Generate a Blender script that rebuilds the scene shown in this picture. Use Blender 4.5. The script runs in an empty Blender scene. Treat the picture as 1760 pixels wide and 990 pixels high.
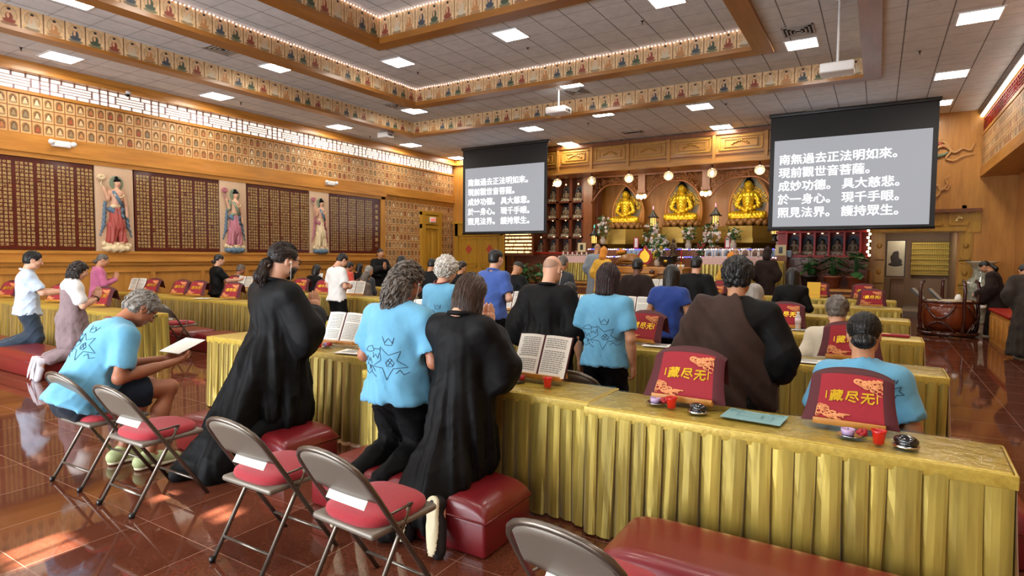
import bpy, bmesh, math, random
import numpy as np
from mathutils import Matrix, Vector, kdtree
from mathutils.bvhtree import BVHTree
SC = bpy.context.scene
COL = SC.collection
PI = math.pi
RNG = random.Random(7)

# ------------------------------------------------------------------ camera
EYE = 1.6
FPX = 1022.42
ROT = np.array([[0.85235905, -0.03419644, 0.52183777],
                [0.52291082, 0.04246569, -0.85132893],
                [0.00695222, 0.99851253, 0.0540777]])
cam_data = bpy.data.cameras.new('camera')
cam_data.sensor_width = 36.0
cam_data.lens = FPX / 1760 * 36.0
cam_data.clip_end = 200
cam = bpy.data.objects.new('camera', cam_data)
COL.objects.link(cam)
mw = Matrix([list(ROT[i]) + [0] for i in range(3)] + [[0, 0, 0, 1]])
mw.translation = (0, 0, EYE)
cam.matrix_world = mw
SC.camera = cam

# ------------------------------------------------------------------ light, exposure
SC.view_settings.view_transform = 'Standard'
SC.view_settings.look = 'None'
SC.view_settings.gamma = 1
SC.view_settings.use_curve_mapping = False
SC.view_settings.exposure = 0.24
SC.cycles.use_denoising = True
SC.cycles.max_bounces = 7
SC.cycles.diffuse_bounces = 4
SC.cycles.glossy_bounces = 3
SC.cycles.transmission_bounces = 5
SC.cycles.transparent_max_bounces = 6
SC.cycles.sample_clamp_indirect = 6
SC.cycles.caustics_reflective = False
SC.cycles.caustics_refractive = False
world = bpy.data.worlds.new('world')
SC.world = world
world.use_nodes = True
wb = world.node_tree.nodes['Background']
sky = world.node_tree.nodes.new('ShaderNodeTexSky')
sky.sky_type = 'HOSEK_WILKIE'
sky.sun_direction = (-0.5, -0.6, 0.6)
world.node_tree.links.new(sky.outputs['Color'], wb.inputs['Color'])
wb.inputs['Strength'].default_value = 0.6
PANEL_POWER = 38.0        # emission of the ceiling light diffusers
LATTICE_POWER = 0.95


def area_light(name, loc, size, power, color=(1, 1, 1), rot=(0, 0, 0), size_y=None):
    l = bpy.data.lights.new(name, 'AREA')
    l.energy = power
    l.color = color
    l.size = size
    if size_y:
        l.shape = 'RECTANGLE'
        l.size_y = size_y
    o = bpy.data.objects.new(name, l)
    COL.objects.link(o)
    o.location = loc
    o.rotation_euler = rot
    return o


# daylight entering through the windows of the back wall, behind the camera
area_light('daylight', (-7.2, -3.3, 1.8), 8.0, 980, (0.86, 0.93, 1.0), (PI / 2, 0, 0), 3.1)
area_light('daylight', (-1.0, -3.3, 2.0), 3.8, 90, (0.9, 0.95, 1.0), (PI / 2, 0, 0), 2.6)
SUN = bpy.data.lights.new('sun', 'SUN')
SUN.energy = 80
SUN.angle = 0.01
SUN.color = (1.0, 0.97, 0.93)
sun_o = bpy.data.objects.new('sun', SUN)
COL.objects.link(sun_o)
sun_o.rotation_euler = Vector((-0.10, 1.0, -0.46)).to_track_quat('-Z', 'Y').to_euler()

# ------------------------------------------------------------------ projection helpers (photo pixel -> point at a known plane)


def _ray(px, py):
    return ROT @ np.array([(px - 880) / FPX, -(py - 495) / FPX, -1.0])


def onY(px, py, Y):
    r = _ray(px, py)
    p = r * (Y / r[1])
    return Vector((p[0], p[1], p[2] + EYE))


def onX(px, py, X):
    r = _ray(px, py)
    p = r * (X / r[0])
    return Vector((p[0], p[1], p[2] + EYE))


def onZ(px, py, Z):
    r = _ray(px, py)
    p = r * ((Z - EYE) / r[2])
    return Vector((p[0], p[1], p[2] + EYE))


# ------------------------------------------------------------------ materials
def lin(h):
    if isinstance(h, str):
        h = h.lstrip('#')
        v = [int(h[i:i + 2], 16) / 255 for i in (0, 2, 4)]
    else:
        v = list(h)
    return [(c / 12.92 if c <= 0.04045 else ((c + 0.055) / 1.055) ** 2.4) for c in v] + [1.0]


_M = {}


def mat(name, col='#888888', rough=0.5, metal=0.0, var=0.0, scale=20.0, bump=0.0, stretch=None, emit=None, power=0.0,
        coat=0.0, alpha=1.0, trans=0.0, spec=0.5, col2=None, bscale=None, sheen=0.0, detail=3.0, nosample=False):
    """Principled material; var mixes a noise-driven second colour, bump adds noise relief, stretch scales the noise space."""
    if name in _M:
        return _M[name]
    m = bpy.data.materials.new(name)
    m.use_nodes = True
    nt = m.node_tree
    N, L = nt.nodes, nt.links
    b = N['Principled BSDF']
    b.inputs['Base Color'].default_value = lin(col)
    b.inputs['Roughness'].default_value = rough
    b.inputs['Metallic'].default_value = metal
    b.inputs['Specular IOR Level'].default_value = spec
    if coat:
        b.inputs['Coat Weight'].default_value = coat
        b.inputs['Coat Roughness'].default_value = 0.08
    if sheen:
        b.inputs['Sheen Weight'].default_value = sheen
        b.inputs['Sheen Roughness'].default_value = 0.5
    if trans:
        b.inputs['Transmission Weight'].default_value = trans
    if alpha < 1:
        b.inputs['Alpha'].default_value = alpha
    if emit:
        b.inputs['Emission Color'].default_value = lin(emit)
        b.inputs['Emission Strength'].default_value = power
        if nosample:
            m.cycles.emission_sampling = 'NONE'
    if var or bump or col2:
        tc = N.new('ShaderNodeTexCoord')
        mp = N.new('ShaderNodeMapping')
        L.new(tc.outputs['Object'], mp.inputs['Vector'])
        if stretch:
            mp.inputs['Scale'].default_value = stretch
        nz = N.new('ShaderNodeTexNoise')
        nz.inputs['Scale'].default_value = scale
        nz.inputs['Detail'].default_value = detail
        nz.inputs['Roughness'].default_value = 0.6
        L.new(mp.outputs['Vector'], nz.inputs['Vector'])
        if var or col2:
            rp = N.new('ShaderNodeValToRGB')
            c1 = lin(col)
            if col2:
                c0 = lin(col2)
            else:
                c0 = [max(0, c * (1 - var)) for c in c1[:3]] + [1]
            rp.color_ramp.elements[0].position = 0.3
            rp.color_ramp.elements[1].position = 0.7
            rp.color_ramp.elements[0].color = c0
            rp.color_ramp.elements[1].color = c1
            L.new(nz.outputs['Fac'], rp.inputs['Fac'])
            L.new(rp.outputs['Color'], b.inputs['Base Color'])
        if bump:
            bp = N.new('ShaderNodeBump')
            bp.inputs['Strength'].default_value = bump
            bp.inputs['Distance'].default_value = 0.02
            src = nz
            if bscale:
                src = N.new('ShaderNodeTexNoise')
                src.inputs['Scale'].default_value = bscale
                src.inputs['Detail'].default_value = 2
                L.new(mp.outputs['Vector'], src.inputs['Vector'])
            L.new(src.outputs['Fac'], bp.inputs['Height'])
            L.new(bp.outputs['Normal'], b.inputs['Normal'])
    _M[name] = m
    return m


class NT:
    """small wrapper for writing node maths as expressions"""

    def __init__(self, m):
        self.nt = m.node_tree
        self.N, self.L = self.nt.nodes, self.nt.links
        self.b = self.N['Principled BSDF']

    def put(self, sock, v):
        if isinstance(v, (int, float)):
            sock.default_value = v
        elif isinstance(v, (tuple, list)):
            sock.default_value = v
        else:
            self.L.new(v, sock)

    def m(self, op, a, b=None, c=None, clamp=False):
        n = self.N.new('ShaderNodeMath')
        n.operation = op
        n.use_clamp = clamp
        self.put(n.inputs[0], a)
        if b is not None:
            self.put(n.inputs[1], b)
        if c is not None:
            self.put(n.inputs[2], c)
        return n.outputs[0]

    def mix(self, f, a, b):
        n = self.N.new('ShaderNodeMix')
        n.data_type = 'RGBA'
        self.put(n.inputs['Factor'], f)
        self.put(n.inputs['A'], a)
        self.put(n.inputs['B'], b)
        return n.outputs['Result']

    def ell(self, u, v, cx, cy, rx, ry, soft=0.12):
        """1 inside an ellipse"""
        a = self.m('DIVIDE', self.m('SUBTRACT', u, cx), rx)
        b = self.m('DIVIDE', self.m('SUBTRACT', v, cy), ry)
        r = self.m('SQRT', self.m('ADD', self.m('MULTIPLY', a, a), self.m('MULTIPLY', b, b)))
        return self.m('DIVIDE', self.m('SUBTRACT', 1 + soft, r), 2 * soft, clamp=True)

    def box(self, u, v, x0, x1, y0, y1):
        a = self.m('MULTIPLY', self.m('GREATER_THAN', u, x0), self.m('LESS_THAN', u, x1))
        b = self.m('MULTIPLY', self.m('GREATER_THAN', v, y0), self.m('LESS_THAN', v, y1))
        return self.m('MULTIPLY', a, b)

    def uv(self):
        n = self.N.new('ShaderNodeUVMap')
        s = self.N.new('ShaderNodeSeparateXYZ')
        self.L.new(n.outputs['UV'], s.inputs[0])
        return s.outputs[0], s.outputs[1]

    def rand(self, u, v, seed=0.0):
        n = self.N.new('ShaderNodeTexWhiteNoise')
        n.noise_dimensions = '2D'
        c = self.N.new('ShaderNodeCombineXYZ')
        self.put(c.inputs[0], self.m('ADD', u, seed))
        self.put(c.inputs[1], v)
        self.L.new(c.outputs[0], n.inputs['Vector'])
        return n.outputs['Value']

    def ramp(self, f, cols, const=True):
        n = self.N.new('ShaderNodeValToRGB')
        cr = n.color_ramp
        if const:
            cr.interpolation = 'CONSTANT'
        while len(cr.elements) < len(cols):
            cr.elements.new(1.0)
        for i, c in enumerate(cols):
            cr.elements[i].position = i / len(cols)
            cr.elements[i].color = lin(c)
        self.put(n.inputs['Fac'], f)
        return n.outputs['Color']

    def bump(self, h, strength=0.6, dist=0.02):
        n = self.N.new('ShaderNodeBump')
        n.inputs['Strength'].default_value = strength
        n.inputs['Distance'].default_value = dist
        self.put(n.inputs['Height'], h)
        self.L.new(n.outputs['Normal'], self.b.inputs['Normal'])


def wood(name, c1, c2, rough=0.4, axis='z', scale=3.0, coat=0.08):
    st = {'x': (0.12, 1, 1), 'y': (1, 0.12, 1), 'z': (1, 1, 0.12)}[axis]
    return mat(name, c1, rough, col2=c2, scale=scale * 3, stretch=st, bump=0.04, coat=coat, detail=5)


WOOD = wood('honey_wood', '#c98d3f', '#ae742d')
WOODX = wood('honey_wood_along', '#c98a3a', '#aa7028', axis='y')
WOODH = wood('honey_wood_across', '#bd8438', '#9d6b2a', axis='x')
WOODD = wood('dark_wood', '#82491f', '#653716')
WOODO = wood('ochre_wood', '#c4942f', '#a97c26')
TRIMX = wood('coffer_edge_along', '#a06a2b', '#875722', axis='y')
TRIMH = wood('coffer_edge_across', '#a06a2b', '#875722', axis='x')
ROSE = wood('rosewood', '#4a1d14', '#34120c', rough=0.2, coat=0.5)
BLACK = mat('black_plastic', '#131314', 0.35)
WHITE = mat('white_plastic', '#e4e5e6', 0.4)
METAL = mat('taupe_metal', '#6f665c', 0.28, 0.75, var=0.06)
METALD = mat('taupe_paint', '#7a7165', 0.42, 0.25)
CHROME = mat('chrome', '#c9c9c9', 0.12, 1.0)
GOLD = mat('gold', '#e0b33a', 0.24, 0.85, var=0.15, scale=30)
GOLDB = mat('gold_leaf', '#f2c52e', 0.3, 0.6, var=0.2, scale=18)
GOLDP = mat('gold_paint', '#e9cf8a', 0.35, 0.35)
BRASS = mat('dull_brass', '#9a7b36', 0.35, 0.7, var=0.2)
LEATHER = mat('maroon_leather', '#76191f', 0.32, var=0.12, scale=4, bump=0.05, bscale=160, coat=0.15)
REDCLOTH = mat('red_cloth', '#951323', 0.8, var=0.12, scale=60, sheen=0.15)
MAROON = mat('maroon_cloth', '#4f1019', 0.75, var=0.15, scale=60)
ORANGECLOUD = mat('peach_print', '#e89a62', 0.7, var=0.25, scale=70)
REDLACQ = mat('red_lacquer', '#9a1c12', 0.35, spec=0.25)
PAPER = mat('paper', '#f1efe6', 0.8, var=0.03, scale=6)
INK = mat('print_ink', '#8d8c88', 0.9)
BLUEPAPER = mat('blue_paper', '#7fa7a8', 0.7, var=0.08, scale=12)
CANDLERED = mat('red_glass', '#c8231a', 0.12, trans=0.35, emit='#d02018', power=0.15)
CUSHION = mat('red_cushion', '#ad2b36', 0.9, var=0.15, scale=90, bump=0.35, bscale=220, sheen=0.2)
LEAF = mat('leaf', '#3f6b35', 0.45, col2='#234a22', scale=10)
PETALW = mat('petal_white', '#e9dcd6', 0.6, var=0.12)
PETALP = mat('petal_pink', '#d9bdb8', 0.6, var=0.2)
PETALR = mat('petal_red', '#a82028', 0.6, var=0.2)
PETALY = mat('petal_yellow', '#e0b83a', 0.6, var=0.2)
TERRA = mat('terracotta', '#8a4a2e', 0.6, var=0.15)
GLASS = mat('clear_glass', '#ffffff', 0.02, trans=1.0)
BULBS = mat('niche_bulb', '#fff3d6', 0.3, emit='#ffe6b0', power=2.2)
BULB = mat('bulb_glow', '#fff3d6', 0.3, emit='#ffe6b0', power=6.0)
BEAD = mat('bead_light', '#ffe0d0', 0.3, emit='#ffd6c4', power=3.2, nosample=True)
STONE = mat('pale_stone', '#b9ab98', 0.6, var=0.2, scale=14)

# ------------------------------------------------------------------ mesh building


class MB:
    """collects verts/faces of one part; build() links it as one mesh object"""

    def __init__(self):
        self.v, self.f, self.mi, self.sm, self.uvs = [], [], [], [], {}
        self.mats = []

    def slot(self, m):
        if m is None:
            return 0
        if m not in self.mats:
            self.mats.append(m)
        return self.mats.index(m)

    def add(self, vs, fs, m=None, smooth=False, M=None):
        o = len(self.v)
        if M is not None:
            vs = [M @ Vector(p) for p in vs]
        self.v.extend([tuple(p) for p in vs])
        s = self.slot(m)
        for f in fs:
            self.f.append([i + o for i in f])
            self.mi.append(s)
            self.sm.append(smooth)
        return self

    def box(self, c, s, m=None, rot=None, M=None, bev=0.0):
        x, y, z = s[0] / 2, s[1] / 2, s[2] / 2
        T = Matrix.Translation(c)
        if rot is not None:
            T = T @ (rot.to_4x4() if isinstance(rot, Matrix) else Matrix.Rotation(rot, 4, 'Z'))
        if M is not None:
            T = M @ T
        if bev <= 0:
            vs = [(-x, -y, -z), (x, -y, -z), (x, y, -z), (-x, y, -z), (-x, -y, z), (x, -y, z), (x, y, z), (-x, y, z)]
            fs = [(0, 3, 2, 1), (4, 5, 6, 7), (0, 1, 5, 4), (1, 2, 6, 5), (2, 3, 7, 6), (3, 0, 4, 7)]
            return self.add(vs, fs, m, False, T)
        b = min(bev, x * .99, y * .99, z * .99)
        bm = bmesh.new()
        bmesh.ops.create_cube(bm, size=1)
        for w in bm.verts:
            w.co = (w.co.x * 2 * x, w.co.y * 2 * y, w.co.z * 2 * z)
        bmesh.ops.bevel(bm, geom=bm.edges[:], offset=b, segments=3, profile=0.5, affect='EDGES')
        vs = [w.co.copy() for w in bm.verts]
        fs = [[w.index for w in f.verts] for f in bm.faces]
        bm.free()
        return self.add(vs, fs, m, True, T)

    def tube(self, pts, r, m=None, n=8, closed=False, M=None, caps=True, sx=1.0):
        P = [Vector(p) for p in pts]
        k = len(P)
        rs = [r] * k if isinstance(r, (int, float)) else list(r)
        vs, fs = [], []
        up = None
        for i in range(k):
            if closed:
                t = P[(i + 1) % k] - P[i - 1]
            else:
                t = P[min(i + 1, k - 1)] - P[max(i - 1, 0)]
            if t.length < 1e-9:
                t = Vector((0, 0, 1))
            t.normalize()
            if up is None:
                a = Vector((0, 0, 1)) if abs(t.z) < .9 else Vector((0, 1, 0))
                up = (a - t * a.dot(t)).normalized()
            else:
                up = up - t * up.dot(t)
                if up.length < 1e-6:
                    a = Vector((1, 0, 0))
                    up = a - t * a.dot(t)
                up.normalize()
            s = t.cross(up)
            for j in range(n):
                a = 2 * PI * j / n
                vs.append(P[i] + (up * math.cos(a) + s * math.sin(a) * sx) * rs[i])
        for i in range(k if closed else k - 1):
            for j in range(n):
                a, b = i * n + j, i * n + (j + 1) % n
                c, d = ((i + 1) % k) * n + (j + 1) % n, ((i + 1) % k) * n + j
                fs.append((a, d, c, b))
        if caps and not closed:
            fs.append(tuple(range(n)))
            fs.append(tuple(range((k - 1) * n + n - 1, (k - 1) * n - 1, -1)))
        return self.add(vs, fs, m, True, M)

    def lathe(self, prof, m=None, n=24, c=(0, 0, 0), M=None, sx=1, sy=1, flute=0, fa=0.0, smooth=True):
        vs, fs = [], []
        for (r, z) in prof:
            for j in range(n):
                a = 2 * PI * j / n
                rr = r * (1 + fa * math.cos(flute * a)) if flute else r
                vs.append((c[0] + rr * math.cos(a) * sx, c[1] + rr * math.sin(a) * sy, c[2] + z))
        k = len(prof)
        for i in range(k - 1):
            for j in range(n):
                fs.append((i * n + j, i * n + (j + 1) % n, (i + 1) * n + (j + 1) % n, (i + 1) * n + j))
        fs.append(tuple(range(n - 1, -1, -1)))
        fs.append(tuple(range((k - 1) * n, k * n)))
        return self.add(vs, fs, m, smooth, M)

    def ball(self, c, r, m=None, n=10, M=None):
        r = (r, r, r) if isinstance(r, (int, float)) else r
        k = max(4, n // 2 + 1)
        vs = [(c[0], c[1], c[2] - r[2])]
        for i in range(1, k):
            t = PI * i / k
            for j in range(n):
                a = 2 * PI * j / n
                vs.append((c[0] + r[0] * math.sin(t) * math.cos(a), c[1] + r[1] * math.sin(t) * math.sin(a), c[2] - r[2] * math.cos(t)))
        vs.append((c[0], c[1], c[2] + r[2]))
        fs = [(0, 1 + (j + 1) % n, 1 + j) for j in range(n)]
        for i in range(k - 2):
            for j in range(n):
                a = 1 + i * n
                fs.append((a + j, a + (j + 1) % n, a + n + (j + 1) % n, a + n + j))
        a = 1 + (k - 2) * n
        fs += [(a + j, a + (j + 1) % n, len(vs) - 1) for j in range(n)]
        return self.add(vs, fs, m, True, M)

    def prism(self, pts2, d, m=None, M=None, smooth=False):
        """2-D outline (x,z) extruded from y=0 to y=d (front face at y=0)"""
        n = len(pts2)
        vs = [(p[0], 0, p[1]) for p in pts2] + [(p[0], d, p[1]) for p in pts2]
        fs = [tuple(range(n)), tuple(range(2 * n - 1, n - 1, -1))]
        for i in range(n):
            j = (i + 1) % n
            fs.append((i, i + n, j + n, j))
        return self.add(vs, fs, m, smooth, M)

    def quad(self, a, b, c, d, m=None, uv=None):
        k = len(self.f)
        self.add([a, b, c, d], [(0, 1, 2, 3)], m)
        if uv:
            self.uvs[k] = uv
        return self

    def mesh(self, name, mats=None):
        me = bpy.data.meshes.new(name)
        me.from_pydata(self.v, [], self.f)
        ms = self.mats if self.mats else ([mats] if mats is not None and not isinstance(mats, list) else (mats or []))
        for m in ms:
            me.materials.append(m)
        if me.polygons:
            me.polygons.foreach_set('material_index', self.mi)
            me.polygons.foreach_set('use_smooth', self.sm)
        if self.uvs:
            ul = me.uv_layers.new(name='UVMap')
            for k, uv in self.uvs.items():
                for li, c in zip(me.polygons[k].loop_indices, uv):
                    ul.data[li].uv = c
        me.update()
        return me

    def build(self, name, m=None, parent=None, loc=None, rz=None, M=None):
        return link(name, self.mesh(name, m), parent, loc, rz, M)


def link(name, me, parent=None, loc=None, rz=None, M=None):
    o = bpy.data.objects.new(name, me)
    COL.objects.link(o)
    if parent is not None:
        o.parent = parent
    if M is not None:
        o.matrix_local = M
    if loc is not None:
        o.location = loc
    if rz is not None:
        o.rotation_euler = (0, 0, rz)
    return o


def tag(o, label, cat, group=None, kind=None):
    o['label'] = label
    o['category'] = cat
    if group:
        o['group'] = group
    if kind:
        o['kind'] = kind
    return o


def thing(name, label, cat, loc=(0, 0, 0), rz=0.0, group=None, scale=None):
    o = bpy.data.objects.new(name, None)
    o.empty_display_size = 0.1
    COL.objects.link(o)
    o.location = loc
    o.rotation_euler = (0, 0, rz)
    if scale:
        o.scale = (scale,) * 3 if isinstance(scale, (int, float)) else scale
    return tag(o, label, cat, group)


def struct(name, mb, m=None, label=None, parent=None):
    o = mb.build(name, m, parent) if isinstance(mb, MB) else link(name, mb, parent)
    if parent is None:
        o['kind'] = 'structure'
    if label:
        o['label'] = label
        if parent is None:
            o['category'] = name.split('_')[0]
    return o


_KIDS = {}


def dup(root, loc=None, rz=None, label=None, group=None, scale=None):
    """copy of a thing with copies of its parts and sub-parts (mesh data shared)"""
    if root not in _KIDS:
        _KIDS[root] = [(c, [d for d in c.children]) for c in root.children]
    r = root.copy()
    COL.objects.link(r)
    if loc is not None:
        r.location = loc
    if rz is not None:
        r.rotation_euler = (0, 0, rz)
    if scale is not None:
        r.scale = (scale,) * 3 if isinstance(scale, (int, float)) else scale
    if label:
        r['label'] = label
    if group:
        r['group'] = group
    for c, ds in _KIDS[root]:
        k = c.copy()
        COL.objects.link(k)
        k.parent = r
        for d in ds:
            e = d.copy()
            COL.objects.link(e)
            e.parent = k
    return r


def text_mesh(s, size, font_off=0.0, spacing=1.0, line=1.0, align='LEFT', extrude=0.0):
    c = bpy.data.curves.new('lettering', 'FONT')
    c.body = s
    c.size = size
    c.offset = font_off
    c.space_character = spacing
    c.space_line = line
    c.align_x = align
    c.extrude = extrude
    c.resolution_u = 2
    o = bpy.data.objects.new('lettering', c)
    COL.objects.link(o)
    dg = bpy.context.evaluated_depsgraph_get()
    me = bpy.data.meshes.new_from_object(o.evaluated_get(dg))
    bpy.data.objects.remove(o)
    return me


# ------------------------------------------------------------------ implicit surfaces (smooth unions of round cones and ellipsoids)
class Field:
    def __init__(self, lo, hi, res):
        self.lo = np.array(lo, float)
        self.res = res
        self.n = np.maximum(4, np.ceil((np.array(hi) - self.lo) / res).astype(int) + 1)
        self.d = np.full(self.n, 1.0, np.float32)
        self.ax = [self.lo[i] + res * np.arange(self.n[i]) for i in range(3)]

    def _sl(self, lo, hi):
        a = np.clip(np.floor((np.array(lo) - self.lo) / self.res).astype(int), 0, self.n)
        b = np.clip(np.ceil((np.array(hi) - self.lo) / self.res).astype(int) + 1, 0, self.n)
        return tuple(slice(a[i], b[i]) for i in range(3))

    def _xyz(self, s):
        return (self.ax[0][s[0]][:, None, None].astype(np.float32), self.ax[1][s[1]][None, :, None].astype(np.float32),
                self.ax[2][s[2]][None, None, :].astype(np.float32))

    def _put(self, s, dn, k, mode):
        d = self.d[s]
        if mode == 'u':
            if k > 0:
                h = np.clip(.5 + .5 * (d - dn) / k, 0, 1)
                self.d[s] = d + (dn - d) * h - k * h * (1 - h)
            else:
                self.d[s] = np.minimum(d, dn)
        else:
            if k > 0:
                h = np.clip(.5 - .5 * (d + dn) / k, 0, 1)
                self.d[s] = d + (-dn - d) * h + k * h * (1 - h)
            else:
                self.d[s] = np.maximum(d, -dn)

    def cone(self, a, b, ra, rb=None, k=.03, mode='u', sq=None):
        """round cone from a to b; sq=(direction, factor) squashes the section along direction"""
        rb = ra if rb is None else rb
        a, b = np.array(a, float), np.array(b, float)
        R = max(ra, rb) * 1.05 + k + 2 * self.res
        if sq is not None and sq[1] < 1:
            R = R / sq[1]
        s = self._sl(np.minimum(a, b) - R, np.maximum(a, b) + R)
        if any(q.stop <= q.start for q in s):
            return self
        X, Y, Z = self._xyz(s)
        x, y, z = X - a[0], Y - a[1], Z - a[2]
        ba = b - a
        L = float(ba @ ba) + 1e-9
        h = np.clip((x * ba[0] + y * ba[1] + z * ba[2]) / L, 0, 1)
        x, y, z = x - h * ba[0], y - h * ba[1], z - h * ba[2]
        r2 = x * x + y * y + z * z
        if sq is not None:
            u = np.array(sq[0], float)
            u /= np.linalg.norm(u)
            c = x * u[0] + y * u[1] + z * u[2]
            r2 = r2 + (sq[1] ** 2 - 1) * c * c
        dn = np.sqrt(np.maximum(r2, 1e-12)) - (ra + (rb - ra) * h)
        self._put(s, dn, k, mode)
        return self

    def ell(self, c, r, k=.02, mode='u', rot=None):
        c, r = np.array(c, float), np.array(r, float)
        R = r.max() + k + 2 * self.res
        s = self._sl(c - R, c + R)
        if any(q.stop <= q.start for q in s):
            return self
        X, Y, Z = self._xyz(s)
        x, y, z = X - c[0], Y - c[1], Z - c[2]
        if rot is not None:
            m = np.array(rot)  # rows: local axes
            x, y, z = (m[0][0] * x + m[0][1] * y + m[0][2] * z, m[1][0] * x + m[1][1] * y + m[1][2] * z, m[2][0] * x + m[2][1] * y + m[2][2] * z)
        q = np.sqrt((x / r[0]) ** 2 + (y / r[1]) ** 2 + (z / r[2]) ** 2)
        q2 = np.sqrt((x / r[0] ** 2) ** 2 + (y / r[1] ** 2) ** 2 + (z / r[2] ** 2) ** 2)
        dn = q * (q - 1) / np.maximum(q2, 1e-6)
        self._put(s, dn, k, mode)
        return self

    def cut(self, p, n, k=0.0):
        """remove what lies on the side of n"""
        X, Y, Z = self._xyz((slice(None),) * 3)
        n = np.array(n, float)
        n /= np.linalg.norm(n)
        dn = (X - p[0]) * n[0] + (Y - p[1]) * n[1] + (Z - p[2]) * n[2]
        if k:
            h = np.clip(.5 - .5 * (self.d - dn) / k, 0, 1)
            self.d = (self.d + (dn - self.d) * h + k * h * (1 - h)).astype(np.float32)
        else:
            self.d = np.maximum(self.d, dn)
        return self

    def warp(self, fn, band=.05):
        """add fn(x,y,z) near the surface"""
        i = np.nonzero(np.abs(self.d) < band)
        x, y, z = (self.ax[j][i[j]] for j in range(3))
        self.d[i] += fn(x, y, z).astype(np.float32)
        return self

    def arrays(self, relax=1):
        d = self.d
        for a in range(3):
            for e in (0, -1):
                s = [slice(None)] * 3
                s[a] = e
                d[tuple(s)] = np.maximum(d[tuple(s)], 1e-3)
        ins = d < 0
        nx, ny, nz = d.shape
        cnt = np.zeros((nx - 1, ny - 1, nz - 1), np.int8)
        for i in (0, 1):
            for j in (0, 1):
                for k in (0, 1):
                    cnt += ins[i:nx - 1 + i, j:ny - 1 + j, k:nz - 1 + k]
        act = (cnt > 0) & (cnt < 8)
        idx = np.full(act.shape, -1, np.int64)
        ci = np.array(np.nonzero(act)).T
        if len(ci) == 0:
            return np.zeros((0, 3)), np.zeros((0, 4), int)
        idx[act] = np.arange(len(ci))
        pos = np.zeros((len(ci), 3))
        num = np.zeros(len(ci))
        cor = [(0, 0, 0), (1, 0, 0), (0, 1, 0), (1, 1, 0), (0, 0, 1), (1, 0, 1), (0, 1, 1), (1, 1, 1)]
        V = [d[ci[:, 0] + c[0], ci[:, 1] + c[1], ci[:, 2] + c[2]].astype(float) for c in cor]
        for a in range(8):
            for b in range(a + 1, 8):
                df = [cor[b][q] - cor[a][q] for q in range(3)]
                if sum(abs(q) for q in df) != 1:
                    continue
                m = (V[a] < 0) != (V[b] < 0)
                t = np.where(m, V[a] / np.where(m, V[a] - V[b], 1), 0)
                for q in range(3):
                    pos[:, q] += np.where(m, cor[a][q] + t * df[q], 0)
                num += m
        pos = ci + pos / num[:, None]
        v = self.lo + pos * self.res
        F = []
        for a in range(3):
            b, c = (a + 1) % 3, (a + 2) % 3
            s0 = [slice(None)] * 3
            s1 = [slice(None)] * 3
            s0[a] = slice(0, -1)
            s1[a] = slice(1, None)
            s0[b] = s1[b] = slice(1, -1)
            s0[c] = s1[c] = slice(1, -1)
            A, B = ins[tuple(s0)], ins[tuple(s1)]
            for flip, mk in ((False, A & ~B), (True, ~A & B)):
                e = np.array(np.nonzero(mk)).T
                if len(e) == 0:
                    continue
                e = e.copy()
                e[:, b] += 1
                e[:, c] += 1

                def at(db, dc):
                    q = e.copy()
                    q[:, b] -= db
                    q[:, c] -= dc
                    return idx[q[:, 0], q[:, 1], q[:, 2]]
                quad = np.stack([at(1, 1), at(0, 1), at(0, 0), at(1, 0)], 1)
                F.append(quad[:, ::-1] if flip else quad)
        F = np.concatenate(F)
        for _ in range(relax):
            acc = np.zeros_like(v)
            n = np.zeros(len(v))
            for i in range(4):
                j = (i + 1) % 4
                np.add.at(acc, F[:, i], v[F[:, j]])
                np.add.at(n, F[:, i], 1)
            v = v * .5 + .5 * acc / np.maximum(n, 1)[:, None]
        return v, F


def arr_mesh(name, parts):
    """parts: list of (verts, faces, material, matidx-function or None) joined in one mesh"""
    V, F, MI, mats = [], [], [], []
    o = 0
    for p in parts:
        v, f, m = p[0], p[1], p[2]
        ms = m if isinstance(m, list) else [m]
        base = []
        for q in ms:
            if q not in mats:
                mats.append(q)
            base.append(mats.index(q))
        fi = p[3] if len(p) > 3 and p[3] is not None else np.zeros(len(f), int)
        V.append(v)
        F.append(f + o)
        MI.append(np.array(base)[fi])
        o += len(v)
    V, F, MI = np.concatenate(V), np.concatenate(F), np.concatenate(MI)
    me = bpy.data.meshes.new(name)
    nf = len(F)
    me.vertices.add(len(V))
    me.vertices.foreach_set('co', V.astype(np.float32).ravel())
    me.loops.add(nf * 4)
    me.loops.foreach_set('vertex_index', F.astype(np.int32).ravel())
    me.polygons.add(nf)
    me.polygons.foreach_set('loop_start', np.arange(0, nf * 4, 4, dtype=np.int32))
    for m in mats:
        me.materials.append(m)
    me.polygons.foreach_set('material_index', MI.astype(np.int32))
    me.polygons.foreach_set('use_smooth', np.ones(nf, bool))
    me.update(calc_edges=True)
    return me


def mat3(M):
    return np.array([[M[i][j] for j in range(3)] for i in range(3)])

# ================================================================== ROOM
XL, XR, XR2 = -14.8, 2.2, 2.95
YB, YA, YN = -3.5, 19.5, 21.4      # back wall, altar wall, back of the altar niche
HC, H1, H2, H3 = 5.43, 5.80, 6.18, 6.68


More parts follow.
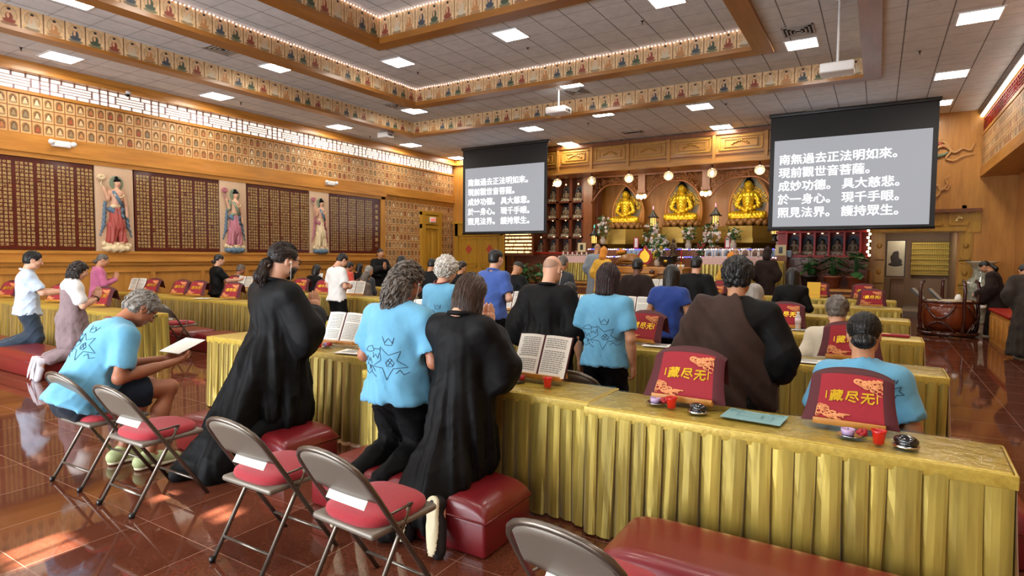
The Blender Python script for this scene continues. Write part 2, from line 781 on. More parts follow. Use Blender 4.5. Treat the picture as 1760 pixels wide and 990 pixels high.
def floor_mat():
    m = mat('polished_granite', '#6b3626', 0.06, spec=0.8)
    n = NT(m)
    tc = n.N.new('ShaderNodeTexCoord')
    s = n.N.new('ShaderNodeSeparateXYZ')
    n.L.new(tc.outputs['Object'], s.inputs[0])
    nz = n.N.new('ShaderNodeTexNoise')
    nz.inputs['Scale'].default_value = 55
    nz.inputs['Detail'].default_value = 6
    nz.inputs['Roughness'].default_value = 0.7
    n.L.new(tc.outputs['Object'], nz.inputs['Vector'])
    nz2 = n.N.new('ShaderNodeTexNoise')
    nz2.inputs['Scale'].default_value = 3.5
    n.L.new(tc.outputs['Object'], nz2.inputs['Vector'])
    f = n.m('ADD', n.m('MULTIPLY', nz.outputs['Fac'], 0.75), n.m('MULTIPLY', nz2.outputs['Fac'], 0.35))
    T = 0.61
    u, v = n.m('DIVIDE', s.outputs[0], T), n.m('DIVIDE', s.outputs[1], T)
    r = n.rand(n.m('FLOOR', u), n.m('FLOOR', v))
    f = n.m('ADD', f, n.m('MULTIPLY', n.m('SUBTRACT', r, 0.5), 0.12))
    c = n.ramp(n.m('SUBTRACT', f, 0.2, clamp=True), ['#2e130c', '#52291b', '#6c3c2a', '#804c37'], const=False)
    fu, fv = n.m('FRACT', u), n.m('FRACT', v)
    g = n.m('MAXIMUM', n.m('LESS_THAN', fu, 0.007), n.m('LESS_THAN', fv, 0.007))
    c = n.mix(n.m('MULTIPLY', g, 0.6), c, lin('#a5806a'))
    n.L.new(c, n.b.inputs['Base Color'])
    n.put(n.b.inputs['Roughness'], n.m('ADD', 0.05, n.m('MULTIPLY', g, 0.3)))
    return m


def ceil_mat():
    m = mat('ceiling_tile', '#8d8682', 0.9)
    n = NT(m)
    tc = n.N.new('ShaderNodeTexCoord')
    s = n.N.new('ShaderNodeSeparateXYZ')
    n.L.new(tc.outputs['Object'], s.inputs[0])
    nz = n.N.new('ShaderNodeTexNoise')
    nz.inputs['Scale'].default_value = 4
    nz.inputs['Detail'].default_value = 8
    nz.inputs['Roughness'].default_value = 0.72
    n.L.new(tc.outputs['Object'], nz.inputs['Vector'])
    c = n.ramp(nz.outputs['Fac'], ['#aeb3ba', '#c3c9cf', '#d3d8dd', '#e0e4e8'], const=False)
    T = 0.61
    u, v = n.m('DIVIDE', n.m('ADD', s.outputs[0], 0.36), T), n.m('DIVIDE', s.outputs[1], T)
    g = n.m('MAXIMUM', n.m('LESS_THAN', n.m('FRACT', u), 0.035), n.m('MULTIPLY', n.m('LESS_THAN', n.m('FRACT', v), 0.03), 0.55))
    c = n.mix(n.m('MULTIPLY', g, 0.75), c, lin('#2f2c2b'))
    n.L.new(c, n.b.inputs['Base Color'])
    n.bump(n.m('SUBTRACT', 0.0, g), 0.4, 0.01)
    return m


def buddha_tile_mat():
    """small moulded tiles: an arched niche with a seated figure, one tile per unit of UV"""
    m = mat('buddha_tiles', '#c1925c', 0.5)
    n = NT(m)
    U, V = n.uv()
    cu, cv = n.m('FLOOR', U), n.m('FLOOR', V)
    u, v = n.m('FRACT', U), n.m('FRACT', V)
    r = n.rand(cu, cv)
    fig = n.ramp(r, ['#dcb98a', '#9b8058', '#b5713f', '#e6cfa4', '#8a7a5c', '#c58a50', '#a5532f', '#d8b27c'])
    base = n.mix(n.rand(cu, cv, 7.3), lin('#c99b62'), lin('#d9b07a'))
    edge = n.m('SUBTRACT', 1.0, n.box(u, v, 0.05, 0.95, 0.04, 0.96))
    arch = n.m('MAXIMUM', n.ell(u, v, .5, .56, .34, .30, .06), n.box(u, v, .16, .84, .2, .55))
    inn = n.m('MAXIMUM', n.ell(u, v, .5, .56, .26, .24, .06), n.box(u, v, .24, .76, .22, .55))
    c = n.mix(edge, base, lin('#8f5a2c'))
    c = n.mix(n.m('MULTIPLY', arch, .8), c, lin('#a0713f'))
    c = n.mix(n.m('MULTIPLY', inn, .85), c, lin('#6f4d2c'))
    head = n.ell(u, v, .5, .64, .085, .09)
    body = n.ell(u, v, .5, .45, .16, .15)
    legs = n.ell(u, v, .5, .34, .25, .075)
    seat = n.ell(u, v, .5, .22, .29, .075)
    hb = n.m('MAXIMUM', n.m('MAXIMUM', body, legs), head)
    c = n.mix(hb, c, fig)
    c = n.mix(n.m('MULTIPLY', seat, .9), c, n.mix(.5, fig, lin('#5c4a38')))
    c = n.mix(n.ell(u, v, .5, .72, .07, .045), c, lin('#4b3524'))
    n.L.new(c, n.b.inputs['Base Color'])
    h = n.m('ADD', n.m('MULTIPLY', hb, .7), n.m('ADD', n.m('MULTIPLY', seat, .6), n.m('MULTIPLY', n.m('SUBTRACT', arch, inn), .5)))
    n.bump(n.m('SUBTRACT', h, n.m('MULTIPLY', edge, .4)), 0.7, 0.03)
    return m


def frieze_mat():
    """painted panels of seated figures, one panel per unit of UV"""
    m = mat('painted_frieze', '#bf9a6e', 0.6)
    n = NT(m)
    U, V = n.uv()
    cu = n.m('FLOOR', U)
    u, v = n.m('FRACT', U), V
    tc = n.N.new('ShaderNodeTexCoord')
    nz = n.N.new('ShaderNodeTexNoise')
    nz.inputs['Scale'].default_value = 14
    nz.inputs['Detail'].default_value = 5
    n.L.new(tc.outputs['Object'], nz.inputs['Vector'])
    base = n.ramp(nz.outputs['Fac'], ['#a98459', '#c5a073', '#d6b68a', '#e0c49b'], const=False)
    k = n.m('FRACT', n.m('MULTIPLY', n.m('ADD', cu, 0.5), 0.2))
    fig = n.ramp(k, ['#86402f', '#c4b79e', '#b07d4c', '#3c464f', '#414d3b'])
    flo = n.ramp(k, ['#7a4c32', '#7d6a4c', '#8f6b46', '#55544a', '#4f583e'])
    halo = n.ell(u, v, .5, .55, .36, .38, .03)
    halo2 = n.ell(u, v, .5, .55, .32, .345, .03)
    c = n.mix(n.m('MULTIPLY', n.m('SUBTRACT', halo, halo2), .5), base, lin('#6d4a30'))
    c = n.mix(n.m('MULTIPLY', halo2, .22), c, lin('#7d5f45'))
    c = n.mix(n.m('MULTIPLY', n.ell(u, v, .5, .13, .36, .09), .85), c, flo)
    body = n.m('MAXIMUM', n.ell(u, v, .5, .45, .16, .2), n.ell(u, v, .5, .27, .28, .1))
    c = n.mix(body, c, fig)
    c = n.mix(n.ell(u, v, .46, .5, .06, .12), c, lin('#d3a77e'))
    c = n.mix(n.ell(u, v, .5, .72, .085, .095), c, lin('#d8b08a'))
    c = n.mix(n.ell(u, v, .5, .81, .085, .06), c, lin('#201a18'))
    edge = n.m('SUBTRACT', 1.0, n.m('MULTIPLY', n.m('GREATER_THAN', u, .03), n.m('LESS_THAN', u, .97)))
    c = n.mix(n.m('MULTIPLY', edge, .9), c, lin('#5f3f22'))
    n.L.new(c, n.b.inputs['Base Color'])
    return m


FLOORM, CEILM, TILEM, FRIEZEM = floor_mat(), ceil_mat(), buddha_tile_mat(), frieze_mat()

# ---- floor
b = MB()
b.quad((XL - .4, YB, 0), (3.4, YB, 0), (3.4, 23.2, 0), (XL - .4, 23.2, 0), FLOORM)
struct('floor', b, label='polished reddish brown granite tile floor')


def rect_ring(b, z, o, i, m):
    """flat ring at height z between outer rect o and inner rect i (x0,x1,y0,y1), facing down"""
    for q in ((o[0], i[0], o[2], o[3]), (i[1], o[1], o[2], o[3]), (i[0], i[1], o[2], i[2]), (i[0], i[1], i[3], o[3])):
        if q[1] > q[0] and q[3] > q[2]:
            b.quad((q[0], q[2], z), (q[0], q[3], z), (q[1], q[3], z), (q[1], q[2], z), m)


RO = (XL - .3, 3.3, YB, 19.9)
R1 = (-12.72, -0.36, -2.4, 14.67)
R2 = (-11.02, -2.24, -0.6, 12.80)
R3 = (-9.25, -3.9, 1.4, 9.58)
b = MB()
rect_ring(b, HC, RO, R1, CEILM)
rect_ring(b, H1, R1, R2, CEILM)
rect_ring(b, H2, R2, R3, CEILM)
b.quad((R3[0], R3[2], H3), (R3[0], R3[3], H3), (R3[1], R3[3], H3), (R3[1], R3[2], H3), CEILM)
b.quad((RO[0], YB, 6.9), (RO[0], 20, 6.9), (3.3, 20, 6.9), (3.3, YB, 6.9), CEILM)
struct('ceiling', b, label='grey mottled tile ceiling stepping up in three coffers')


def frame_strip(R, z0, z1):
    """vertical painted faces around a coffer, with UV"""
    b = MB()
    PW = 0.33
    e = 0.004
    x0, x1, y0, y1 = R[0] + e, R[1] - e, R[2] + e, R[3] - e
    for a, c in (((x0, y0), (x0, y1)), ((x0, y1), (x1, y1)), ((x1, y1), (x1, y0)), ((x1, y0), (x0, y0))):
        L = math.hypot(c[0] - a[0], c[1] - a[1])
        k = round(L / PW)
        b.quad((a[0], a[1], z0), (c[0], c[1], z0), (c[0], c[1], z1), (a[0], a[1], z1), FRIEZEM, uv=[(0, 0), (k, 0), (k, 1), (0, 1)])
    return b


def trim_ring(R, w, z0, z1, lip):
    b = MB()
    for (x0, x1, y0, y1, m) in ((R[0] - w, R[0], R[2] - w, R[3] + w, TRIMX), (R[1], R[1] + w, R[2] - w, R[3] + w, TRIMX),
                                (R[0], R[1], R[3], R[3] + w, TRIMH), (R[0], R[1], R[2] - w, R[2], TRIMH)):
        b.box(((x0 + x1) / 2, (y0 + y1) / 2, (z0 + z1) / 2), (x1 - x0, y1 - y0, z1 - z0), m)
    for (x0, x1, y0, y1, m) in ((R[0], R[0] + .02, R[2], R[3], TRIMX), (R[1] - .02, R[1], R[2], R[3], TRIMX), (R[0], R[1], R[3] - .02, R[3], TRIMH)):
        b.box(((x0 + x1) / 2, (y0 + y1) / 2, z0 + lip / 2), (x1 - x0, y1 - y0, lip), m)
    return b


struct('trim_1', frame_strip(R1, 5.44, H1), label='lowest coffer frieze of painted seated figures')
struct('trim_2', frame_strip(R2, 5.80, H2), label='middle coffer frieze of painted seated figures')
struct('trim_3', frame_strip(R3, 6.20, H3), label='topmost coffer frieze of painted seated figures')
struct('trim_4', trim_ring(R1, .3, 5.385, 5.45, .07), label='wooden edging of the lowest coffer')
struct('trim_5', trim_ring(R2, .33, 5.72, 5.81, .09), label='wooden edging of the middle coffer')
struct('trim_6', trim_ring(R3, .3, 6.10, 6.21, .13), label='wooden edging of the topmost coffer')


def string_light(R, z, label):
    t = thing('string_light', label, 'string lights', (R[0], R[3], z), 0, 'string lights in the coffers')
    b, w = MB(), MB()
    pts = []
    for i in range(int((R[3] - R[2]) / .08)):
        pts.append((.03, -.03 - i * .08, 0))
    pts = pts[::-1]
    for i in range(int((R[1] - R[0]) / .08)):
        pts.append((.06 + i * .08, -.03, 0))
    for p in pts:
        b.ball((p[0], p[1], p[2] + RNG.uniform(-.008, .008)), .016, BEAD, 5)
    w.tube([(.02, -(R[3] - R[2]), .012), (.02, -.02, .012), (R[1] - R[0], -.02, .012)], .006, WHITE, 4)
    w.build('cord', WHITE, t)
    b.build('bulb', BEAD, t)['kind'] = 'stuff'


string_light(R2, H2 - .03, 'string of tiny white lights along the top of the middle coffer frieze')
string_light(R3, H3 - .03, 'string of tiny white lights along the top of the topmost coffer frieze')

# ---- left wall
def yz(b, X, y0, y1, z0, z1, m, uv=None, flip=False):
    q = [(X, y1, z0), (X, y0, z0), (X, y0, z1), (X, y1, z1)]
    if flip:
        q = [(X, y0, z0), (X, y1, z0), (X, y1, z1), (X, y0, z1)]
    b.quad(*q, m, uv=uv)


b = MB()
yz(b, XL, YB, YA, 0, 5.43, WOOD)
TW, TH = 0.1965, 0.267
nT = round((YA - YB) / TW)
yz(b, XL + .012, YB, YA, 4.0, 4.80, TILEM, [(nT, 0), (0, 0), (0, 3), (nT, 3)])
nT2 = round((YA - 15.5) / TW)
yz(b, XL + .012, 15.5, YA, 1.25, 3.55, TILEM, [(nT2, 0), (0, 0), (0, 8), (nT2, 8)])
struct('wall_left', b, label='left wall with wood panelling and bands of moulded buddha tiles')
b = MB()
for (z0, z1, d, m, y1) in ((3.71, 4.0, .10, WOODX, YA), (3.62, 3.71, .16, WOODX, 15.5), (3.52, 3.62, .12, WOODX, 15.5), (4.80, 4.86, .05, WOODX, YA),
                           (5.26, 5.43, .16, WOODX, YA), (5.20, 5.27, .24, WOODX, YA), (1.58, 1.64, .14, WOODX, 15.5), (1.50, 1.58, .09, WOODX, 15.5),
                           (1.40, 1.50, .17, WOODX, 15.5), (1.32, 1.40, .08, WOODX, 15.5)):
    b.box((XL + d / 2, (YB + y1) / 2, (z0 + z1) / 2), (d, y1 - YB, z1 - z0), m)
b.box((XL + .06, 15.37, 2.6), (.12, .2, 2.0), WOOD)
struct('trim_7', b, label='wooden mouldings along the left wall')
# wainscot panels
b = MB()
y = 0.2
while y < 15:
    for (yy, zz, sy, sz) in ((y + .62, 1.22, 1.24, .12), (y + .62, .12, 1.24, .2), (y, .68, .1, 1.2)):
        b.box((XL + .03, yy, zz), (.06 if sy > 1 else .05, sy, sz), WOODX if sy > 1 else WOOD)
    y += 1.24
struct('baseboard_left', b, label='framed honey wood wainscot of the left wall')

# lattice window along the top of the left wall
LATGLOW = mat('lattice_glow', '#fff6e0', 0.5, emit='#fff0d6', power=LATTICE_POWER)
LATBAR = mat('lattice_bar', '#a08890', 0.5)


def lattice(b, u0, u1, z0, z1, put, m, th=.02):
    H = z1 - z0
    W = 1.1

    def hb(a, c, v):
        put(b, u + a, u + c, z0 + v * H - th * .4, z0 + v * H + th * .4, m)

    def vb(a, v0, v1):
        put(b, u + a - th * .8, u + a + th * .8, z0 + v0 * H, z0 + v1 * H, m)
    u = u0
    while u < u1:
        vb(0, 0, 1), vb(.17, 0, 1)
        for v in (.25, .5, .75):
            hb(0, .17, v)
        hb(.17, W, .25), hb(.17, W, .75)
        for a in (.38, .62, .86):
            vb(a, .75, 1)
        for a in (.42, .66, .9):
            vb(a, 0, .25)
        vb(.32, .25, .75), vb(.95, .25, .75)
        for v in (.42, .58):
            hb(.32, .95, v)
        u += W
    hb(-(u - u0), 0, 0.005), hb(-(u - u0), 0, .995)


w = MB()
yz(w, XL + .02, YB + .2, YA - .1, 4.86, 5.20, LATGLOW)
w = struct('window_1', w, label='backlit lattice window band along the top of the left wall')
b = MB()
lattice(b, YB + .2, YA - .2, 4.86, 5.20, lambda B, a, c, z0, z1, m: B.box((XL + .035, (a + c) / 2, (z0 + z1) / 2), (.02, c - a, z1 - z0), m), LATBAR)
b.build('lattice', LATBAR, w)

# door in the left wall near the altar
d = MB()
yz(d, XL + .05, 17.62, 18.42, 0, 2.62, WOODO)
for k in range(2):
    for z0, z1 in ((.2, 1.1), (1.25, 2.5)):
        d.box((XL + .06, 17.82 + k * .4, (z0 + z1) / 2), (.04, .3, z1 - z0), WOODO, bev=.012)
d = struct('door_1', d, label='ochre wooden exit door in the left wall')
b = MB()
for (yy, zz, sy, sz) in ((17.52, 1.62, .2, 3.25), (18.52, 1.62, .2, 3.25), (18.02, 2.70, 1.2, .16), (18.02, 3.2, 1.2, .16), (18.02, 2.95, .8, .4)):
    b.box((XL + .07, yy, zz), (.14 if sz > 1 else .12, sy, sz), WOODO)
b.build('door_frame', WOODO, d)
b = MB().tube([(XL + .09, 17.7, 1.05), (XL + .14, 17.7, 1.05), (XL + .14, 17.8, 1.05)], .012, BRASS, 6)
b.build('door_handle', BRASS, d)


def exit_sign(loc, rz, label):
    t = thing('exit_sign', label, 'exit sign', loc, rz)
    MB().box((0, .02, 0), (.34, .04, .2), WHITE, bev=.008).build('housing', WHITE, t)
    me = text_mesh('EXIT', .14, .002, align='CENTER')
    me.materials.append(mat('exit_red', '#d5382c', .4, emit='#e0402e', power=1.2, nosample=True))
    o = link('lettering', me, t)
    o.matrix_local = Matrix.Translation((0, -.004, -.05)) @ Matrix.Rotation(PI / 2, 4, 'X')


exit_sign((XL + .18, 18.02, 2.96), PI / 2, 'small lit exit sign above the door in the left wall')

# ---- back wall behind the camera, with two tall windows
b = MB()
for (x0, x1, z0, z1) in ((XL - .3, -11.2, 0, 5.5), (-3.06, -2.96, 0, 5.5), (1.0, 3.3, 0, 5.5), (-11.2, -3.06, 3.4, 5.5), (-2.96, 1.0, 3.4, 5.5), (-11.2, -3.06, 0, .15), (-2.96, 1, 0, .15)):
    b.box(((x0 + x1) / 2, YB - .1, (z0 + z1) / 2), (x1 - x0, .2, z1 - z0), WOOD)
struct('wall_back', b, label='wood panelled wall behind the congregation')
for i, (x0, x1) in enumerate(((-11.2, -3.06), (-2.96, 1.0))):
    w = MB()
    w.box(((x0 + x1) / 2, YB - .1, 1.78), (x1 - x0, .05, .06), WOOD)
    k = 7
    for j in range(k + 1):
        w.box((x0 + (x1 - x0) * j / k, YB - .1, 1.78), (.06, .06, 3.25), WOOD)
    for zz in (.15, .95, 2.85, 3.4):
        w.box(((x0 + x1) / 2, YB - .1, zz), (x1 - x0, .05, .05), WOOD)
    struct('window_%d' % (i + 2), w, label=('left', 'right')[i] + ' tall mullioned window in the back wall')

b = MB()
SUNMASK = mat('window_blind', '#d8d2c4', .8)


def slotted_mask(x0, x1, z0, z1, holes):  # unseen boards added over the windows; their slots shape sun patches on the floor
    xs_ = sorted({x0, x1} | {h[0] for h in holes} | {h[1] for h in holes})
    zs_ = sorted({z0, z1} | {h[2] for h in holes} | {h[3] for h in holes})
    for i in range(len(xs_) - 1):
        for j in range(len(zs_) - 1):
            cx, cz = (xs_[i] + xs_[i + 1]) / 2, (zs_[j] + zs_[j + 1]) / 2
            if any(h[0] < cx < h[1] and h[2] < cz < h[3] for h in holes):
                continue
            b.box((cx, YB - .03, cz), (xs_[i + 1] - xs_[i] + .002, .02, zs_[j + 1] - zs_[j] + .002), SUNMASK)


slotted_mask(-11.2, -3.06, .15, 3.4, [(-3.44, -3.30, 2.17, 2.31), (-3.27, -3.16, 2.17, 2.31), (-3.44, -3.34, 2.55, 2.61)])
slotted_mask(-2.96, 1.0, .15, 3.4, [(-2.92, -2.84, 2.57, 2.64), (-2.82, -2.72, 2.57, 2.64)])
struct('trim_13', b, label='pale blinds drawn over the windows in the back wall')

# ---- right wall: upper band overhanging a recessed lower wall
b = MB()
n2 = round((YA + 1 - YB) / TW)
yz(b, XR, YB, YA + .2, 3.95, 4.75, TILEM, [(0, 0), (n2, 0), (n2, 3), (0, 3)], True)
b.box((XR + .06, 8, 3.83), (.16, 23, .24), WOODX)
b.quad((XR, YB, 3.72), (XR2, YB, 3.72), (XR2, YA + .2, 3.72), (XR, YA + .2, 3.72), WOODX)
yz(b, XR2, YB, YA + .2, 0, 3.75, WOOD, flip=True)
for (y0, y1) in ((-3, 14.05), (15.65, 18.3)):
    k = round((y1 - y0) / TW)
    yz(b, XR2 - .012, y0, y1, 1.2, 3.6, TILEM, [(0, 0), (k, 0), (k, 9), (0, 9)], True)
b.box((XR + .03, 8, 4.79), (.1, 23, .08), WOODX)
struct('wall_right', b, label='right wall with a tiled upper band overhanging the lower wall')
w = MB()
yz(w, XR + .03, YB, YA, 4.82, 5.18, mat('red_lattice_panel', '#b9793f', .5), flip=True)
w = struct('window_4', w, label='red lattice band along the top of the right wall')
b = MB()
lattice(b, 2, YA - .2, 4.82, 5.18, lambda B, a, c, z0, z1, m: B.box((XR + .015, (a + c) / 2, (z0 + z1) / 2), (.02, c - a, z1 - z0), m), REDLACQ, .03)
b.build('lattice', REDLACQ, w)
b = MB()
b.box((XR + .1, 8, 5.36), (.2, 23, .14), WOODX)
struct('trim_8', b, label='wooden cornice of the right wall')
t = thing('strip_light', 'long white strip light under the cornice of the right wall', 'strip light', (XR, 8, 5.27))
MB().box((-.03, 0, .0), (.06, 23, .05), mat('strip_glow', '#ffffff', .4, emit='#fff2d8', power=6.0)).build('diffuser', None, t)
MB().box((-.03, 0, .035), (.08, 23, .03), WHITE).build('housing', None, t)
# door in the right wall
d = MB()
yz(d, XR2 - .03, 14.3, 15.4, 0, 2.55, WOODD, flip=True)
d = struct('door_2', d, label='dark door in the right wall')
b = MB()
for (yy, zz, sy, sz) in ((14.2, 1.6, .2, 3.3), (15.5, 1.6, .2, 3.3), (14.85, 2.63, 1.1, .16), (14.85, 3.17, 1.1, .16), (14.85, 2.9, 1.1, .42)):
    b.box((XR2 - .06, yy, zz), (.12, sy, sz), WOODO)
b.build('door_frame', WOODO, d)
exit_sign((XR2 - .16, 14.85, 2.9), -PI / 2, 'small lit exit sign above the door in the right wall')

# ---- ceiling lights
DIFF = mat('light_diffuser', '#ffffff', .5, emit='#fff8ec', power=PANEL_POWER)
t = thing('ceiling_light', '', 'ceiling light')
b = MB()
b.quad((-.27, -.27, -.012), (-.27, .27, -.012), (.27, .27, -.012), (.27, -.27, -.012), DIFF)
b.build('diffuser', None, t)
b = MB()
for s in (-1, 1):
    b.box((s * .285, 0, -.008), (.03, .6, .016), WHITE)
    b.box((0, s * .285, -.008), (.54, .03, .016), WHITE)
b.build('frame', None, t)
CL0 = t
lights = [
    (HC, 1.24, 12.02, 'square ceiling panel light nearest the right wall strip, biggest in view at the upper right'),
    (HC, 1.18, 15.5, 'middle one of three square panel lights in line along the right wall'),
    (HC, 1.14, 18.15, 'square ceiling panel light by the altar end of the right wall'),
    (HC, -3.98, 15.6, 'square ceiling panel light between the two screens beyond the lowest coffer edge'),
    (HC, -4.04, 18.32, 'square ceiling panel light close above the carved altar fascia'),
    (HC, -6.45, 15.04, 'square ceiling panel light right behind the middle projector, beyond the lowest coffer'),
    (HC, -9.01, 15.77, 'square ceiling panel light left of the middle projector, beyond the lowest coffer'),
    (HC, -9.13, 18.48, 'square ceiling panel light just above the right corner of the left screen'),
    (HC, -13.98, 16.0, 'square ceiling panel light right of the leftmost projector'),
    (HC, -13.91, 12.7, 'square ceiling panel light left of the leftmost projector'),
    (HC, -13.82, 8.76, 'square ceiling panel light third from the altar along the left wall'),
    (HC, -13.78, 5.5, 'square ceiling panel light nearest the camera along the left wall'),
    (HC, -14.2, 19.0, 'square ceiling panel light in the far left corner above the left screen'),
    (H1, -1.41, 13.13, 'square panel light in the lowest coffer beside the air vent at the right'),
    (H1, -6.56, 13.3, 'square panel light in the lowest coffer above the middle projector'),
    (H1, -11.64, 13.48, 'square panel light in the far left corner of the lowest coffer'),
    (H1, -11.64, 8.84, 'square panel light in the lowest coffer halfway along its left side'),
    (H1, -11.53, 4.84, 'square panel light cut by the top edge at the upper left'),
    (H2, -6.64, 10.72, 'square panel light in the middle coffer, centre of its far row'),
    (H2, -9.87, 10.86, 'square panel light in the far left corner of the middle coffer'),
    (H2, -3.36, 10.67, 'square panel light in the middle coffer cut by the top edge'),
]
for i, (z, x, y, lab) in enumerate(lights):
    if i == 0:
        CL0.location = (x, y, z)
        CL0['label'] = lab
    else:
        dup(CL0, (x, y, z), label=lab)
for (z, x, y) in ((HC, -13.8, 1.5), (HC, -13.8, -2.5), (HC, 1.2, 8), (HC, 1.2, 4), (HC, 1.2, 0), (H1, -11.6, .5), (H1, -1.4, 8), (H1, -1.4, 3), (H2, -9.9, 6),
                  (H2, -9.9, 2), (H2, -3.2, 5), (H2, -3.2, 1.5), (H3, -6.5, 7), (H3, -6.5, 3.5), (H2, -6.6, .4), (H1, -6.5, -1.5)):
    dup(CL0, (x, y, z), label='square panel light out of view nearer the back of the hall', group='panel lights behind the camera')

# ---- air vents
DARK = mat('vent_dark', '#1d1b1a', .8)
VENT = mat('vent_metal', '#a39c94', .5)


def vent(loc, s, label, rect=False):
    t = thing('air_vent', label, 'air vent', loc)
    MB().box((0, 0, -.004), (s, s * (.55 if rect else 1), .008), DARK).build('duct_opening', None, t)
    for k in range(4 if not rect else 2):
        a = s / 2 * (1 - k * .25)
        bb = a * (.55 if rect else 1)
        b = MB()
        for q in (-1, 1):
            b.box((q * a, 0, -.012 - k * .004), (.03, 2 * bb + .03, .012), VENT)
            b.box((0, q * bb, -.012 - k * .004), (2 * a + .03, .03, .012), VENT)
        b.build('louvre', VENT, t)


P = onZ(1372, 52, H1)
vent((P.x, P.y, H1), .5, 'square ceiling air vent beside the right panel light of the lowest coffer')
P = onZ(384, 84, H1)
vent((P.x, P.y, H1), .55, 'square ceiling air vent at the left side of the lowest coffer')
P = onZ(682, 181, H1)
vent((P.x, P.y, H1), .5, 'square ceiling air vent in the far left corner of the lowest coffer')
P = onZ(992, 157, H1)
vent((P.x, P.y, H1), .5, 'square ceiling air vent above the middle projector')
P = onZ(1088, 227, HC)
vent((P.x, P.y, HC), .6, 'rectangular ceiling vent in front of the altar fascia', True)
P = onZ(1404, 190, HC)
vent((P.x, P.y, HC), .6, 'rectangular ceiling vent above the right screen', True)
P = onZ(860, 252, HC)
vent((P.x, P.y, HC), .5, 'rectangular ceiling vent above the left screen', True)

# ---- sprinklers
t = thing('sprinkler', '', 'sprinkler')
MB().lathe([(.03, 0), (.03, -.008), (.012, -.012), (.01, -.05), (.004, -.055)], BLACK, 10).build('body', None, t)
MB().lathe([(.002, -.06), (.026, -.062), (.026, -.066), (.002, -.068)], CHROME, 10).build('deflector', None, t)
for i, (px, py, z, lab) in enumerate([
        (1104, 36, H2, 'ceiling sprinkler in the middle coffer below the cut-off panel light'), (907, 82, H2, 'ceiling sprinkler beside the centre light of the middle coffer'),
        (718, 124, H2, 'ceiling sprinkler at the far left corner of the middle coffer'), (1581, 88, HC, 'ceiling sprinkler near the right wall lights'),
        (1248, 178, HC, 'ceiling sprinkler between the altar and the lowest coffer, right of centre'), (1011, 211, HC, 'ceiling sprinkler below the lit frieze at the middle projector'),
        (1554, 183, HC, 'ceiling sprinkler just above the right screen'), (36, 82, HC, 'ceiling sprinkler at the far left edge of the picture'),
        (1067, 240, HC, 'ceiling sprinkler close to the left end of the altar fascia'), (636, 234, HC, 'ceiling sprinkler left of the leftmost projector'),
        (414, 176, HC, 'ceiling sprinkler beside the third light along the left wall'), (861, 3, H3, 'ceiling sprinkler cut by the top edge near the centre')]):
    p = onZ(px, py, z)
    if i == 0:
        t.location = p
        t['label'] = lab
    else:
        dup(t, p, label=lab)


# ---- projectors
def projector(px, py, Y, ztop, label, s=1.0, rz=0.0):
    p = onY(px, py, Y)
    t = thing('projector', label, 'projector', p, rz)
    t.scale = (s, s, 1)
    MB().box((0, 0, 0), (.52, .40, .16), WHITE, bev=.03).build('casing', None, t)
    b = MB().lathe([(.05, 0), (.05, .02), (.04, .03), (.04, .01)], BLACK, 14, M=Matrix.Translation((.14, .195, .0)) @ Matrix.Rotation(-PI / 2, 4, 'X'))
    b.build('lens', None, t)
    b = MB()
    for k in range(5):
        b.box((.262, -.12 + k * .05, 0), (.004, .03, .07), BLACK)
    b.build('grille', None, t)
    b = MB().tube([(0, 0, .06), (0, 0, ztop - p.z)], .02, WHITE, 10)
    b.lathe([(.07, ztop - p.z - .02), (.07, ztop - p.z)], WHITE, 14)
    b.box((0, 0, .09), (.2, .16, .02), WHITE)
    b.build('ceiling_pole', None, t)


projector(960, 191, 13.6, H1, 'white ceiling projector on a pole in the middle of the hall', 1.05)
projector(663, 233, 13.9, H1, 'white ceiling projector on a thin pole at the left, smallest of the three', .8)
projector(1439, 119, 11.2, H1, 'white ceiling projector on a pole at the right, facing the right screen', .95)


# ---- projection screens
def bold_text(s, sz, d=.0055):
    me = text_mesh(s, sz, 0.0)
    v = [tuple(x.co) for x in me.vertices]
    fs = [tuple(p.vertices) for p in me.polygons]
    b = MB()
    for i, (ox, oy) in enumerate(((0, 0), (d, 0), (-d, 0), (0, d * .7), (0, -d * .7))):
        b.add([(x + ox, y + oy, i * .0004) for x, y, _ in v], fs)
    return b.mesh('lettering')


def screen(x0, x1, ztop, zt, zb, Y, label, sz):
    t = thing('projection_screen', label, 'projection screen', ((x0 + x1) / 2, Y, zb - .08))
    w = x1 - x0
    z0 = zb - .08
    BK = mat('screen_black', '#17181b', .6)
    MB().box((0, 0, (ztop + z0) / 2 - z0), (w + .22, .012, ztop - z0), BK).build('black_border', None, t)
    b = MB().tube([(-w / 2 - .12, 0, .0), (w / 2 + .12, 0, 0)], .03, BLACK, 8)
    b.build('bottom_bar', None, t)
    b = MB().box((0, .02, ztop - z0 + .04), (w + .3, .16, .14), BLACK, bev=.02)
    b.build('roller_case', None, t)
    m = mat('screen_picture', '#3a3d42', .8, emit='#b9bac0', power=.66, nosample=True)
    MB().box((0, -.010, (zt + zb) / 2 - z0), (w, .006, zt - zb), m).build('picture', None, t)
    lines = ['南無過去正法明如來。', '現前觀世音菩薩。', '成妙功德。具大慈悲。', '於一身心。現千手眼。', '照見法界。護持眾生。']
    hgt = zt - zb
    for i, s in enumerate(lines):
        for k, ph in enumerate((s,) if i < 2 else (s[:5], s[5:])):
            me = bold_text(ph, sz)
            me.materials.append(mat('screen_lettering', '#ffffff', .8, emit='#f6fbff', power=1.0, nosample=True))
            o = link('text_phrase', me, t)
            o.matrix_local = Matrix.Translation((-w / 2 + .12 + k * sz * 5.25, -.018, zt - z0 - hgt * (.27 + .153 * i))) @ Matrix.Rotation(PI / 2, 4, 'X')



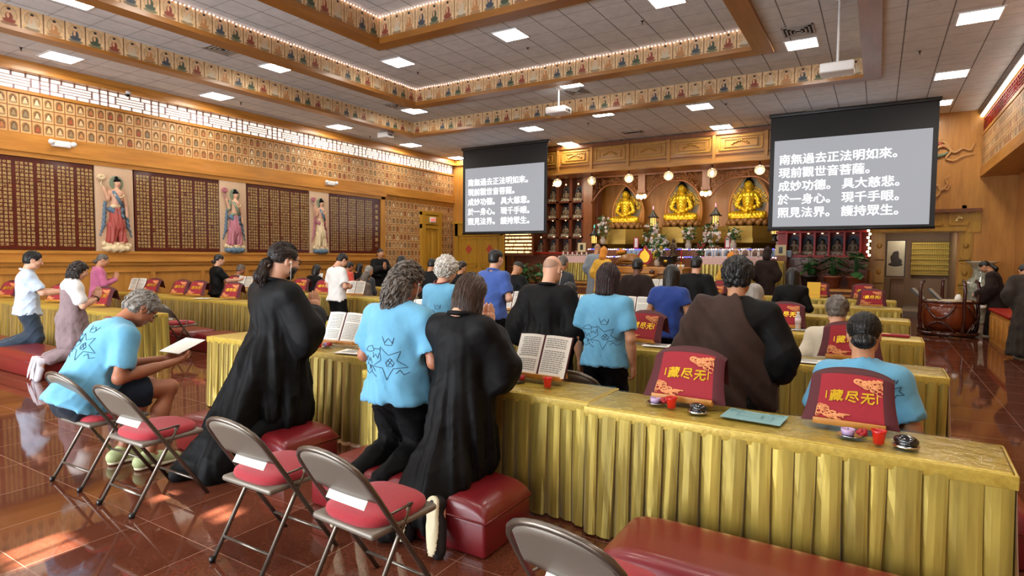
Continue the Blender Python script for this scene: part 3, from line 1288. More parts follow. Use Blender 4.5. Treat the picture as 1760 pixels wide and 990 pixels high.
screen(-12.72, -9.5, HC - .06, 4.70, 2.45, 17.5, 'smaller looking projection screen at the left with white Chinese verses', .265)
screen(-2.46, 1.03, HC - .06, 4.72, 2.43, 17.5, 'projection screen at the right with large white Chinese verses', .285)

# ---- sutra boards and relief panels on the left wall
PLAQ = mat('lacquered_board', '#561507', .3, col2='#440f05', scale=6, coat=.4)
SUTRA = '觀自在菩薩行深般若波羅蜜多時照見五蘊皆空度一切苦厄舍利子色不異空空不異色色即是空空即是色受想行識亦復如是諸法空相不生不滅不垢不淨不增不減是故空中無色無受想行識無眼耳鼻舌身意無色聲香味觸法'
_gl = {}


def glyph(ch):
    if ch not in _gl:
        c = bpy.data.curves.new('g', 'FONT')
        c.body = ch
        c.size = 1
        c.resolution_u = 1
        c.offset = .0
        o = bpy.data.objects.new('g', c)
        COL.objects.link(o)
        me = bpy.data.meshes.new_from_object(o.evaluated_get(bpy.context.evaluated_depsgraph_get()))
        bpy.data.objects.remove(o)
        _gl[ch] = ([tuple(v.co) for v in me.vertices], [tuple(p.vertices) for p in me.polygons])
        bpy.data.meshes.remove(me)
    return _gl[ch]


def sutra_board(y0, y1, label, title=False):
    z0, z1 = 1.66, 3.51
    t = thing('sutra_board', label, 'inscribed board', (XL + .05, (y0 + y1) / 2, z0), 0, 'inscribed boards on the left wall')
    h = z1 - z0
    w = y1 - y0
    MB().box((0, 0, h / 2), (.06, w - .01, h), PLAQ).build('board', None, t)
    b = MB()
    ng = max(1, round(w / .355))
    gw = w / ng
    k = RNG.randrange(60)
    for g in range(ng):
        for c in range(4):
            y = -w / 2 + g * gw + .05 + c * (gw - .05) / 4
            if title and g == ng - 1:
                if c == 1:
                    for r in range(8):
                        vs, fs = glyph('大悲懺法會同願心'[r])
                        b.add([(0, y + p[0] * .14, 1.55 - r * .19 + p[1] * .14) for p in vs], fs, GOLDP)
                continue
            for r in range(22):
                vs, fs = glyph(SUTRA[(k := k + 1) % len(SUTRA)])
                b.add([(0, y + p[0] * .066, h - .145 - r * .0775 + p[1] * .066) for p in vs], fs, GOLDP)
    b.build('inscription', GOLDP, t, loc=(.034, 0, 0))


sutra_board(4.25, 6.40, 'dark red sutra board with gold columns at the left edge of the picture')
sutra_board(7.24, 9.32, 'dark red sutra board with gold columns between the red and the pink relief figures')
sutra_board(10.12, 12.21, 'dark red sutra board with gold columns between the two farther relief figures')
sutra_board(13.0, 15.24, 'dark red sutra board nearest the altar, with a column of larger characters', True)
CREAM = mat('cream_board', '#c9a98a', .6, var=.1)
SKINP = mat('painted_flesh', '#d0a184', .55)
BLUEP = mat('painted_blue', '#60798c', .55, var=.2)
REDP = mat('painted_red', '#a84a40', .55, var=.15)
PINKP = mat('painted_pink', '#b5707c', .55, var=.15)
CREAMP = mat('painted_cream', '#d8c39a', .55)
GREENP = mat('painted_green', '#7d8a70', .55)
HAIRP = mat('painted_black', '#0f0e10', .75, spec=.12)


def relief_panel(yc, w, label, skirt, base, top=None):
    z0 = 1.60
    h = 1.95
    t = thing('figure_relief', label, 'relief panel', (XL + .06, yc, z0), PI / 2)   # local x = -Y world ... faces +X
    MB().box((0, .0, h / 2), (w - .02, .10, h), CREAM, bev=.01).build('backboard', None, t)
    sw = w / .8

    def part(name, fn, m, res=.011, rel=0):
        f = Field((-.42, -.20, -.02), (.42, .06, 1.9), res)
        fn(f)
        f.cut((0, -.035, 0), (0, 1, 0))
        v, q = f.arrays(1)
        if len(v):
            v[:, 0] *= sw
            link(name, arr_mesh(name, [(v, q, m)]), t)
    Y0 = -.05
    fl = (0, 1, 0)

    def body(f):
        f.cone((0, Y0, .98), (.02, Y0 - .03, 1.32), .10, .125, .05)
        f.cone((.02, Y0 - .03, 1.36), (.03, Y0 - .05, 1.5), .05, .04)
        f.ell((.035, Y0 - .06, 1.56), (.062, .07, .085))
        f.cone((-.12, Y0 - .02, 1.36), (-.17, Y0 - .06, 1.2), .045, .038, .03)
        f.cone((-.17, Y0 - .06, 1.2), (-.24, Y0 - .07, 1.38), .036, .03, .02)
        f.cone((.14, Y0 - .02, 1.36), (.2, Y0 - .04, 1.1), .045, .038, .03)
        f.cone((.2, Y0 - .04, 1.1), (.21, Y0 - .06, .88), .036, .03, .02)
        f.ell((.215, Y0 - .06, .84), (.03, .03, .045))
        f.ell((-.25, Y0 - .07, 1.42), (.032, .03, .045))
    part('figure', body, SKINP)
    for s in (-1, 1):
        part('foot', lambda f: f.ell((s * .09, Y0 - .06, .235), (.06, .06, .03)), SKINP)

    def sk(f):
        f.cone((0, Y0, .98), (0, Y0 - .02, .62), .11, .15, .04)
        for s in (-1, 1):
            f.cone((s * .06, Y0 - .02, .7), (s * .12, Y0 - .02, .28), .1, .1, .05)
        f.warp(lambda x, y, z: .012 * np.sin(x * 75 + np.sin(z * 9)))
    part('skirt', sk, skirt)

    def sash(f):
        f.cone((-.11, Y0 - .04, .98), (.1, Y0 - .06, .82), .06, .06, .03)
        f.cone((.11, Y0 - .04, .98), (-.06, Y0 - .06, .72), .06, .05, .03)
        for s in (-1, 1):
            f.cone((s * .21, Y0, 1.12), (s * .25, Y0, .62), .035, .04, .02)
            f.cone((s * .25, Y0, .62), (s * .33, Y0, .38), .035, .015, .02)
        f.warp(lambda x, y, z: .01 * np.sin((x + z) * 60))
    part('sash', sash, BLUEP if skirt is not CREAMP else PINKP)

    def wrap(f):
        f.cone((-.08, Y0 - .06, 1.04), (.09, Y0 - .07, 1.08), .05, .05, .03)
        if top is not None:
            f.cone((-.13, Y0 - .03, 1.38), (-.17, Y0 - .05, 1.18), .055, .05, .02)
    part('waist_wrap', wrap, CREAMP if top is None else top)

    def lot(f):
        for k in range(9):
            a = (k - 4) / 4
            f.ell((a * .26, Y0 - .07 + abs(a) * .04, .19 + .02 * math.cos(k * 2)), (.05, .05, .06), .01)
    part('lotus_petal_ring', lot, CREAMP)

    def bs(f):
        f.ell((0, Y0 - .02, .10), (.31, .14, .09), .02)
        f.warp(lambda x, y, z: .008 * np.cos(x * 45))
    part('lotus_base', bs, base)

    def hair(f):
        f.ell((.03, Y0 - .055, 1.62), (.07, .075, .05))
        f.ell((.01, Y0 - .06, 1.685), (.034, .04, .035))
    part('hair', hair, HAIRP)

    b = MB()
    for s in (-1, 1):
        b.ball(((.036 + s * .024) * sw, Y0 - .124, 1.575), (.011, .006, .005), HAIRP, 6)
        b.tube([((.036 + s * q) * sw, Y0 - .124, 1.593 - .004 * k) for k, q in enumerate((.012, .026, .038))], .003, HAIRP, 4)
    b.build('eye', HAIRP, t)
    b = MB().ball((.036 * sw, Y0 - .124, 1.527), (.014, .006, .006), REDP, 6)
    b.build('mouth', REDP, t)
    b = MB().tube([((.02 + .10 * math.sin(a)) * sw, Y0 - .15, 1.33 - .09 * math.cos(a)) for a in np.linspace(-1.4, 1.4, 13)], .013, CREAMP, 6)
    b.build('necklace', CREAMP, t)
    MB().tube([(-.1 * sw, Y0 - .135, 1.38), (0, Y0 - .155, 1.2), (.1 * sw, Y0 - .12, 1.05)], .035, top or BLUEP, 7, sx=.5).build('shoulder_sash', None, t)

    def halo(f):
        f.ell((.035, -.045, 1.57), (.16, .018, .17))
    part('halo', halo, GREENP)

    def flow(f):
        f.cone((-.25, Y0 - .05, 1.44), (-.3, Y0 - .04, 1.52), .014, .012, .01)
        f.cone((-.3, Y0 - .04, 1.52), (-.27, Y0 - .04, 1.62), .012, .012, .01)
        for k in range(6):
            a = k * 1.05
            f.ell((-.29 + .055 * math.cos(a), Y0 - .05, 1.67 + .04 * math.sin(a)), (.042, .03, .03), .01)
    part('lotus_flower', flow, CREAMP if base is not BLUEP else PINKP)


relief_panel(6.82, .80, 'painted relief of a standing figure in a red skirt holding a flower', REDP, CREAMP)
relief_panel(9.72, .78, 'painted relief of a standing robed figure in a pink skirt above a blue lotus', PINKP, BLUEP, GREENP)
relief_panel(12.6, .76, 'painted relief of a pale standing figure, farthest of the three on the left wall', CREAMP, BLUEP)


# ---- emergency lights and camera on the left wall
def emergency(y, z, label):
    t = thing('emergency_light', label, 'emergency light', (XL + .14, y, z), PI / 2)
    MB().box((0, 0, 0), (.34, .08, .13), WHITE, bev=.015).build('housing', None, t)
    for s in (-1, 1):
        MB().lathe([(.055, 0), (.055, -.04), (.03, -.07)], WHITE, 12, M=Matrix.Translation((s * .2, -.05, .02)) @ Matrix.Rotation(-PI / 2 + .3, 4, 'X')).build('lamp_head', None, t)


emergency(5.8, 3.87, 'white twin-head emergency light over the red skirted relief')
emergency(13.0, 3.83, 'white twin-head emergency light over the farthest relief panel')
t = thing('security_camera', 'small dome security camera on the cornice above the lattice window', 'security camera', (XL + .2, 7.1, 5.22))
MB().lathe([(.07, .03), (.07, 0), (.06, -.03)], WHITE, 14).build('mount', None, t)
MB().ball((0, 0, -.03), (.055, .055, .06), BLACK, 12).build('dome', None, t)

# ================================================================== ALTAR END OF THE HALL
ZS = 0.80                               # altar stage height
NX0, NX1 = onY(866, 430, YA).x, onY(1497, 430, YA).x   # opening of the altar recess
DX0, DX1 = onY(1520, 450, YA).x, onY(1645, 450, YA).x  # alcove at the right
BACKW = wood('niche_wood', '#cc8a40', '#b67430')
b = MB()
b.box(((XL + NX0) / 2, YA + .1, 2.72), (NX0 - XL, .2, 5.44), WOOD)
b.box(((NX1 + DX0) / 2, YA + .1, 2.72), (DX0 - NX1, .2, 5.44), WOOD)
b.box(((DX1 + 3.3) / 2, YA + .1, 2.72), (3.3 - DX1, .2, 5.44), WOOD)
b.box(((DX0 + DX1) / 2, YA + .1, 3.9), (DX1 - DX0, .2, 3.1), WOOD)
b.box(((NX0 + NX1) / 2, YA + .1, 5.1), (NX1 - NX0, .2, 1.0), WOODD)
# altar recess
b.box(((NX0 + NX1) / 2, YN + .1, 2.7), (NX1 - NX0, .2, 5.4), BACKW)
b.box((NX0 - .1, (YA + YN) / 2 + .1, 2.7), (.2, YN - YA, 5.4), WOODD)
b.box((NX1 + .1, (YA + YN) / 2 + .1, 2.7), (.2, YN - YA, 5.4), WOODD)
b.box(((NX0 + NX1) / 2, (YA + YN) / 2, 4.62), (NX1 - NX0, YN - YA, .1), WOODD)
# alcove
GREYW = mat('alcove_panel', '#8a6d55', .6, var=.08)
b.box(((DX0 + DX1) / 2, 22.4, 1.5), (DX1 - DX0 + .6, .2, 3.0), GREYW)
b.box((DX0 - .1, 21, 1.5), (.1, 3, 3), GREYW)
b.box((DX1 + .1, 21, 1.5), (.1, 3, 3), GREYW)
b.box(((DX0 + DX1) / 2, 21, 2.65), (DX1 - DX0 + .3, 3, .1), GREYW)
b.box(((DX0 + DX1) / 2, 21, .08), (DX1 - DX0 + .3, 3, .16), mat('alcove_floor', '#7a6a5c', .5))
struct('wall_altar', b, label='wood panelled altar wall with the deep altar recess')

# panelling around the alcove and the side doors
CARVE = mat('carved_ochre', '#b0802f', .4, var=.15, scale=25)


def panel_frame(b, x0, x1, z0, z1, Y, w=.05, d=.04, m=None):
    m = m or WOODO
    for (cx, cz, sx, sz) in (((x0 + x1) / 2, z0, x1 - x0 + w, w), ((x0 + x1) / 2, z1, x1 - x0 + w, w), (x0, (z0 + z1) / 2, w, z1 - z0), (x1, (z0 + z1) / 2, w, z1 - z0)):
        b.box((cx, Y - d / 2, cz), (sx, d, sz), m)


b = MB()
zc = onY(1650, 362, YA).z
b.box(((NX1 + 2.25) / 2 + .0, YA - .06, zc), (2.25 - NX1, .16, .09), WOODD)
b.box(((NX1 + 2.25) / 2, YA - .015, zc / 2 + 1.15), (2.25 - NX1, .03, zc - 2.3), WOODO)
for (x0, x1, z0, z1) in ((NX1 + .12, DX0 - .05, .95, 1.5), (NX1 + .12, DX0 - .05, 1.6, 2.3), (NX1 + .12, DX0 - .05, .2, .85),
                         (DX1 + .08, 2.05, 1.6, 2.3), (DX1 + .08, 2.05, .95, 1.5), (DX1 + .08, 2.05, .2, .85)):
    b.box(((x0 + x1) / 2, YA - .01, (z0 + z1) / 2), (x1 - x0 + .1, .05, z1 - z0 + .12), WOODO)
    panel_frame(b, x0, x1, z0, z1, YA - .03, .035, .03)
    b.ball(((x0 + x1) / 2, YA - .04, (z0 + z1) / 2), (.06, .03, .08), CARVE, 8)
for (x0, x1, z0, z1) in ((DX0 + .1, DX1 - .35, 2.5, 2.8), (DX1 - .2, DX1 + .2, 2.5, 2.8)):
    panel_frame(b, x0, x1, z0, z1, YA - .03, .04, .04)
    for k in range(7):
        a = k * .9
        b.ball(((x0 + x1) / 2 + (.14 * math.cos(a) if x1 - x0 > .5 else .06 * math.cos(a)), YA - .06, (z0 + z1) / 2 + .05 * math.sin(a * 1.7)), (.06 if x1 - x0 > .5 else .035, .02, .025), GOLDP, 6)
b.box(((DX0 + DX1) / 2, YA - .05, 2.38), (DX1 - DX0 + .3, .12, .1), WOODO)
struct('trim_9', b, label='carved ochre panelling around the alcove at the right of the altar')

# left side double door with red diamonds
xd0, xd1 = onY(790, 440, YA).x, onY(862, 440, YA).x
d = MB()
zt = onY(825, 404, YA).z
d.box(((xd0 + xd1) / 2, YA - .03, zt / 2), (xd1 - xd0, .06, zt), WOODO)
for k in range(2):
    xa = xd0 + (xd1 - xd0) * k / 2
    w = (xd1 - xd0) / 2
    for z0, z1 in ((.2, 1.15), (1.3, zt - .15)):
        panel_frame(d, xa + .14, xa + w - .14, z0, z1, YA - .06, .05, .03)
d = struct('door_3', d, label='ochre double door at the left of the altar with red paper diamonds')
b = MB()
b.box((xd0 - .08, YA - .06, zt / 2 + .2), (.16, .14, zt + .5), WOODO)
b.box((xd1 + .08, YA - .06, zt / 2 + .2), (.16, .14, zt + .5), WOODO)
b.box(((xd0 + xd1) / 2, YA - .06, zt + .22), (xd1 - xd0 + .3, .14, .5), WOODO)
b.box(((xd0 + xd1) / 2, YA - .09, zt + .5), (xd1 - xd0 + .5, .2, .08), WOODO)
b.build('door_frame', WOODO, d)
for k in range(2):
    xa = xd0 + (xd1 - xd0) * (k + .5) / 2
    m = MB().prism([(-.16, 0), (0, -.19), (.16, 0), (0, .19)], .006, mat('red_paper', '#b8452f', .7), Matrix.Translation((xa, YA - .085, 1.85)))
    m.build('paper_diamond', None, d)
b = MB()
for k in (-1, 1):
    b.tube([((xd0 + xd1) / 2 + k * .08, YA - .07, 1.2), ((xd0 + xd1) / 2 + k * .08, YA - .12, 1.2), ((xd0 + xd1) / 2 + k * .15, YA - .12, 1.2)], .014, BRASS, 6)
b.build('door_handle', BRASS, d)
b = MB()
b.box((onY(772, 300, YA).x, YA - .05, 3.6), (.25, .1, 3.5), WOOD)
b.box(((XL + NX0) / 2, YA - .05, 5.3), (NX0 - XL, .12, .2), WOODX)
struct('trim_10', b, label='wooden pilaster and cornice in the far left corner')

# altar stage
b = MB()
yst = 17.3
xs0, xs1 = onY(862, 480, yst).x, onY(1500, 480, yst).x
b.box(((xs0 + xs1) / 2, (yst + YN) / 2, ZS / 2), (xs1 - xs0, YN - yst, ZS), WOODD)
b.box(((xs0 + xs1) / 2, yst - .02, ZS - .03), (xs1 - xs0 + .06, .1, .06), WOOD)
k = 9
for i in range(k):
    xa = xs0 + (xs1 - xs0) * i / k
    panel_frame(b, xa + .12, xa + (xs1 - xs0) / k - .12, .14, ZS - .16, yst, .05, .03, WOOD)
st = struct('altar_stage', b, label='raised wooden altar stage with panelled front')
st['category'] = 'stage'

# carved fascia over the recess
YF = 18.75
fx0, fx1 = onY(905, 280, YF).x, onY(1530, 280, YF).x
fz0, fz1 = 4.44, HC - .03
b = MB()
b.box(((fx0 + fx1) / 2, YF + .15, (fz0 + fz1) / 2), (fx1 - fx0, .3, fz1 - fz0), WOODH)
b.box(((fx0 + fx1) / 2, YF + .55, fz0 + .03), (fx1 - fx0, 1.0, .06), WOODD)
b.box(((fx0 + fx1) / 2, YF - .03, fz1 - .06), (fx1 - fx0 + .1, .1, .12), WOODD)
b.box(((fx0 + fx1) / 2, YF - .03, fz0 + .05), (fx1 - fx0 + .1, .1, .1), WOODH)
b.box(((fx0 + fx1) / 2, YF - .015, fz0 + .26), (fx1 - fx0, .05, .03), WOODD)
edges = [fx0, onY(960, 280, YF).x, onY(1017, 270, YF).x, onY(1080, 260, YF).x, onY(1150, 255, YF).x, onY(1228, 250, YF).x, onY(1318, 240, YF).x, onY(1420, 240, YF).x, fx1]
for i in range(len(edges) - 1):
    x0, x1 = edges[i], edges[i + 1]
    b.box((x1, YF - .03, (fz0 + fz1) / 2), (.09, .08, fz1 - fz0), WOODH)
    if x1 - x0 > .6:
        panel_frame(b, x0 + .16, x1 - .12, fz0 + .38, fz1 - .2, YF, .035, .035, WOODO)
        panel_frame(b, x0 + .3, x1 - .26, fz0 + .46, fz1 - .28, YF, .025, .03, CARVE)
        xm, zm = (x0 + x1) / 2, (fz0 + fz1) / 2 + .09
        for k in range(9):
            a = (k - 4) / 4
            b.ball((xm + a * .22, YF - .01, zm + .05 * math.cos(a * 2.2) + .015 * (k % 2)), (.045, .025, .03), CARVE, 6)
struct('trim_11', b, label='carved wooden fascia with framed panels over the altar')

# hanging posts with carved arches between the niches
YP = 20.0
posts = [onY(1009, 380, YP).x, onY(1103, 380, YP).x, onY(1213, 380, YP).x, onY(1345, 380, YP).x]
zp0 = onY(1103, 330, YP).z
b = MB()
for i, x in enumerate(posts):
    if i in (1, 2):
        b.box((x, YP, (zp0 + 4.6) / 2), (.24, .2, 4.6 - zp0), WOODD)
        b.box((x, YP, zp0), (.3, .26, .1), WOODD)
    else:
        b.box((x, YP + .2, 2.7), (.35, .3, 3.8), WOODD)
b.box(((posts[0] + posts[3]) / 2, YP, 4.5), (posts[3] - posts[0], .16, .2), WOODD)
struct('trim_12', b, label='dark wooden posts hanging between the altar niches')


def carved_arch(x0, x1, label):
    """filigree of scrolls filling the spandrels under the beam"""
    t = thing('carved_arch', label, 'carving', ((x0 + x1) / 2, YP, 4.4), 0, 'carved arches over the three niches')
    W = (x1 - x0) / 2 - .1
    rnd = random.Random(int(x0 * 100))
    b = MB()

    def low(u):
        return -.26 - .62 * max(0, abs(u) - .25) ** 1.8 / (.75 ** 1.8)
    pts = [(u * W, -.03, low(u)) for u in np.linspace(-1, 1, 25)]
    b.tube(pts, .03, WOODD, 5)
    for k in range(110):
        u = rnd.uniform(-1, 1)
        zl = low(u)
        z = rnd.uniform(zl + .03, -.02)
        r = rnd.uniform(.035, .075)
        a0 = rnd.uniform(0, 6)
        s = rnd.choice((-1, 1))
        b.tube([(u * W + r * (1 - q * .12) * math.cos(a0 + s * q * .75), rnd.uniform(-.04, .02), z + r * (1 - q * .12) * math.sin(a0 + s * q * .75)) for q in range(7)], [.018 - .0018 * q for q in range(7)], WOODD, 4)
    b.build('scrollwork', WOODD, t)


carved_arch(posts[0] + .1, posts[1], 'carved wooden scroll arch above the left golden buddha')
carved_arch(posts[1], posts[2], 'carved wooden scroll arch above the middle golden buddha')
carved_arch(posts[2], posts[3], 'carved wooden scroll arch above the right golden buddha')
for i, lab in ((1, 'cluster of three glowing bulbs under the post left of the middle buddha'), (2, 'cluster of three glowing bulbs under the post right of the middle buddha')):
    t = thing('bulb_cluster', lab, 'lamp', (posts[i], YP - .05, zp0 - .06), 0, 'bulb clusters under the posts')
    MB().lathe([(.03, 0), (.12, -.02), (.1, -.06)], BRASS, 12).build('holder', None, t)
    for k in range(3):
        MB().ball(((k - 1) * .12, -.05, -.13 + .03 * abs(k - 1)), (.065, .065, .08), BULB, 10).build('bulb', None, t)

# round glass spot lamps under the fascia
t = thing('globe_lamp', '', 'lamp', group='globe lamps under the altar fascia')
MB().tube([(0, 0, 0), (0, 0, -.10)], .018, BLACK, 8).build('stem', None, t)
b = MB().lathe([(.05, -.09), (.06, -.11), (.03, -.13)], CHROME, 12)
b.build('cap', None, t)
MB().ball((0, 0, -.25), .15, mat('globe_glass', '#fff2d8', .03, alpha=.28, spec=.8), 16).build('globe', None, t)
MB().ball((0, 0, -.27), (.055, .055, .09), mat('globe_filament', '#fff0d0', .3, emit='#ffe9bf', power=14.0), 10).build('bulb', None, t)
for i, (px, py, lab) in enumerate(((958, 308, 'glass globe lamp under the left end of the altar fascia, next to the left screen'), (1017, 303, 'second glass globe lamp from the left under the altar fascia'),
                                   (1081, 300, 'glass globe lamp in front of the left golden buddha'), (1149, 297, 'glass globe lamp left of the middle golden buddha'),
                                   (1224, 292, 'glass globe lamp right of the middle golden buddha'), (1306, 288, 'glass globe lamp nearest the right screen'))):
    p = onY(px, py, YF + .2)
    p.z = fz0
    if i == 0:
        t.location = p
        t['label'] = lab
    else:
        dup(t, p, label=lab)


# ---- buddha statue
def buddha_mesh(res, m, hairm=HAIRP):
    f = Field((-.62, -.42, -.05), (.62, .36, 1.35), res)
    f.cone((0, .02, .18), (0, 0, .50), .19, .17, .05, sq=((0, 1, 0), 1.25))
    f.cone((-.16, 0, .70), (.16, 0, .70), .12, .12, .08)
    f.cone((0, 0, .5), (0, 0, .68), .18, .2, .06, sq=((0, 1, 0), 1.2))
    f.cone((0, 0, .78), (0, -.01, .88), .07, .065, .03)
    f.ell((0, -.02, 1.0), (.138, .145, .165), .02)
    f.ell((0, -.16, .98), (.02, .022, .034), .012)
    for s in (-1, 1):
        f.ell((s * .055, -.15, 1.02), (.03, .02, .014), .01, 's')
    f.ell((0, -.15, .915), (.045, .02, .008), .006, 's')
    for s in (-1, 1):
        f.ell((s * .138, 0, .96), (.02, .03, .07), .01)
        f.cone((s * .27, 0, .69), (s * .36, -.06, .40), .085, .075, .04)
        f.cone((s * .36, -.06, .40), (s * .08, -.25, .27), .07, .045, .03)
        f.cone((s * .18, 0, .14), (s * .50, -.14, .10), .14, .12, .05)
        f.cone((s * .50, -.14, .10), (-s * .12, -.28, .09), .11, .07, .05)
    f.ell((0, -.28, .24), (.1, .06, .04), .02)
    f.ell((0, -.08, .03), (.6, .3, .08), .03)
    f.warp(lambda x, y, z: np.where(z < .8, .009 * np.sin(70 * (np.abs(x) * .8 + z * .5) + 4 * np.sin(z * 12)), 0))
    v, q = f.arrays(1)
    g = Field((-.2, -.24, .9), (.2, .22, 1.36), res * .7)
    g.ell((0, .005, 1.06), (.15, .155, .14), .01)
    g.ell((0, .01, 1.2), (.08, .08, .07), .03)
    g.cut((0, -.07, 1.075), (0, -.9, -.75))
    g.warp(lambda x, y, z: .006 * np.sin(x * 110) * np.sin(y * 110) * np.sin(z * 110))
    hv, hq = g.arrays(0)
    return arr_mesh('figure', [(v, q, m)]), arr_mesh('hair', [(hv, hq, hairm)])


BUD_ME, BUDH_ME = buddha_mesh(.014, GOLDB)
SMALLB = mat('small_buddha', '#8e7a62', .5, var=.3, scale=12)
SB_ME, SBH_ME = buddha_mesh(.032, SMALLB)


def lotus(b, r, h, m, n=14):
    for row, (rr, zz, s) in enumerate(((r, h * .3, 1), (r * .93, h * .62, .9))):
        for k in range(n):
            a = 2 * PI * (k + row * .5) / n
            b.ball((rr * math.cos(a) * 1.15, rr * math.sin(a) * .78, zz), (r * .2 * s, r * .2 * s, h * .42), m, 8)
    b.lathe([(r * .7, 0), (r * .95, h * .3), (r, h * .8), (r * .95, h)], m, 20, sx=1.12, sy=.75)


LOTUSW = mat('lotus_carving', '#8a5c2a', .4, var=.25, scale=14)


def altar_buddha(px, y_seat, label, lb2, s):
    YBu = 20.55
    p = onY(px, y_seat, YBu)
    zt = p.z + .16
    z0 = ZS + .02
    t = thing('pedestal', 'gilded stepped hexagonal pedestal ' + lb2, 'pedestal', (p.x, YBu - .05, z0))
    h = zt - z0 - .25
    b = MB()
    R = 1.0 * s
    for (r0, r1, a0, a1) in ((.98, .98, 0, .14), (.86, .86, .14, .24), (.66, .66, .24, .62), (.7, .98, .62, .70), (1.0, 1.0, .70, .78), (.9, .86, .78, 1.0)):
        b.lathe([(R * r0, h * a0), (R * r1, h * a1)], BRASS, 8, M=Matrix.Rotation(PI / 8, 4, 'Z'), sy=.72, smooth=False)
    b.build('tiers', BRASS, t)
    b = MB()
    for k in (-1, 0, 1):
        b.box((k * .42 * s, -.51 * s, h * .43), (.3 * s, .02, h * .22), GOLD)
    b.build('front_panel', GOLD, t)
    t = thing('golden_buddha', label, 'statue', (p.x, YBu, zt - .42))
    b = MB()
    lotus(b, .47 * s, .24, LOTUSW)
    b.build('lotus_base', LOTUSW, t, loc=(0, 0, .20))
    o = link('figure', BUD_ME, t, loc=(0, 0, .41))
    o.scale = (s * .86, s, s)
    o = link('hair', BUDH_ME, t, loc=(0, 0, .41))
    o.scale = (s * .86, s, s)

    def ogive(w, h0, hh):
        L = [(-w, 0)]
        for k in range(11):
            u = k / 10
            L.append((-w * (1 + .18 * math.sin(u * PI * .9)) * (1 - u ** 2.6), h0 * 0 + hh * (u * .97 + .03 * u ** 4)))
        R_ = [(-x, z) for x, z in L[::-1] if x < -1e-6]
        return L + R_
    b = MB()
    b.prism(ogive(.56 * s, 0, 1.66 * s), .06, BACKW, Matrix.Translation((0, .24, .30)))
    b.build('back_panel', BACKW, t)
    b = MB()
    rim = ogive(.53 * s, 0, 1.52 * s)
    b.tube([(x, .22, z + .34) for x, z in rim], .04 * s, BACKW, 6)
    b.build('back_rim', BACKW, t)
    b = MB()
    rnd = random.Random(3)
    hz = 1.25 * s
    for k in range(150):
        a = rnd.uniform(0, PI)
        r = rnd.uniform(.30, .5) * s
        x, z = r * math.cos(a), .55 * s + .42 + max(0, math.sin(a)) * r * 1.1 - .1
        rr = rnd.uniform(.025, .05) * s
        a0 = rnd.uniform(0, 6)
        b.tube([(x + rr * math.cos(a0 + q * .9), .21, z + rr * math.sin(a0 + q * .9)) for q in range(6)], [.014, .013, .012, .011, .009, .006], GOLD, 4)
    b.build('openwork', GOLD, t)
    bl = mat('backplate_grey', '#8c8064', .5, var=.35, scale=20)
    b = MB()
    b.prism([(.48 * s * math.cos(a), .62 * s + .66 * s * math.sin(a)) for a in np.linspace(-.75, PI + .75, 30)], .02, bl, Matrix.Translation((0, .215, .38)))
    b.build('inner_panel', bl, t)


altar_buddha(1075, 391, 'left of three golden seated buddhas on the altar', 'under the left golden buddha', 1.02)
altar_buddha(1171, 387, 'middle of three golden seated buddhas on the altar', 'under the middle golden buddha', 1.08)
altar_buddha(1285, 385, 'right of three golden seated buddhas on the altar, beside the right screen', 'under the right golden buddha', 1.1)
# warm spotlights on the statues
for px in (1075, 1171, 1285):
    p = onY(px, 330, 19.6)
    area_light('altar_glow', (p.x, 19.1, 4.3), 1.3, 30, (1.0, .86, .62), (.62, 0, 0))
area_light('altar_glow', (onY(960, 380, 19).x, 18.9, 4.2), .8, 26, (1.0, .85, .62), (.5, 0, 0))

# ---- niche cabinet at the left of the altar
YC = 20.6
cab_cols = [951, 973, 994, 1016]
cab_rows = [337, 366, 397]
xa, xb = onY(868, 400, YC).x, onY(1028, 400, YC).x
b = MB()
z_c0, z_c1 = onY(950, 437, YC).z, 4.55
REDW = wood('red_brown_wood', '#74391a', '#5c2a12')
cell = {}
t = thing('niche_cabinet', 'tall reddish wooden cabinet of arched statue niches left of the altar', 'cabinet', ((xa + xb) / 2, YC, z_c0))
b.box((0, .22, (z_c1 - z_c0) / 2), (xb - xa, .06, z_c1 - z_c0), REDW)
b.box((0, 0, -.05), (xb - xa, .7, .1), REDW)
b.box((0, 0, (ZS - z_c0 - .1) / 2 - .0), (xb - xa, .5, z_c0 - ZS - .1), REDW)
xs = [onY(c, 380, YC).x - (xa + xb) / 2 for c in cab_cols]
dx = xs[1] - xs[0]
for x in [xs[0] - dx / 2] + [x + dx / 2 for x in xs]:
    b.box((x, .0, (z_c1 - z_c0) / 2), (.12, .4, z_c1 - z_c0), REDW)
zr = [onY(980, r, YC).z - z_c0 for r in (348, 377, 409)]
for z in zr:
    b.box(((xs[0] + xs[-1]) / 2, 0, z), (dx * 4, .4, .06), REDW)
b.build('carcass', REDW, t)
b = MB()
b.box((0, -.3, .05), (xb - xa - .1, .04, .07), mat('red_lip', '#b0281c', .4))
b.build('front_rail', None, t)
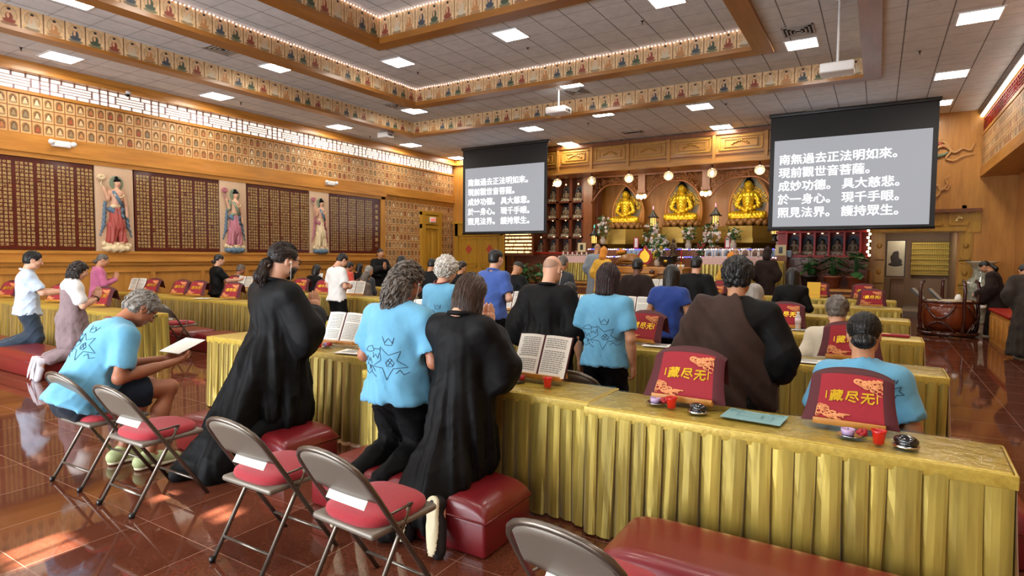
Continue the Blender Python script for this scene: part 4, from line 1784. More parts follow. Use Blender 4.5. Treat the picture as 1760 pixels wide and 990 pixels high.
# statue prototype: backplate, figure, hair, base, lamp
NICHEB = mat('niche_blue_grey', '#3f4656', .6, var=.3, scale=9)
s0 = thing('niche_statue', '', 'statue', group='small statues in the niche cabinet')
bb = MB().prism([(-.2, 0), (.2, 0), (.2, .38), (.16, .5), (.08, .57), (0, .6), (-.08, .57), (-.16, .5), (-.2, .38)], .03, NICHEB, Matrix.Translation((0, .13, 0)))
bb.build('backplate', None, s0)
o = link('figure', SB_ME, s0, loc=(0, 0, .07))
o.scale = (.33,) * 3
o = link('hair', SBH_ME, s0, loc=(0, 0, .07))
o.scale = (.33,) * 3
bb = MB()
lotus(bb, .17, .1, STONE, 9)
bb.build('lotus_base', STONE, s0)
bb = MB().ball((0, -.02, .66), .03, BULBS, 8)
bb.build('niche_lamp', None, s0)
s0.location = (0, 0, -50)
first = [True]


def niche_statue(p, label, group, s=1.0):
    if first[0]:
        first[0] = False
        s0.location, s0['label'], s0['group'], s0.scale = p, label, group, (s,) * 3
        return s0
    return dup(s0, p, label=label, group=group, scale=s)


cn = ['first', 'second', 'third', 'fourth']
rn = ['top', 'second', 'third']
for r in range(3):
    for c in range(4):
        p = onY(cab_cols[c], 380, YC)
        z = [zr[0], zr[1], zr[2]][r] + z_c0 + .03
        niche_statue((p.x, YC - .02, z), 'small seated statue in the %s row of the niche cabinet, %s from the left' % (rn[r], cn[c]), 'small statues in the niche cabinet', .98)
for c, px in enumerate((927, 949, 972, 995)):
    p = onY(px, 432, YC - .25)
    niche_statue((p.x, YC - .1, z_c0 + .0), 'small seated statue on the bottom shelf of the niche cabinet, %s from the left' % cn[c], 'small statues in the niche cabinet', 1.0)
# rows of little lamps left of the cabinet
t = thing('lamp_board', 'board of glowing rows of tiny prayer lamps below the left screen', 'lamp board', onY(891, 437, YA - .05))
w = onY(913, 420, YA).x - onY(868, 420, YA).x
h = onY(890, 400, YA).z - onY(890, 437, YA).z
MB().box((0, .04, h / 2), (w + .1, .08, h + .1), REDW).build('board', None, t)
PLAMP = mat('prayer_lamp', '#ffe9b0', .4, emit='#ffdf9a', power=1.6, nosample=True)
for r in range(6):
    bb = MB()
    for k in range(26):
        bb.box((-w / 2 + w * (k + .5) / 26, -.02, h * (r + .5) / 6 + .015), (w / 40, .03, h * .075 if RNG.random() > .12 else .012), PLAMP)
    bb.box((0, -.01, h * (r + .5) / 6 - .04), (w, .05, .02), BRASS)
    bb.build('lamp_row', None, t)

# ---- red lacquer cabinet at the right of the altar
YR = 19.0
xa, xb = onY(1335, 420, YR).x, onY(1492, 420, YR).x
z0, z1 = onY(1420, 441, YR).z, onY(1420, 380, YR).z
t = thing('red_cabinet', 'red lacquered cabinet of seated statues below the right screen', 'cabinet', ((xa + xb) / 2, YR, ZS))
b = MB()
W = xb - xa
b.box((0, .28, (z1 - ZS) / 2), (W, .05, z1 - ZS), REDLACQ)
b.box((0, 0, (z0 - ZS) / 2), (W, .5, z0 - ZS), REDW)
b.box((0, -.02, z0 - ZS), (W + .06, .62, .07), REDLACQ)
zm = onY(1420, 399, YR).z
b.box((0, 0, zm - ZS), (W, .55, .05), REDLACQ)
b.box((0, 0, z1 - ZS), (W, .55, .06), REDLACQ)
nicx = [1365, 1389, 1413, 1439, 1466]
xn = [onY(x, 420, YR).x - (xa + xb) / 2 for x in nicx]
dn = xn[1] - xn[0]
for x in [xn[0] - dn / 2] + [x + dn / 2 for x in xn]:
    b.box((x, 0, (z0 + z1) / 2 - ZS), (.05, .52, z1 - z0), REDLACQ)
b.build('carcass', None, t)
b = MB()
for k in range(4):
    panel_frame(b, -W / 2 + .1 + k * W / 4, -W / 2 + (k + 1) * W / 4 - .1, .1, z0 - ZS - .12, -.25, .05, .03, REDW)
b.build('base_panelling', None, t)
for c in range(5):
    niche_statue((xn[c] + (xa + xb) / 2, YR, z0 + .035), 'seated statue in the red cabinet below the right screen, %s from the left' % (cn + ['fifth'])[c], 'statues in the red cabinet', .95)
    niche_statue((xn[c] + (xa + xb) / 2, YR, zm + .025), 'half hidden upper statue in the red cabinet, %s from the left' % (cn + ['fifth'])[c], 'statues in the red cabinet', .95)
t = thing('string_light', 'vertical string of round white lights on the right edge of the red cabinet', 'string lights', (xb + .02, YR - .3, z0))
b = MB()
MB().tube([(0, 0, 0), (0, 0, z1 - z0)], .008, WHITE, 5).build('cord', None, t)
for k in range(11):
    MB().ball((.02 * (-1) ** k, -.03, .04 + k * (z1 - z0 - .05) / 10), .035, BULB, 8).build('bulb', None, t)

# ---- ribbons of a painted flying figure on the right panel
t = thing('relief_ribbon', 'painted relief of flying ribbons on the wood panel right of the right screen', 'relief', onY(1640, 270, YA - .05))
o3 = onY(1640, 270, YA - .05)


def rib(pts, r, m, nm):
    q = [(onY(x, y, YA - .05) - o3) for x, y in pts]
    v = []
    for i in range(len(q) - 1):
        p0, p1, p2, p3 = q[max(i - 1, 0)], q[i], q[i + 1], q[min(i + 2, len(q) - 1)]
        for k in range(5):
            u = k / 5
            v.append(.5 * ((2 * p1) + (-p0 + p2) * u + (2 * p0 - 5 * p1 + 4 * p2 - p3) * u * u + (-p0 + 3 * p1 - 3 * p2 + p3) * u ** 3))
    v.append(q[-1])
    n = len(v)
    MB().tube(v, [r * (1 - .75 * i / n) for i in range(n)], m, 7, sx=.5).build(nm, None, t)


RIBM = mat('ribbon_gold', '#c9965a', .5, var=.2)
rib([(1600, 262), (1622, 250), (1640, 262), (1655, 255), (1668, 258), (1676, 245)], .05, RIBM, 'ribbon')
rib([(1602, 255), (1620, 243), (1634, 258), (1626, 272), (1640, 276), (1655, 268), (1675, 264)], .045, RIBM, 'ribbon')
rib([(1600, 325), (1612, 318), (1616, 328), (1628, 318), (1624, 308), (1632, 302)], .038, RIBM, 'ribbon')
rib([(1600, 340), (1612, 336), (1618, 324), (1628, 326), (1634, 316)], .035, RIBM, 'ribbon')
rib([(1598, 248), (1612, 246), (1624, 254)], .08, mat('ribbon_red', '#a8503c', .5), 'red_scarf')
rib([(1596, 268), (1614, 268), (1632, 262)], .075, mat('ribbon_green', '#6b7a5c', .5), 'green_scarf')

# ---- alcove contents
area_light('alcove_downlight', ((DX0 + DX1) / 2, 20.6, 2.55), .8, 26, (1.0, .88, .68), (.25, 0, 0))  # lamp added to brighten the dark alcove, no fixture of its own
yb = 22.28
p0, p1 = onY(1565, 471, yb), onY(1641, 414, yb)
t = thing('tablet_shelf', 'gilded shelf of rows of tiny tablets on the alcove wall', 'shelf', ((p0.x + p1.x) / 2, yb, p0.z))
W, Hh = p1.x - p0.x, p1.z - p0.z
MB().box((0, .04, Hh / 2), (W, .06, Hh), mat('tablet_back', '#7a6430', .6, var=.15)).build('back', None, t)
for r in range(7):
    bb = MB().box((0, -.05, Hh * r / 6.5), (W, .14, .03), mat('tablet_gold', '#cfae4e', .35, metal=.4))
    bb.build('shelf_board', None, t)
    if r < 6:
        bb = MB()
        for k in range(24):
            bb.box((-W / 2 + W * (k + .5) / 24, -.03, Hh * r / 6.5 + .11), (W / 34, .03, .16), mat('tablet_gold', '#cfae4e'))
        bb.build('tablet_row', None, t)
p0, p1 = onY(1523, 474, 20.8), onY(1556, 414, 20.8)
t = thing('painting', 'framed ink painting of a robed seated figure leaning in the alcove', 'painting', ((p0.x + p1.x) / 2, 20.8, p0.z))
W, Hh = p1.x - p0.x, p1.z - p0.z
MB().box((0, .03, Hh / 2), (W + .05, .05, Hh + .05), BLACK).build('frame', None, t)
MB().box((0, -.003, Hh / 2), (W, .01, Hh), mat('scroll_paper', '#b9b09c', .7, var=.08)).build('canvas', None, t)
bb = MB()
inkm = mat('ink_wash', '#3f3a38', .7, var=.4, scale=20)
for (x, z, rx, rz) in ((0, .62, .12, .09), (-.05, .52, .16, .12), (.06, .42, .2, .1), (0, .33, .26, .06), (.08, .66, .05, .06)):
    bb.ball((x * W / .5 * .5, -.008, z * Hh), (rx * W / .62, .004, rz * Hh), inkm, 10)
bb.build('brushwork', None, t)
t = thing('low_cabinet', 'low wooden cabinet below the painting in the alcove', 'cabinet', ((p0.x + p1.x) / 2 + .06, 20.95, .162))
MB().box((0, 0, (p0.z - .26) / 2), (W - .1, .4, p0.z - .26), GREYW, bev=.02).build('body', None, t)
MB().box((0, -.01, p0.z - .215), (W - .06, .46, .04), WOODD).build('top', None, t)


# ---- flowers and plants
def bouquet(loc, label, n, R, H, cols, leafn=40, seed=1, vase=None, tilt=0.0):
    t = thing('flower_arrangement', label, 'flowers', loc)
    rnd = random.Random(seed)
    b = MB()
    if vase:
        b.lathe([(.05, 0), (.09, .04), (.1, .14), (.05, .24), (.07, .28)], vase, 14)
        b.build('vase', None, t)
        z0 = .26
    else:
        z0 = 0
    b = MB()
    for k in range(leafn):
        a, u = rnd.uniform(0, 6.28), rnd.random()
        r = R * math.sqrt(rnd.random())
        p = Vector((r * math.cos(a), r * math.sin(a) * .7, z0 + H * u))
        q = p + Vector((rnd.uniform(-1, 1), rnd.uniform(-1, 1), rnd.uniform(-.5, 1))).normalized() * rnd.uniform(.08, .17)
        mid = (p + q) / 2
        s = (q - p).cross(Vector((rnd.uniform(-1, 1), rnd.uniform(-1, 1), 1))).normalized() * .03
        b.add([p, mid + s, q, mid - s], [(0, 1, 2, 3)], LEAF)
    b.tube([(0, 0, 0), (0, 0, z0 + H * .6)], .012, LEAF, 5)
    b.build('foliage', None, t)
    for m in cols:
        b = MB()
        for k in range(n // len(cols)):
            a, u = rnd.uniform(0, 6.28), rnd.random() ** .8
            r = R * (1 - .45 * abs(u - .45)) * rnd.uniform(.5, 1)
            c = (r * math.cos(a), r * math.sin(a) * .7, z0 + H * u)
            rr = rnd.uniform(.022, .042)
            for j in range(5):
                e = j * 1.257 + a
                b.ball((c[0] + rr * .8 * math.cos(e), c[1] - .01, c[2] + rr * .8 * math.sin(e)), (rr * .7, rr * .45, rr * .7), m, 6)
        b.build('blossom', None, t)['kind'] = 'stuff'
    return t


def potted(loc, label, R, H, n, seed, pot=TERRA, big=.28):
    t = thing('potted_plant', label, 'plant', loc)
    rnd = random.Random(seed)
    MB().lathe([(.12, 0), (.17, .02), (.2, .28), (.22, .28), (.22, .32), (.17, .32)], pot, 18).build('pot', None, t)
    b, s_ = MB(), MB()
    for k in range(n):
        a = rnd.uniform(0, 6.28)
        r = R * rnd.uniform(.25, 1)
        z = .3 + H * rnd.uniform(.2, 1)
        p = Vector((r * math.cos(a), r * math.sin(a), z))
        s_.tube([(0, 0, .28), (p.x * .4, p.y * .4, .28 + (z - .28) * .8), p], .006, LEAF, 4)
        L = big * rnd.uniform(.7, 1.2)
        d = Vector((math.cos(a), math.sin(a), rnd.uniform(-.9, .1))).normalized()
        w = d.cross(Vector((0, 0, 1))).normalized()
        nn = w.cross(d)
        pts = []
        for (u, v) in ((0, 0), (.12, .34), (.4, .42), (.75, .22), (1, 0), (.75, -.22), (.4, -.42), (.12, -.34)):
            pts.append(p + d * L * u + w * L * v * .9 + nn * (.08 * L * math.sin(u * 3) - .25 * L * abs(v)))
        b.add(pts, [(0, 1, 2, 3, 4), (0, 4, 5, 6, 7)], LEAF, True)
    s_.build('stem', None, t)['kind'] = 'stuff'
    b.build('foliage', None, t)['kind'] = 'stuff'
    return t


ys = 17.95
for (px, lab, R, H, sd) in ((1390, 'leafy plant in a dark pot at the left of the ledge under the red cabinet', .17, .6, 2), (1430, 'broad leaved plant in a terracotta pot under the red cabinet', .2, .55, 4),
                            (1470, 'tall leafy plant at the right end of the ledge under the red cabinet', .17, .65, 5)):
    p = onY(px, 490, ys)
    potted((p.x, ys + .0, ZS), lab, R, H, 34, sd, BLACK if px == 1390 else TERRA)
for (px, lab, sd) in ((905, 'bushy green plant in front of the left cabinet, beside the cap wearer', 8), (935, 'bushy green plant left of the bald man in black', 9)):
    p = onY(px, 480, 16.6)
    potted((p.x, 16.6, .345), lab, .4, .75, 60, sd, TERRA, .22)
    q = thing('plant_stand', 'low wooden stand under a bushy plant ' + ('beside the cap wearer' if sd == 8 else 'left of the bald man'), 'plant stand', (p.x, 16.6, 0))
    MB().box((0, 0, .32), (.5, .5, .05), WOODD).build('top', None, q)
    for sx in (-1, 1):
        for sy in (-1, 1):
            MB().box((sx * .2, sy * .2, .15), (.05, .05, .3), WOODD).build('leg', None, q)

# ---- altar tiers with LED strings
YT = 18.6
tx0, tx1 = onY(1005, 430, YT).x, onY(1338, 430, YT).x
zt1, zt2 = onY(1150, 441, YT).z, onY(1150, 428, YT + .5).z
t = thing('altar_tier', 'two tiered wooden offering shelf across the altar', 'offering shelf', ((tx0 + tx1) / 2, YT, ZS))
MB().box((0, 0, (zt1 - ZS) / 2), (tx1 - tx0, .5, zt1 - ZS), WOODD).build('lower_tier', None, t)
MB().box((0, .5, (zt2 - ZS) / 2), (tx1 - tx0, .5, zt2 - ZS), WOODD).build('upper_tier', None, t)
for i, (z, y, lab) in enumerate(((zt1, YT - .27, 'blue and white LED string along the lower offering tier'), (zt2, YT + .23, 'blue and white LED string along the upper offering tier'))):
    q = thing('string_light', lab, 'string lights', ((tx0 + tx1) / 2, y, z))
    MB().tube([(-(tx1 - tx0) / 2, 0, -.02), ((tx1 - tx0) / 2, 0, -.02)], .006, WHITE, 4).build('cord', None, q)
    bs = [MB(), MB()]
    for k in range(90):
        c = RNG.random() > .35
        bs[0 if c else 1].ball((-(tx1 - tx0) / 2 + (tx1 - tx0) * (k + .5) / 90, -.012, -.015 + RNG.uniform(-.01, .01)), .022, mat('led_white', '#efe6ff', .4, emit='#f1e4ff', power=2.2, nosample=True) if c else mat('led_blue', '#5a5cff', .4, emit='#5058ff', power=2.5, nosample=True), 5)
    bs[0].build('white_bulb', None, q)['kind'] = 'stuff'
    bs[1].build('blue_bulb', None, q)['kind'] = 'stuff'


# ---- tower lanterns
def lantern(px, ytop, ybot, Y, label, tipc):
    p, q = onY(px, ybot, Y), onY(px, ytop, Y)
    h = q.z - p.z
    t = thing('tower_lantern', label, 'lantern', p, scale=(.68, .68, 1))
    DK = mat('lantern_black', '#1b1917', .4)
    b = MB()
    b.lathe([(.16, 0), (.17, .03), (.1, .06), (.07, .14), (.12, .2), (.16, .22)], DK, 12)
    b.build('base', None, t)
    b = MB()
    b.lathe([(.145, .22), (.15, h * .55)], mat('lantern_glow', '#e0b050', .4, emit='#ffc766', power=1.1, nosample=True), 8)
    b.build('lit_body', None, t)
    b = MB()
    for k in range(8):
        a = k * PI / 4
        b.box((.15 * math.cos(a), .15 * math.sin(a), .22 + (h * .55 - .22) / 2), (.025, .025, h * .55 - .22), DK)
    b.build('cage', None, t)
    b = MB()
    b.lathe([(.26, h * .55), (.2, h * .64), (.1, h * .74), (.05, h * .82), (.02, h * .86)], DK, 8)
    for k in range(8):
        a = k * PI / 4
        b.ball((.27 * math.cos(a), .27 * math.sin(a), h * .56), .025, DK, 6)
    b.build('roof', None, t)
    MB().lathe([(.02, h * .86), (.035, h * .92), (.01, h)], mat('lantern_tip_' + tipc[1:], tipc, .3, emit=tipc, power=1.0, nosample=True), 8).build('finial', None, t)


lantern(1122, 354, 400, 19.3, 'black tower lantern with a pink tip left of the middle buddha', '#e8a0b0')
lantern(1229, 349, 398, 19.3, 'black tower lantern with a pink tip right of the middle buddha', '#e890a8')
lantern(1021, 386, 429, 19.2, 'black tower lantern with a green tip at the left end of the altar', '#4fd0b0')
lantern(1331, 382, 415, 19.3, 'black tower lantern half hidden by the right screen', '#f0c060')
for (px, py, Y, lab, n, R, H, cols, sd, v) in (
        (1036, 420, 19.2, 'vase of pale roses left of the left golden buddha', 34, .25, .65, [PETALW, PETALP], 1, STONE),
        (1118, 425, 18.95, 'cascading white and green bouquet under the lantern left of the middle buddha', 46, .3, .75, [PETALW, PETALP], 2, None),
        (1137, 427, 18.9, 'small white bouquet beside the cascading bouquet', 26, .22, .38, [PETALW], 3, None),
        (1183, 428, 18.9, 'low green bouquet in front of the middle buddha pedestal', 24, .22, .4, [PETALW, PETALP], 4, STONE),
        (1222, 425, 18.95, 'cascading bouquet under the lantern right of the middle buddha', 46, .3, .75, [PETALW, PETALP], 5, None),
        (1205, 428, 18.85, 'small red blossom branch right of the middle buddha', 20, .14, .4, [PETALR], 6, None),
        (1260, 428, 18.9, 'dark green plant in front of the right buddha pedestal', 10, .2, .35, [PETALW], 7, STONE),
        (1130, 455, 16.95, 'yellow and white flower arrangement on the centre altar table', 36, .22, .4, [PETALW, PETALY], 8, STONE)):
    p = onY(px, py, Y)
    z = zt1 if abs(Y - 18.6) < .26 else (1.312 if Y < 17 else p.z)
    bouquet((p.x, Y, z), lab, round(n * .75), R, H, cols, 120, sd, v)

SKIRT = None

# ================================================================== FURNITURE
SATIN = mat('gold_satin', '#bfa748', .3, metal=.4, col2='#7d6b27', scale=11, stretch=(1, 1, .07), bump=.12, bscale=22, sheen=.3)
SATINTOP = mat('gold_brocade', '#cdb350', .34, metal=.2, col2='#b0953c', scale=34, bump=.1, bscale=60)
FILM = bpy.data.materials.new('plastic_film')
FILM.use_nodes = True
_nt = FILM.node_tree
_nt.nodes.remove(_nt.nodes['Principled BSDF'])
_tr, _gl2, _mx = _nt.nodes.new('ShaderNodeBsdfTransparent'), _nt.nodes.new('ShaderNodeBsdfGlossy'), _nt.nodes.new('ShaderNodeMixShader')
_fr, _nz, _bp, _tc2 = _nt.nodes.new('ShaderNodeFresnel'), _nt.nodes.new('ShaderNodeTexNoise'), _nt.nodes.new('ShaderNodeBump'), _nt.nodes.new('ShaderNodeTexCoord')
_gl2.inputs['Roughness'].default_value = .09
_fr.inputs['IOR'].default_value = 1.42
_ml = _nt.nodes.new('ShaderNodeMath')
_ml.operation = 'MULTIPLY'
_ml.inputs[1].default_value = .55
_nz.inputs['Scale'].default_value = 11
_nz.inputs['Detail'].default_value = 3
_bp.inputs['Strength'].default_value = .9
_bp.inputs['Distance'].default_value = .03
for _a, _b in ((_tc2.outputs['Object'], _nz.inputs['Vector']), (_nz.outputs['Fac'], _bp.inputs['Height']), (_bp.outputs['Normal'], _gl2.inputs['Normal']), (_bp.outputs['Normal'], _fr.inputs['Normal']),
               (_fr.outputs[0], _ml.inputs[0]), (_ml.outputs[0], _mx.inputs[0]), (_tr.outputs[0], _mx.inputs[1]), (_gl2.outputs[0], _mx.inputs[2]), (_mx.outputs[0], _nt.nodes['Material Output'].inputs['Surface'])):
    _nt.links.new(_a, _b)


def skirt_mesh(b, path, z0, z1, m, rnd, pw=.095, amp=.034):
    """knife pleats along a polyline of (x,y), outward on the right-hand side of travel"""
    rows = 7
    for s in range(len(path) - 1):
        a, c = Vector(path[s]), Vector(path[s + 1])
        L = (c - a).length
        t = (c - a) / L
        n = Vector((t.y, -t.x))
        cols = []
        u = 0.0
        while u < L - .02:
            w = min(pw * rnd.uniform(.7, 1.35), L - u)
            A = amp * rnd.uniform(.6, 1.4)
            lean = rnd.uniform(-.02, .02)
            prof = ((0, .15), (.25, .75), (.55, 1.0), (.85, .92), (.985, .8), (.99, .0))
            for (q, o) in prof:
                cols.append((u + q * w, o * A, lean, rnd.uniform(-.003, .003)))
            u += w
        vs, fs = [], []
        for (u, o, ln, jit) in cols:
            for r in range(rows):
                f = r / (rows - 1)
                uu = min(max(u + ln * f * f, 0), L)
                p = a + t * uu + n * (o * (.3 + .9 * f) + .012 * f + jit * math.sin(r * 2.1) * f)
                vs.append((p.x, p.y, z1 + (z0 - z1) * f))
        for i in range(len(cols) - 1):
            for r in range(rows - 1):
                fs.append((i * rows + r, i * rows + r + 1, (i + 1) * rows + r + 1, (i + 1) * rows + r))
        b.add(vs, fs, m, False)


TABLES = []


def on_table(px, py, z, mx=.2):
    """point on the nearest table row seen at photo pixel px,py"""
    p = onZ(px, py, z)
    best = None
    for (x0, x1, y) in TABLES:
        yy = min(max(p.y, y + .10), y + .30)
        q = onY(px, py, yy)
        x = min(max(q.x, x0 + .01), x1 - .01)
        d = abs(yy - p.y) + 3 * abs(x - q.x)
        if best is None or d < best[0]:
            best = (d, Vector((x, yy, z)))
    return best[1]


def table(x0, x1, y, label, group, z=.74, dep=.457, film=False, zb=.0, top=None, seed=None, rz=0.0):
    if zb == 0:
        TABLES.append((x0, x1, y))
    rnd = random.Random(seed if seed is not None else int(abs(x0 * 97 + y * 31) * 10))
    t = thing('skirted_table', label, 'table', ((x0 + x1) / 2, y + dep / 2, zb), rz, group)
    w, d = (x1 - x0) / 2 - .006, dep / 2
    h = z - zb
    MB().box((0, 0, h - .02), (2 * w, 2 * d, .04), top or SATINTOP, bev=.012).build('table_top', None, t)
    b = MB()
    e = .006
    skirt_mesh(b, [(-w - e, d + e), (-w - e, -d - e), (w + e, -d - e), (w + e, d + e)][::1], .015, h - .045, SATIN, rnd)
    b.build('skirt', None, t)
    b = MB()
    for (cx, cy, sx, sy) in ((0, -d - .008, 2 * w + .03, .012), (-w - .008, 0, .012, 2 * d), (w + .008, 0, .012, 2 * d), (0, d + .004, 2 * w + .02, .01)):
        b.box((cx, cy, h - .034), (sx, sy, .06), SATINTOP, bev=.004)
    b.build('hem_band', None, t)
    if film:
        b = MB()
        n, k = 46, 9
        vs, fs = [], []
        for i in range(n):
            for j in range(k):
                vs.append((-w + 2 * w * i / (n - 1), -d + 2 * d * j / (k - 1), h + .004 + .0035 * rnd.random()))
        for i in range(n - 1):
            for j in range(k - 1):
                fs.append((i * k + j, (i + 1) * k + j, (i + 1) * k + j + 1, i * k + j + 1))
        b.add(vs, fs, FILM, True)
        b.build('plastic_cover', None, t)
    return t


GR, GL = 'gold skirted tables of the right block', 'gold skirted tables of the left block'
RB = [3.12, 5.30, 7.45, 9.75, 11.95, 14.15]
LBR = [4.25, 6.45, 8.60, 11.4, 13.7]
table(-1.40, .515, 3.09, 'gold skirted table at the right end of the nearest row, with two red covered stands', GR, film=True, rz=-.04)
table(-3.26, -1.42, 3.20, 'gold skirted table in the nearest row before the black robed woman', GR, film=True)
table(-4.60, -3.27, 3.55, 'gold skirted table in front of the kneeling man with the long grey hair', GR, film=True)
table(-5.95, -4.62, 3.62, 'gold skirted table at the left end of the nearest right-block row, behind the ponytailed man', GR)
rown = ['nearest', 'second', 'third', 'fourth', 'fifth', 'farthest']
coln = ['right end', 'second from the right end', 'third from the right end', 'left end']
for r in range(1, 6):
    xr = .50 - .03 * r
    for c in range(4):
        x1 = xr - c * 1.64
        table(x1 - 1.63, x1, RB[r], 'gold skirted table at the %s of the %s row in the right block' % (coln[c], rown[r]) if c in (0, 3) else
              'gold skirted table in the %s row of the right block, %s' % (rown[r], coln[c]), GR, film=(r == 1))
for r, y in enumerate(LBR):
    xr = [-8.72, -8.9, -8.15, -8.6, -8.6][r]
    for c in range(3):
        x1 = xr - c * 1.84
        if x1 - 1.83 < -14.7:
            continue
        table(x1 - 1.83, x1, y, 'gold skirted table in the %s row of the left block, %s' % (rown[r], ['next to the aisle', 'middle of its row', 'next to the left wall'][c]), GL)


# ---- kneelers
KNEELERS = []


def kneeler(x0, x1, y0, y1, label, h=.30, m=LEATHER, group='maroon leather kneelers'):
    KNEELERS.append((x0, x1, y0, y1))
    t = thing('kneeler', label, 'kneeler', ((x0 + x1) / 2, (y0 + y1) / 2, 0), 0, group)
    w, d = (x1 - x0) / 2, (y1 - y0) / 2
    n, k = 32, 22
    b = MB()
    MB().box((0, 0, .10), (2 * w, 2 * d, .20), m, bev=.02).build('base', None, t)
    vs, fs = [], []

    def prof(u):
        return (1 - abs(u) ** 11) ** .5
    for i in range(n):
        for j in range(k):
            u, v = math.sin(PI / 2 * (-1 + 2 * i / (n - 1))), math.sin(PI / 2 * (-1 + 2 * j / (k - 1)))
            z = .19 + (h - .19) * max(0, prof(u)) * max(0, prof(v)) ** .8
            vs.append((u * w * 1.006, v * d * 1.006, z))
    for i in range(n - 1):
        for j in range(k - 1):
            fs.append((i * k + j, (i + 1) * k + j, (i + 1) * k + j + 1, i * k + j + 1))
    b.add(vs, fs, m, True)
    b.build('cushion_top', None, t)
    b = MB()
    c = .004
    b.tube([(-w - c, -d - c, .195), (w + c, -d - c, .195), (w + c, d + c, .195), (-w - c, d + c, .195)], .006, m, 6, closed=True)
    b.build('piping', None, t)
    return t


kneeler(-1.05, .33, 2.42, 2.92, 'maroon leather kneeler at the bottom right in front of the nearest table')
kneeler(-3.05, -1.70, 2.52, 3.0, 'maroon leather kneeler under the black robed woman and the long haired man')
kneeler(-4.86, -3.50, 2.66, 3.16, 'maroon leather kneeler under the ponytailed man in the black robe')
kneeler(-12.1, -10.55, 3.25, 3.80, 'maroon leather kneeler under the woman in the white short-sleeved blouse')
kneeler(-10.45, -8.9, 3.2, 3.75, 'maroon leather kneeler under the woman in the brown apron')
kneeler(-9.6, -8.22, 5.55, 6.1, 'maroon leather kneeler by the aisle in front of the second left row')
kneeler(-11.2, -9.8, 5.6, 6.15, 'maroon leather kneeler behind the first one along the second left row')
kneeler(-12.9, -11.45, 5.6, 6.15, 'maroon leather kneeler under the woman in pink')
kneeler(-1.55, -.38, 3.84, 4.44, 'maroon leather kneeler under the brown robed monk')
kneeler(-.33, .75, 3.9, 4.5, 'maroon leather kneeler under the woman with the black bun')
for r in range(1, 5):
    for c in range(4):
        x = .2 - c * 1.6
        kneeler(x - 1.36, x, RB[r] - .68, RB[r] - .2, 'maroon kneeler hidden behind the tables of the right block', group='kneelers hidden between the tables')
for (x0, y) in ((-10.3, 7.85), (-12.2, 7.85), (-10.3, 10.6), (-12.2, 10.6)):
    kneeler(x0, x0 + 1.36, y, y + .48, 'maroon kneeler hidden behind the tables of the left block', group='kneelers hidden between the tables of the left block')


# ---- folding chairs
def folding_chair(seed=0):
    t = thing('folding_chair', '', 'chair')
    W = .215
    b = MB()
    zt = .79
    arch = []
    for i in range(13):
        a = PI * i / 12
        arch.append((-W * math.cos(a), 0, math.sin(a)))
    pts = [(-W, .235, .0), (-W, .235 - .44 * .5 / .62, .34), (-W, -.155, .58)]
    top = []
    for (x, _, s) in arch:
        sgn = abs(x) / W
        z = .60 + (zt - .60) * (s ** .55)
        top.append((x * (1 if True else 1), .235 - .655 * z, z))
    pts = [(-W, .235, 0), (-W, .235 - .655 * .3, .3)] + top + [(W, .235 - .655 * .3, .3), (W, .235, 0)]
    b.tube(pts, .0125, METAL, 10)
    b.build('back_frame', None, t)
    # back panel
    b = MB()
    vs, fs = [], []
    n, k = 17, 7
    for i in range(n):
        u = -1 + 2 * i / (n - 1)
        zt2 = .60 + (zt - .612) * max(0.0, 1 - u * u) ** .275
        for j in range(k):
            z = .565 + (zt2 - .565) * j / (k - 1)
            vs.append((u * (W - .012), .235 - .655 * z - .012 * (1 - u * u), z))
    for i in range(n - 1):
        for j in range(k - 1):
            fs.append((i * k + j, i * k + j + 1, (i + 1) * k + j + 1, (i + 1) * k + j))
    b.add(vs, fs, METALD, True)
    o = b.build('backrest', None, t)
    sm = o.modifiers.new('thickness', 'SOLIDIFY')
    sm.thickness = .008
    sm.offset = 0
    # seat pan and cushion
    b = MB().box((0, .03, .425), (.40, .40, .032), METALD, bev=.014)
    b.build('seat_pan', None, t)
    b = MB()
    n = 20
    vs, fs = [], []

    def sq(a, rx, ry, e=3.2):
        c, s = math.cos(a), math.sin(a)
        return (math.copysign(abs(c) ** (2 / e), c) * rx, math.copysign(abs(s) ** (2 / e), s) * ry)
    rings = ((.99, .0), (1.02, .012), (1.0, .03), (.93, .042), (.75, .05), (.4, .054), (.02, .055))
    m = 32
    for (q, z) in rings:
        for j in range(m):
            x, y = sq(2 * PI * j / m, .195 * q, .195 * q)
            vs.append((x, y + .035, .441 + z))
    for i in range(len(rings) - 1):
        for j in range(m):
            fs.append((i * m + j, i * m + (j + 1) % m, (i + 1) * m + (j + 1) % m, (i + 1) * m + j))
    b.add(vs, fs, CUSHION, True)
    o = b.build('seat_cushion', None, t)
    o['label'] = 'ribbed red cushion'
    for s in (-1, 1):
        b = MB().tube([(s * (W - .025), .06, .50), (s * (W - .025), .01, .41), (s * (W - .025), -.235, 0.0)], .0115, METAL, 8)
        b.lathe([(.015, 0), (.015, .03)], BLACK, 8, c=(s * (W - .025), -.235, 0))
        b.build('leg', None, t)
        b = MB().tube([(s * (W - .004), .235 - .655 * .5, .5), (s * (W - .012), .06, .5)], .007, METAL, 6)
        b.build('hinge_bar', None, t)
    b = MB().tube([(-W + .025, -.17, .115), (W - .025, -.17, .115)], .008, METAL, 8)
    b.build('stretcher', None, t)
    b = MB().tube([(-W, .155, .12), (W, .155, .12)], .008, METAL, 8)
    b.build('stretcher', None, t)
    # paper strip taped under the backrest
    b = MB().box((0.015, .235 - .655 * .553 - .02, .548), (.25, .003, .052), PAPER, rot=Matrix.Rotation(-.58, 3, 'X'))
    b.build('paper_strip', None, t)
    return t


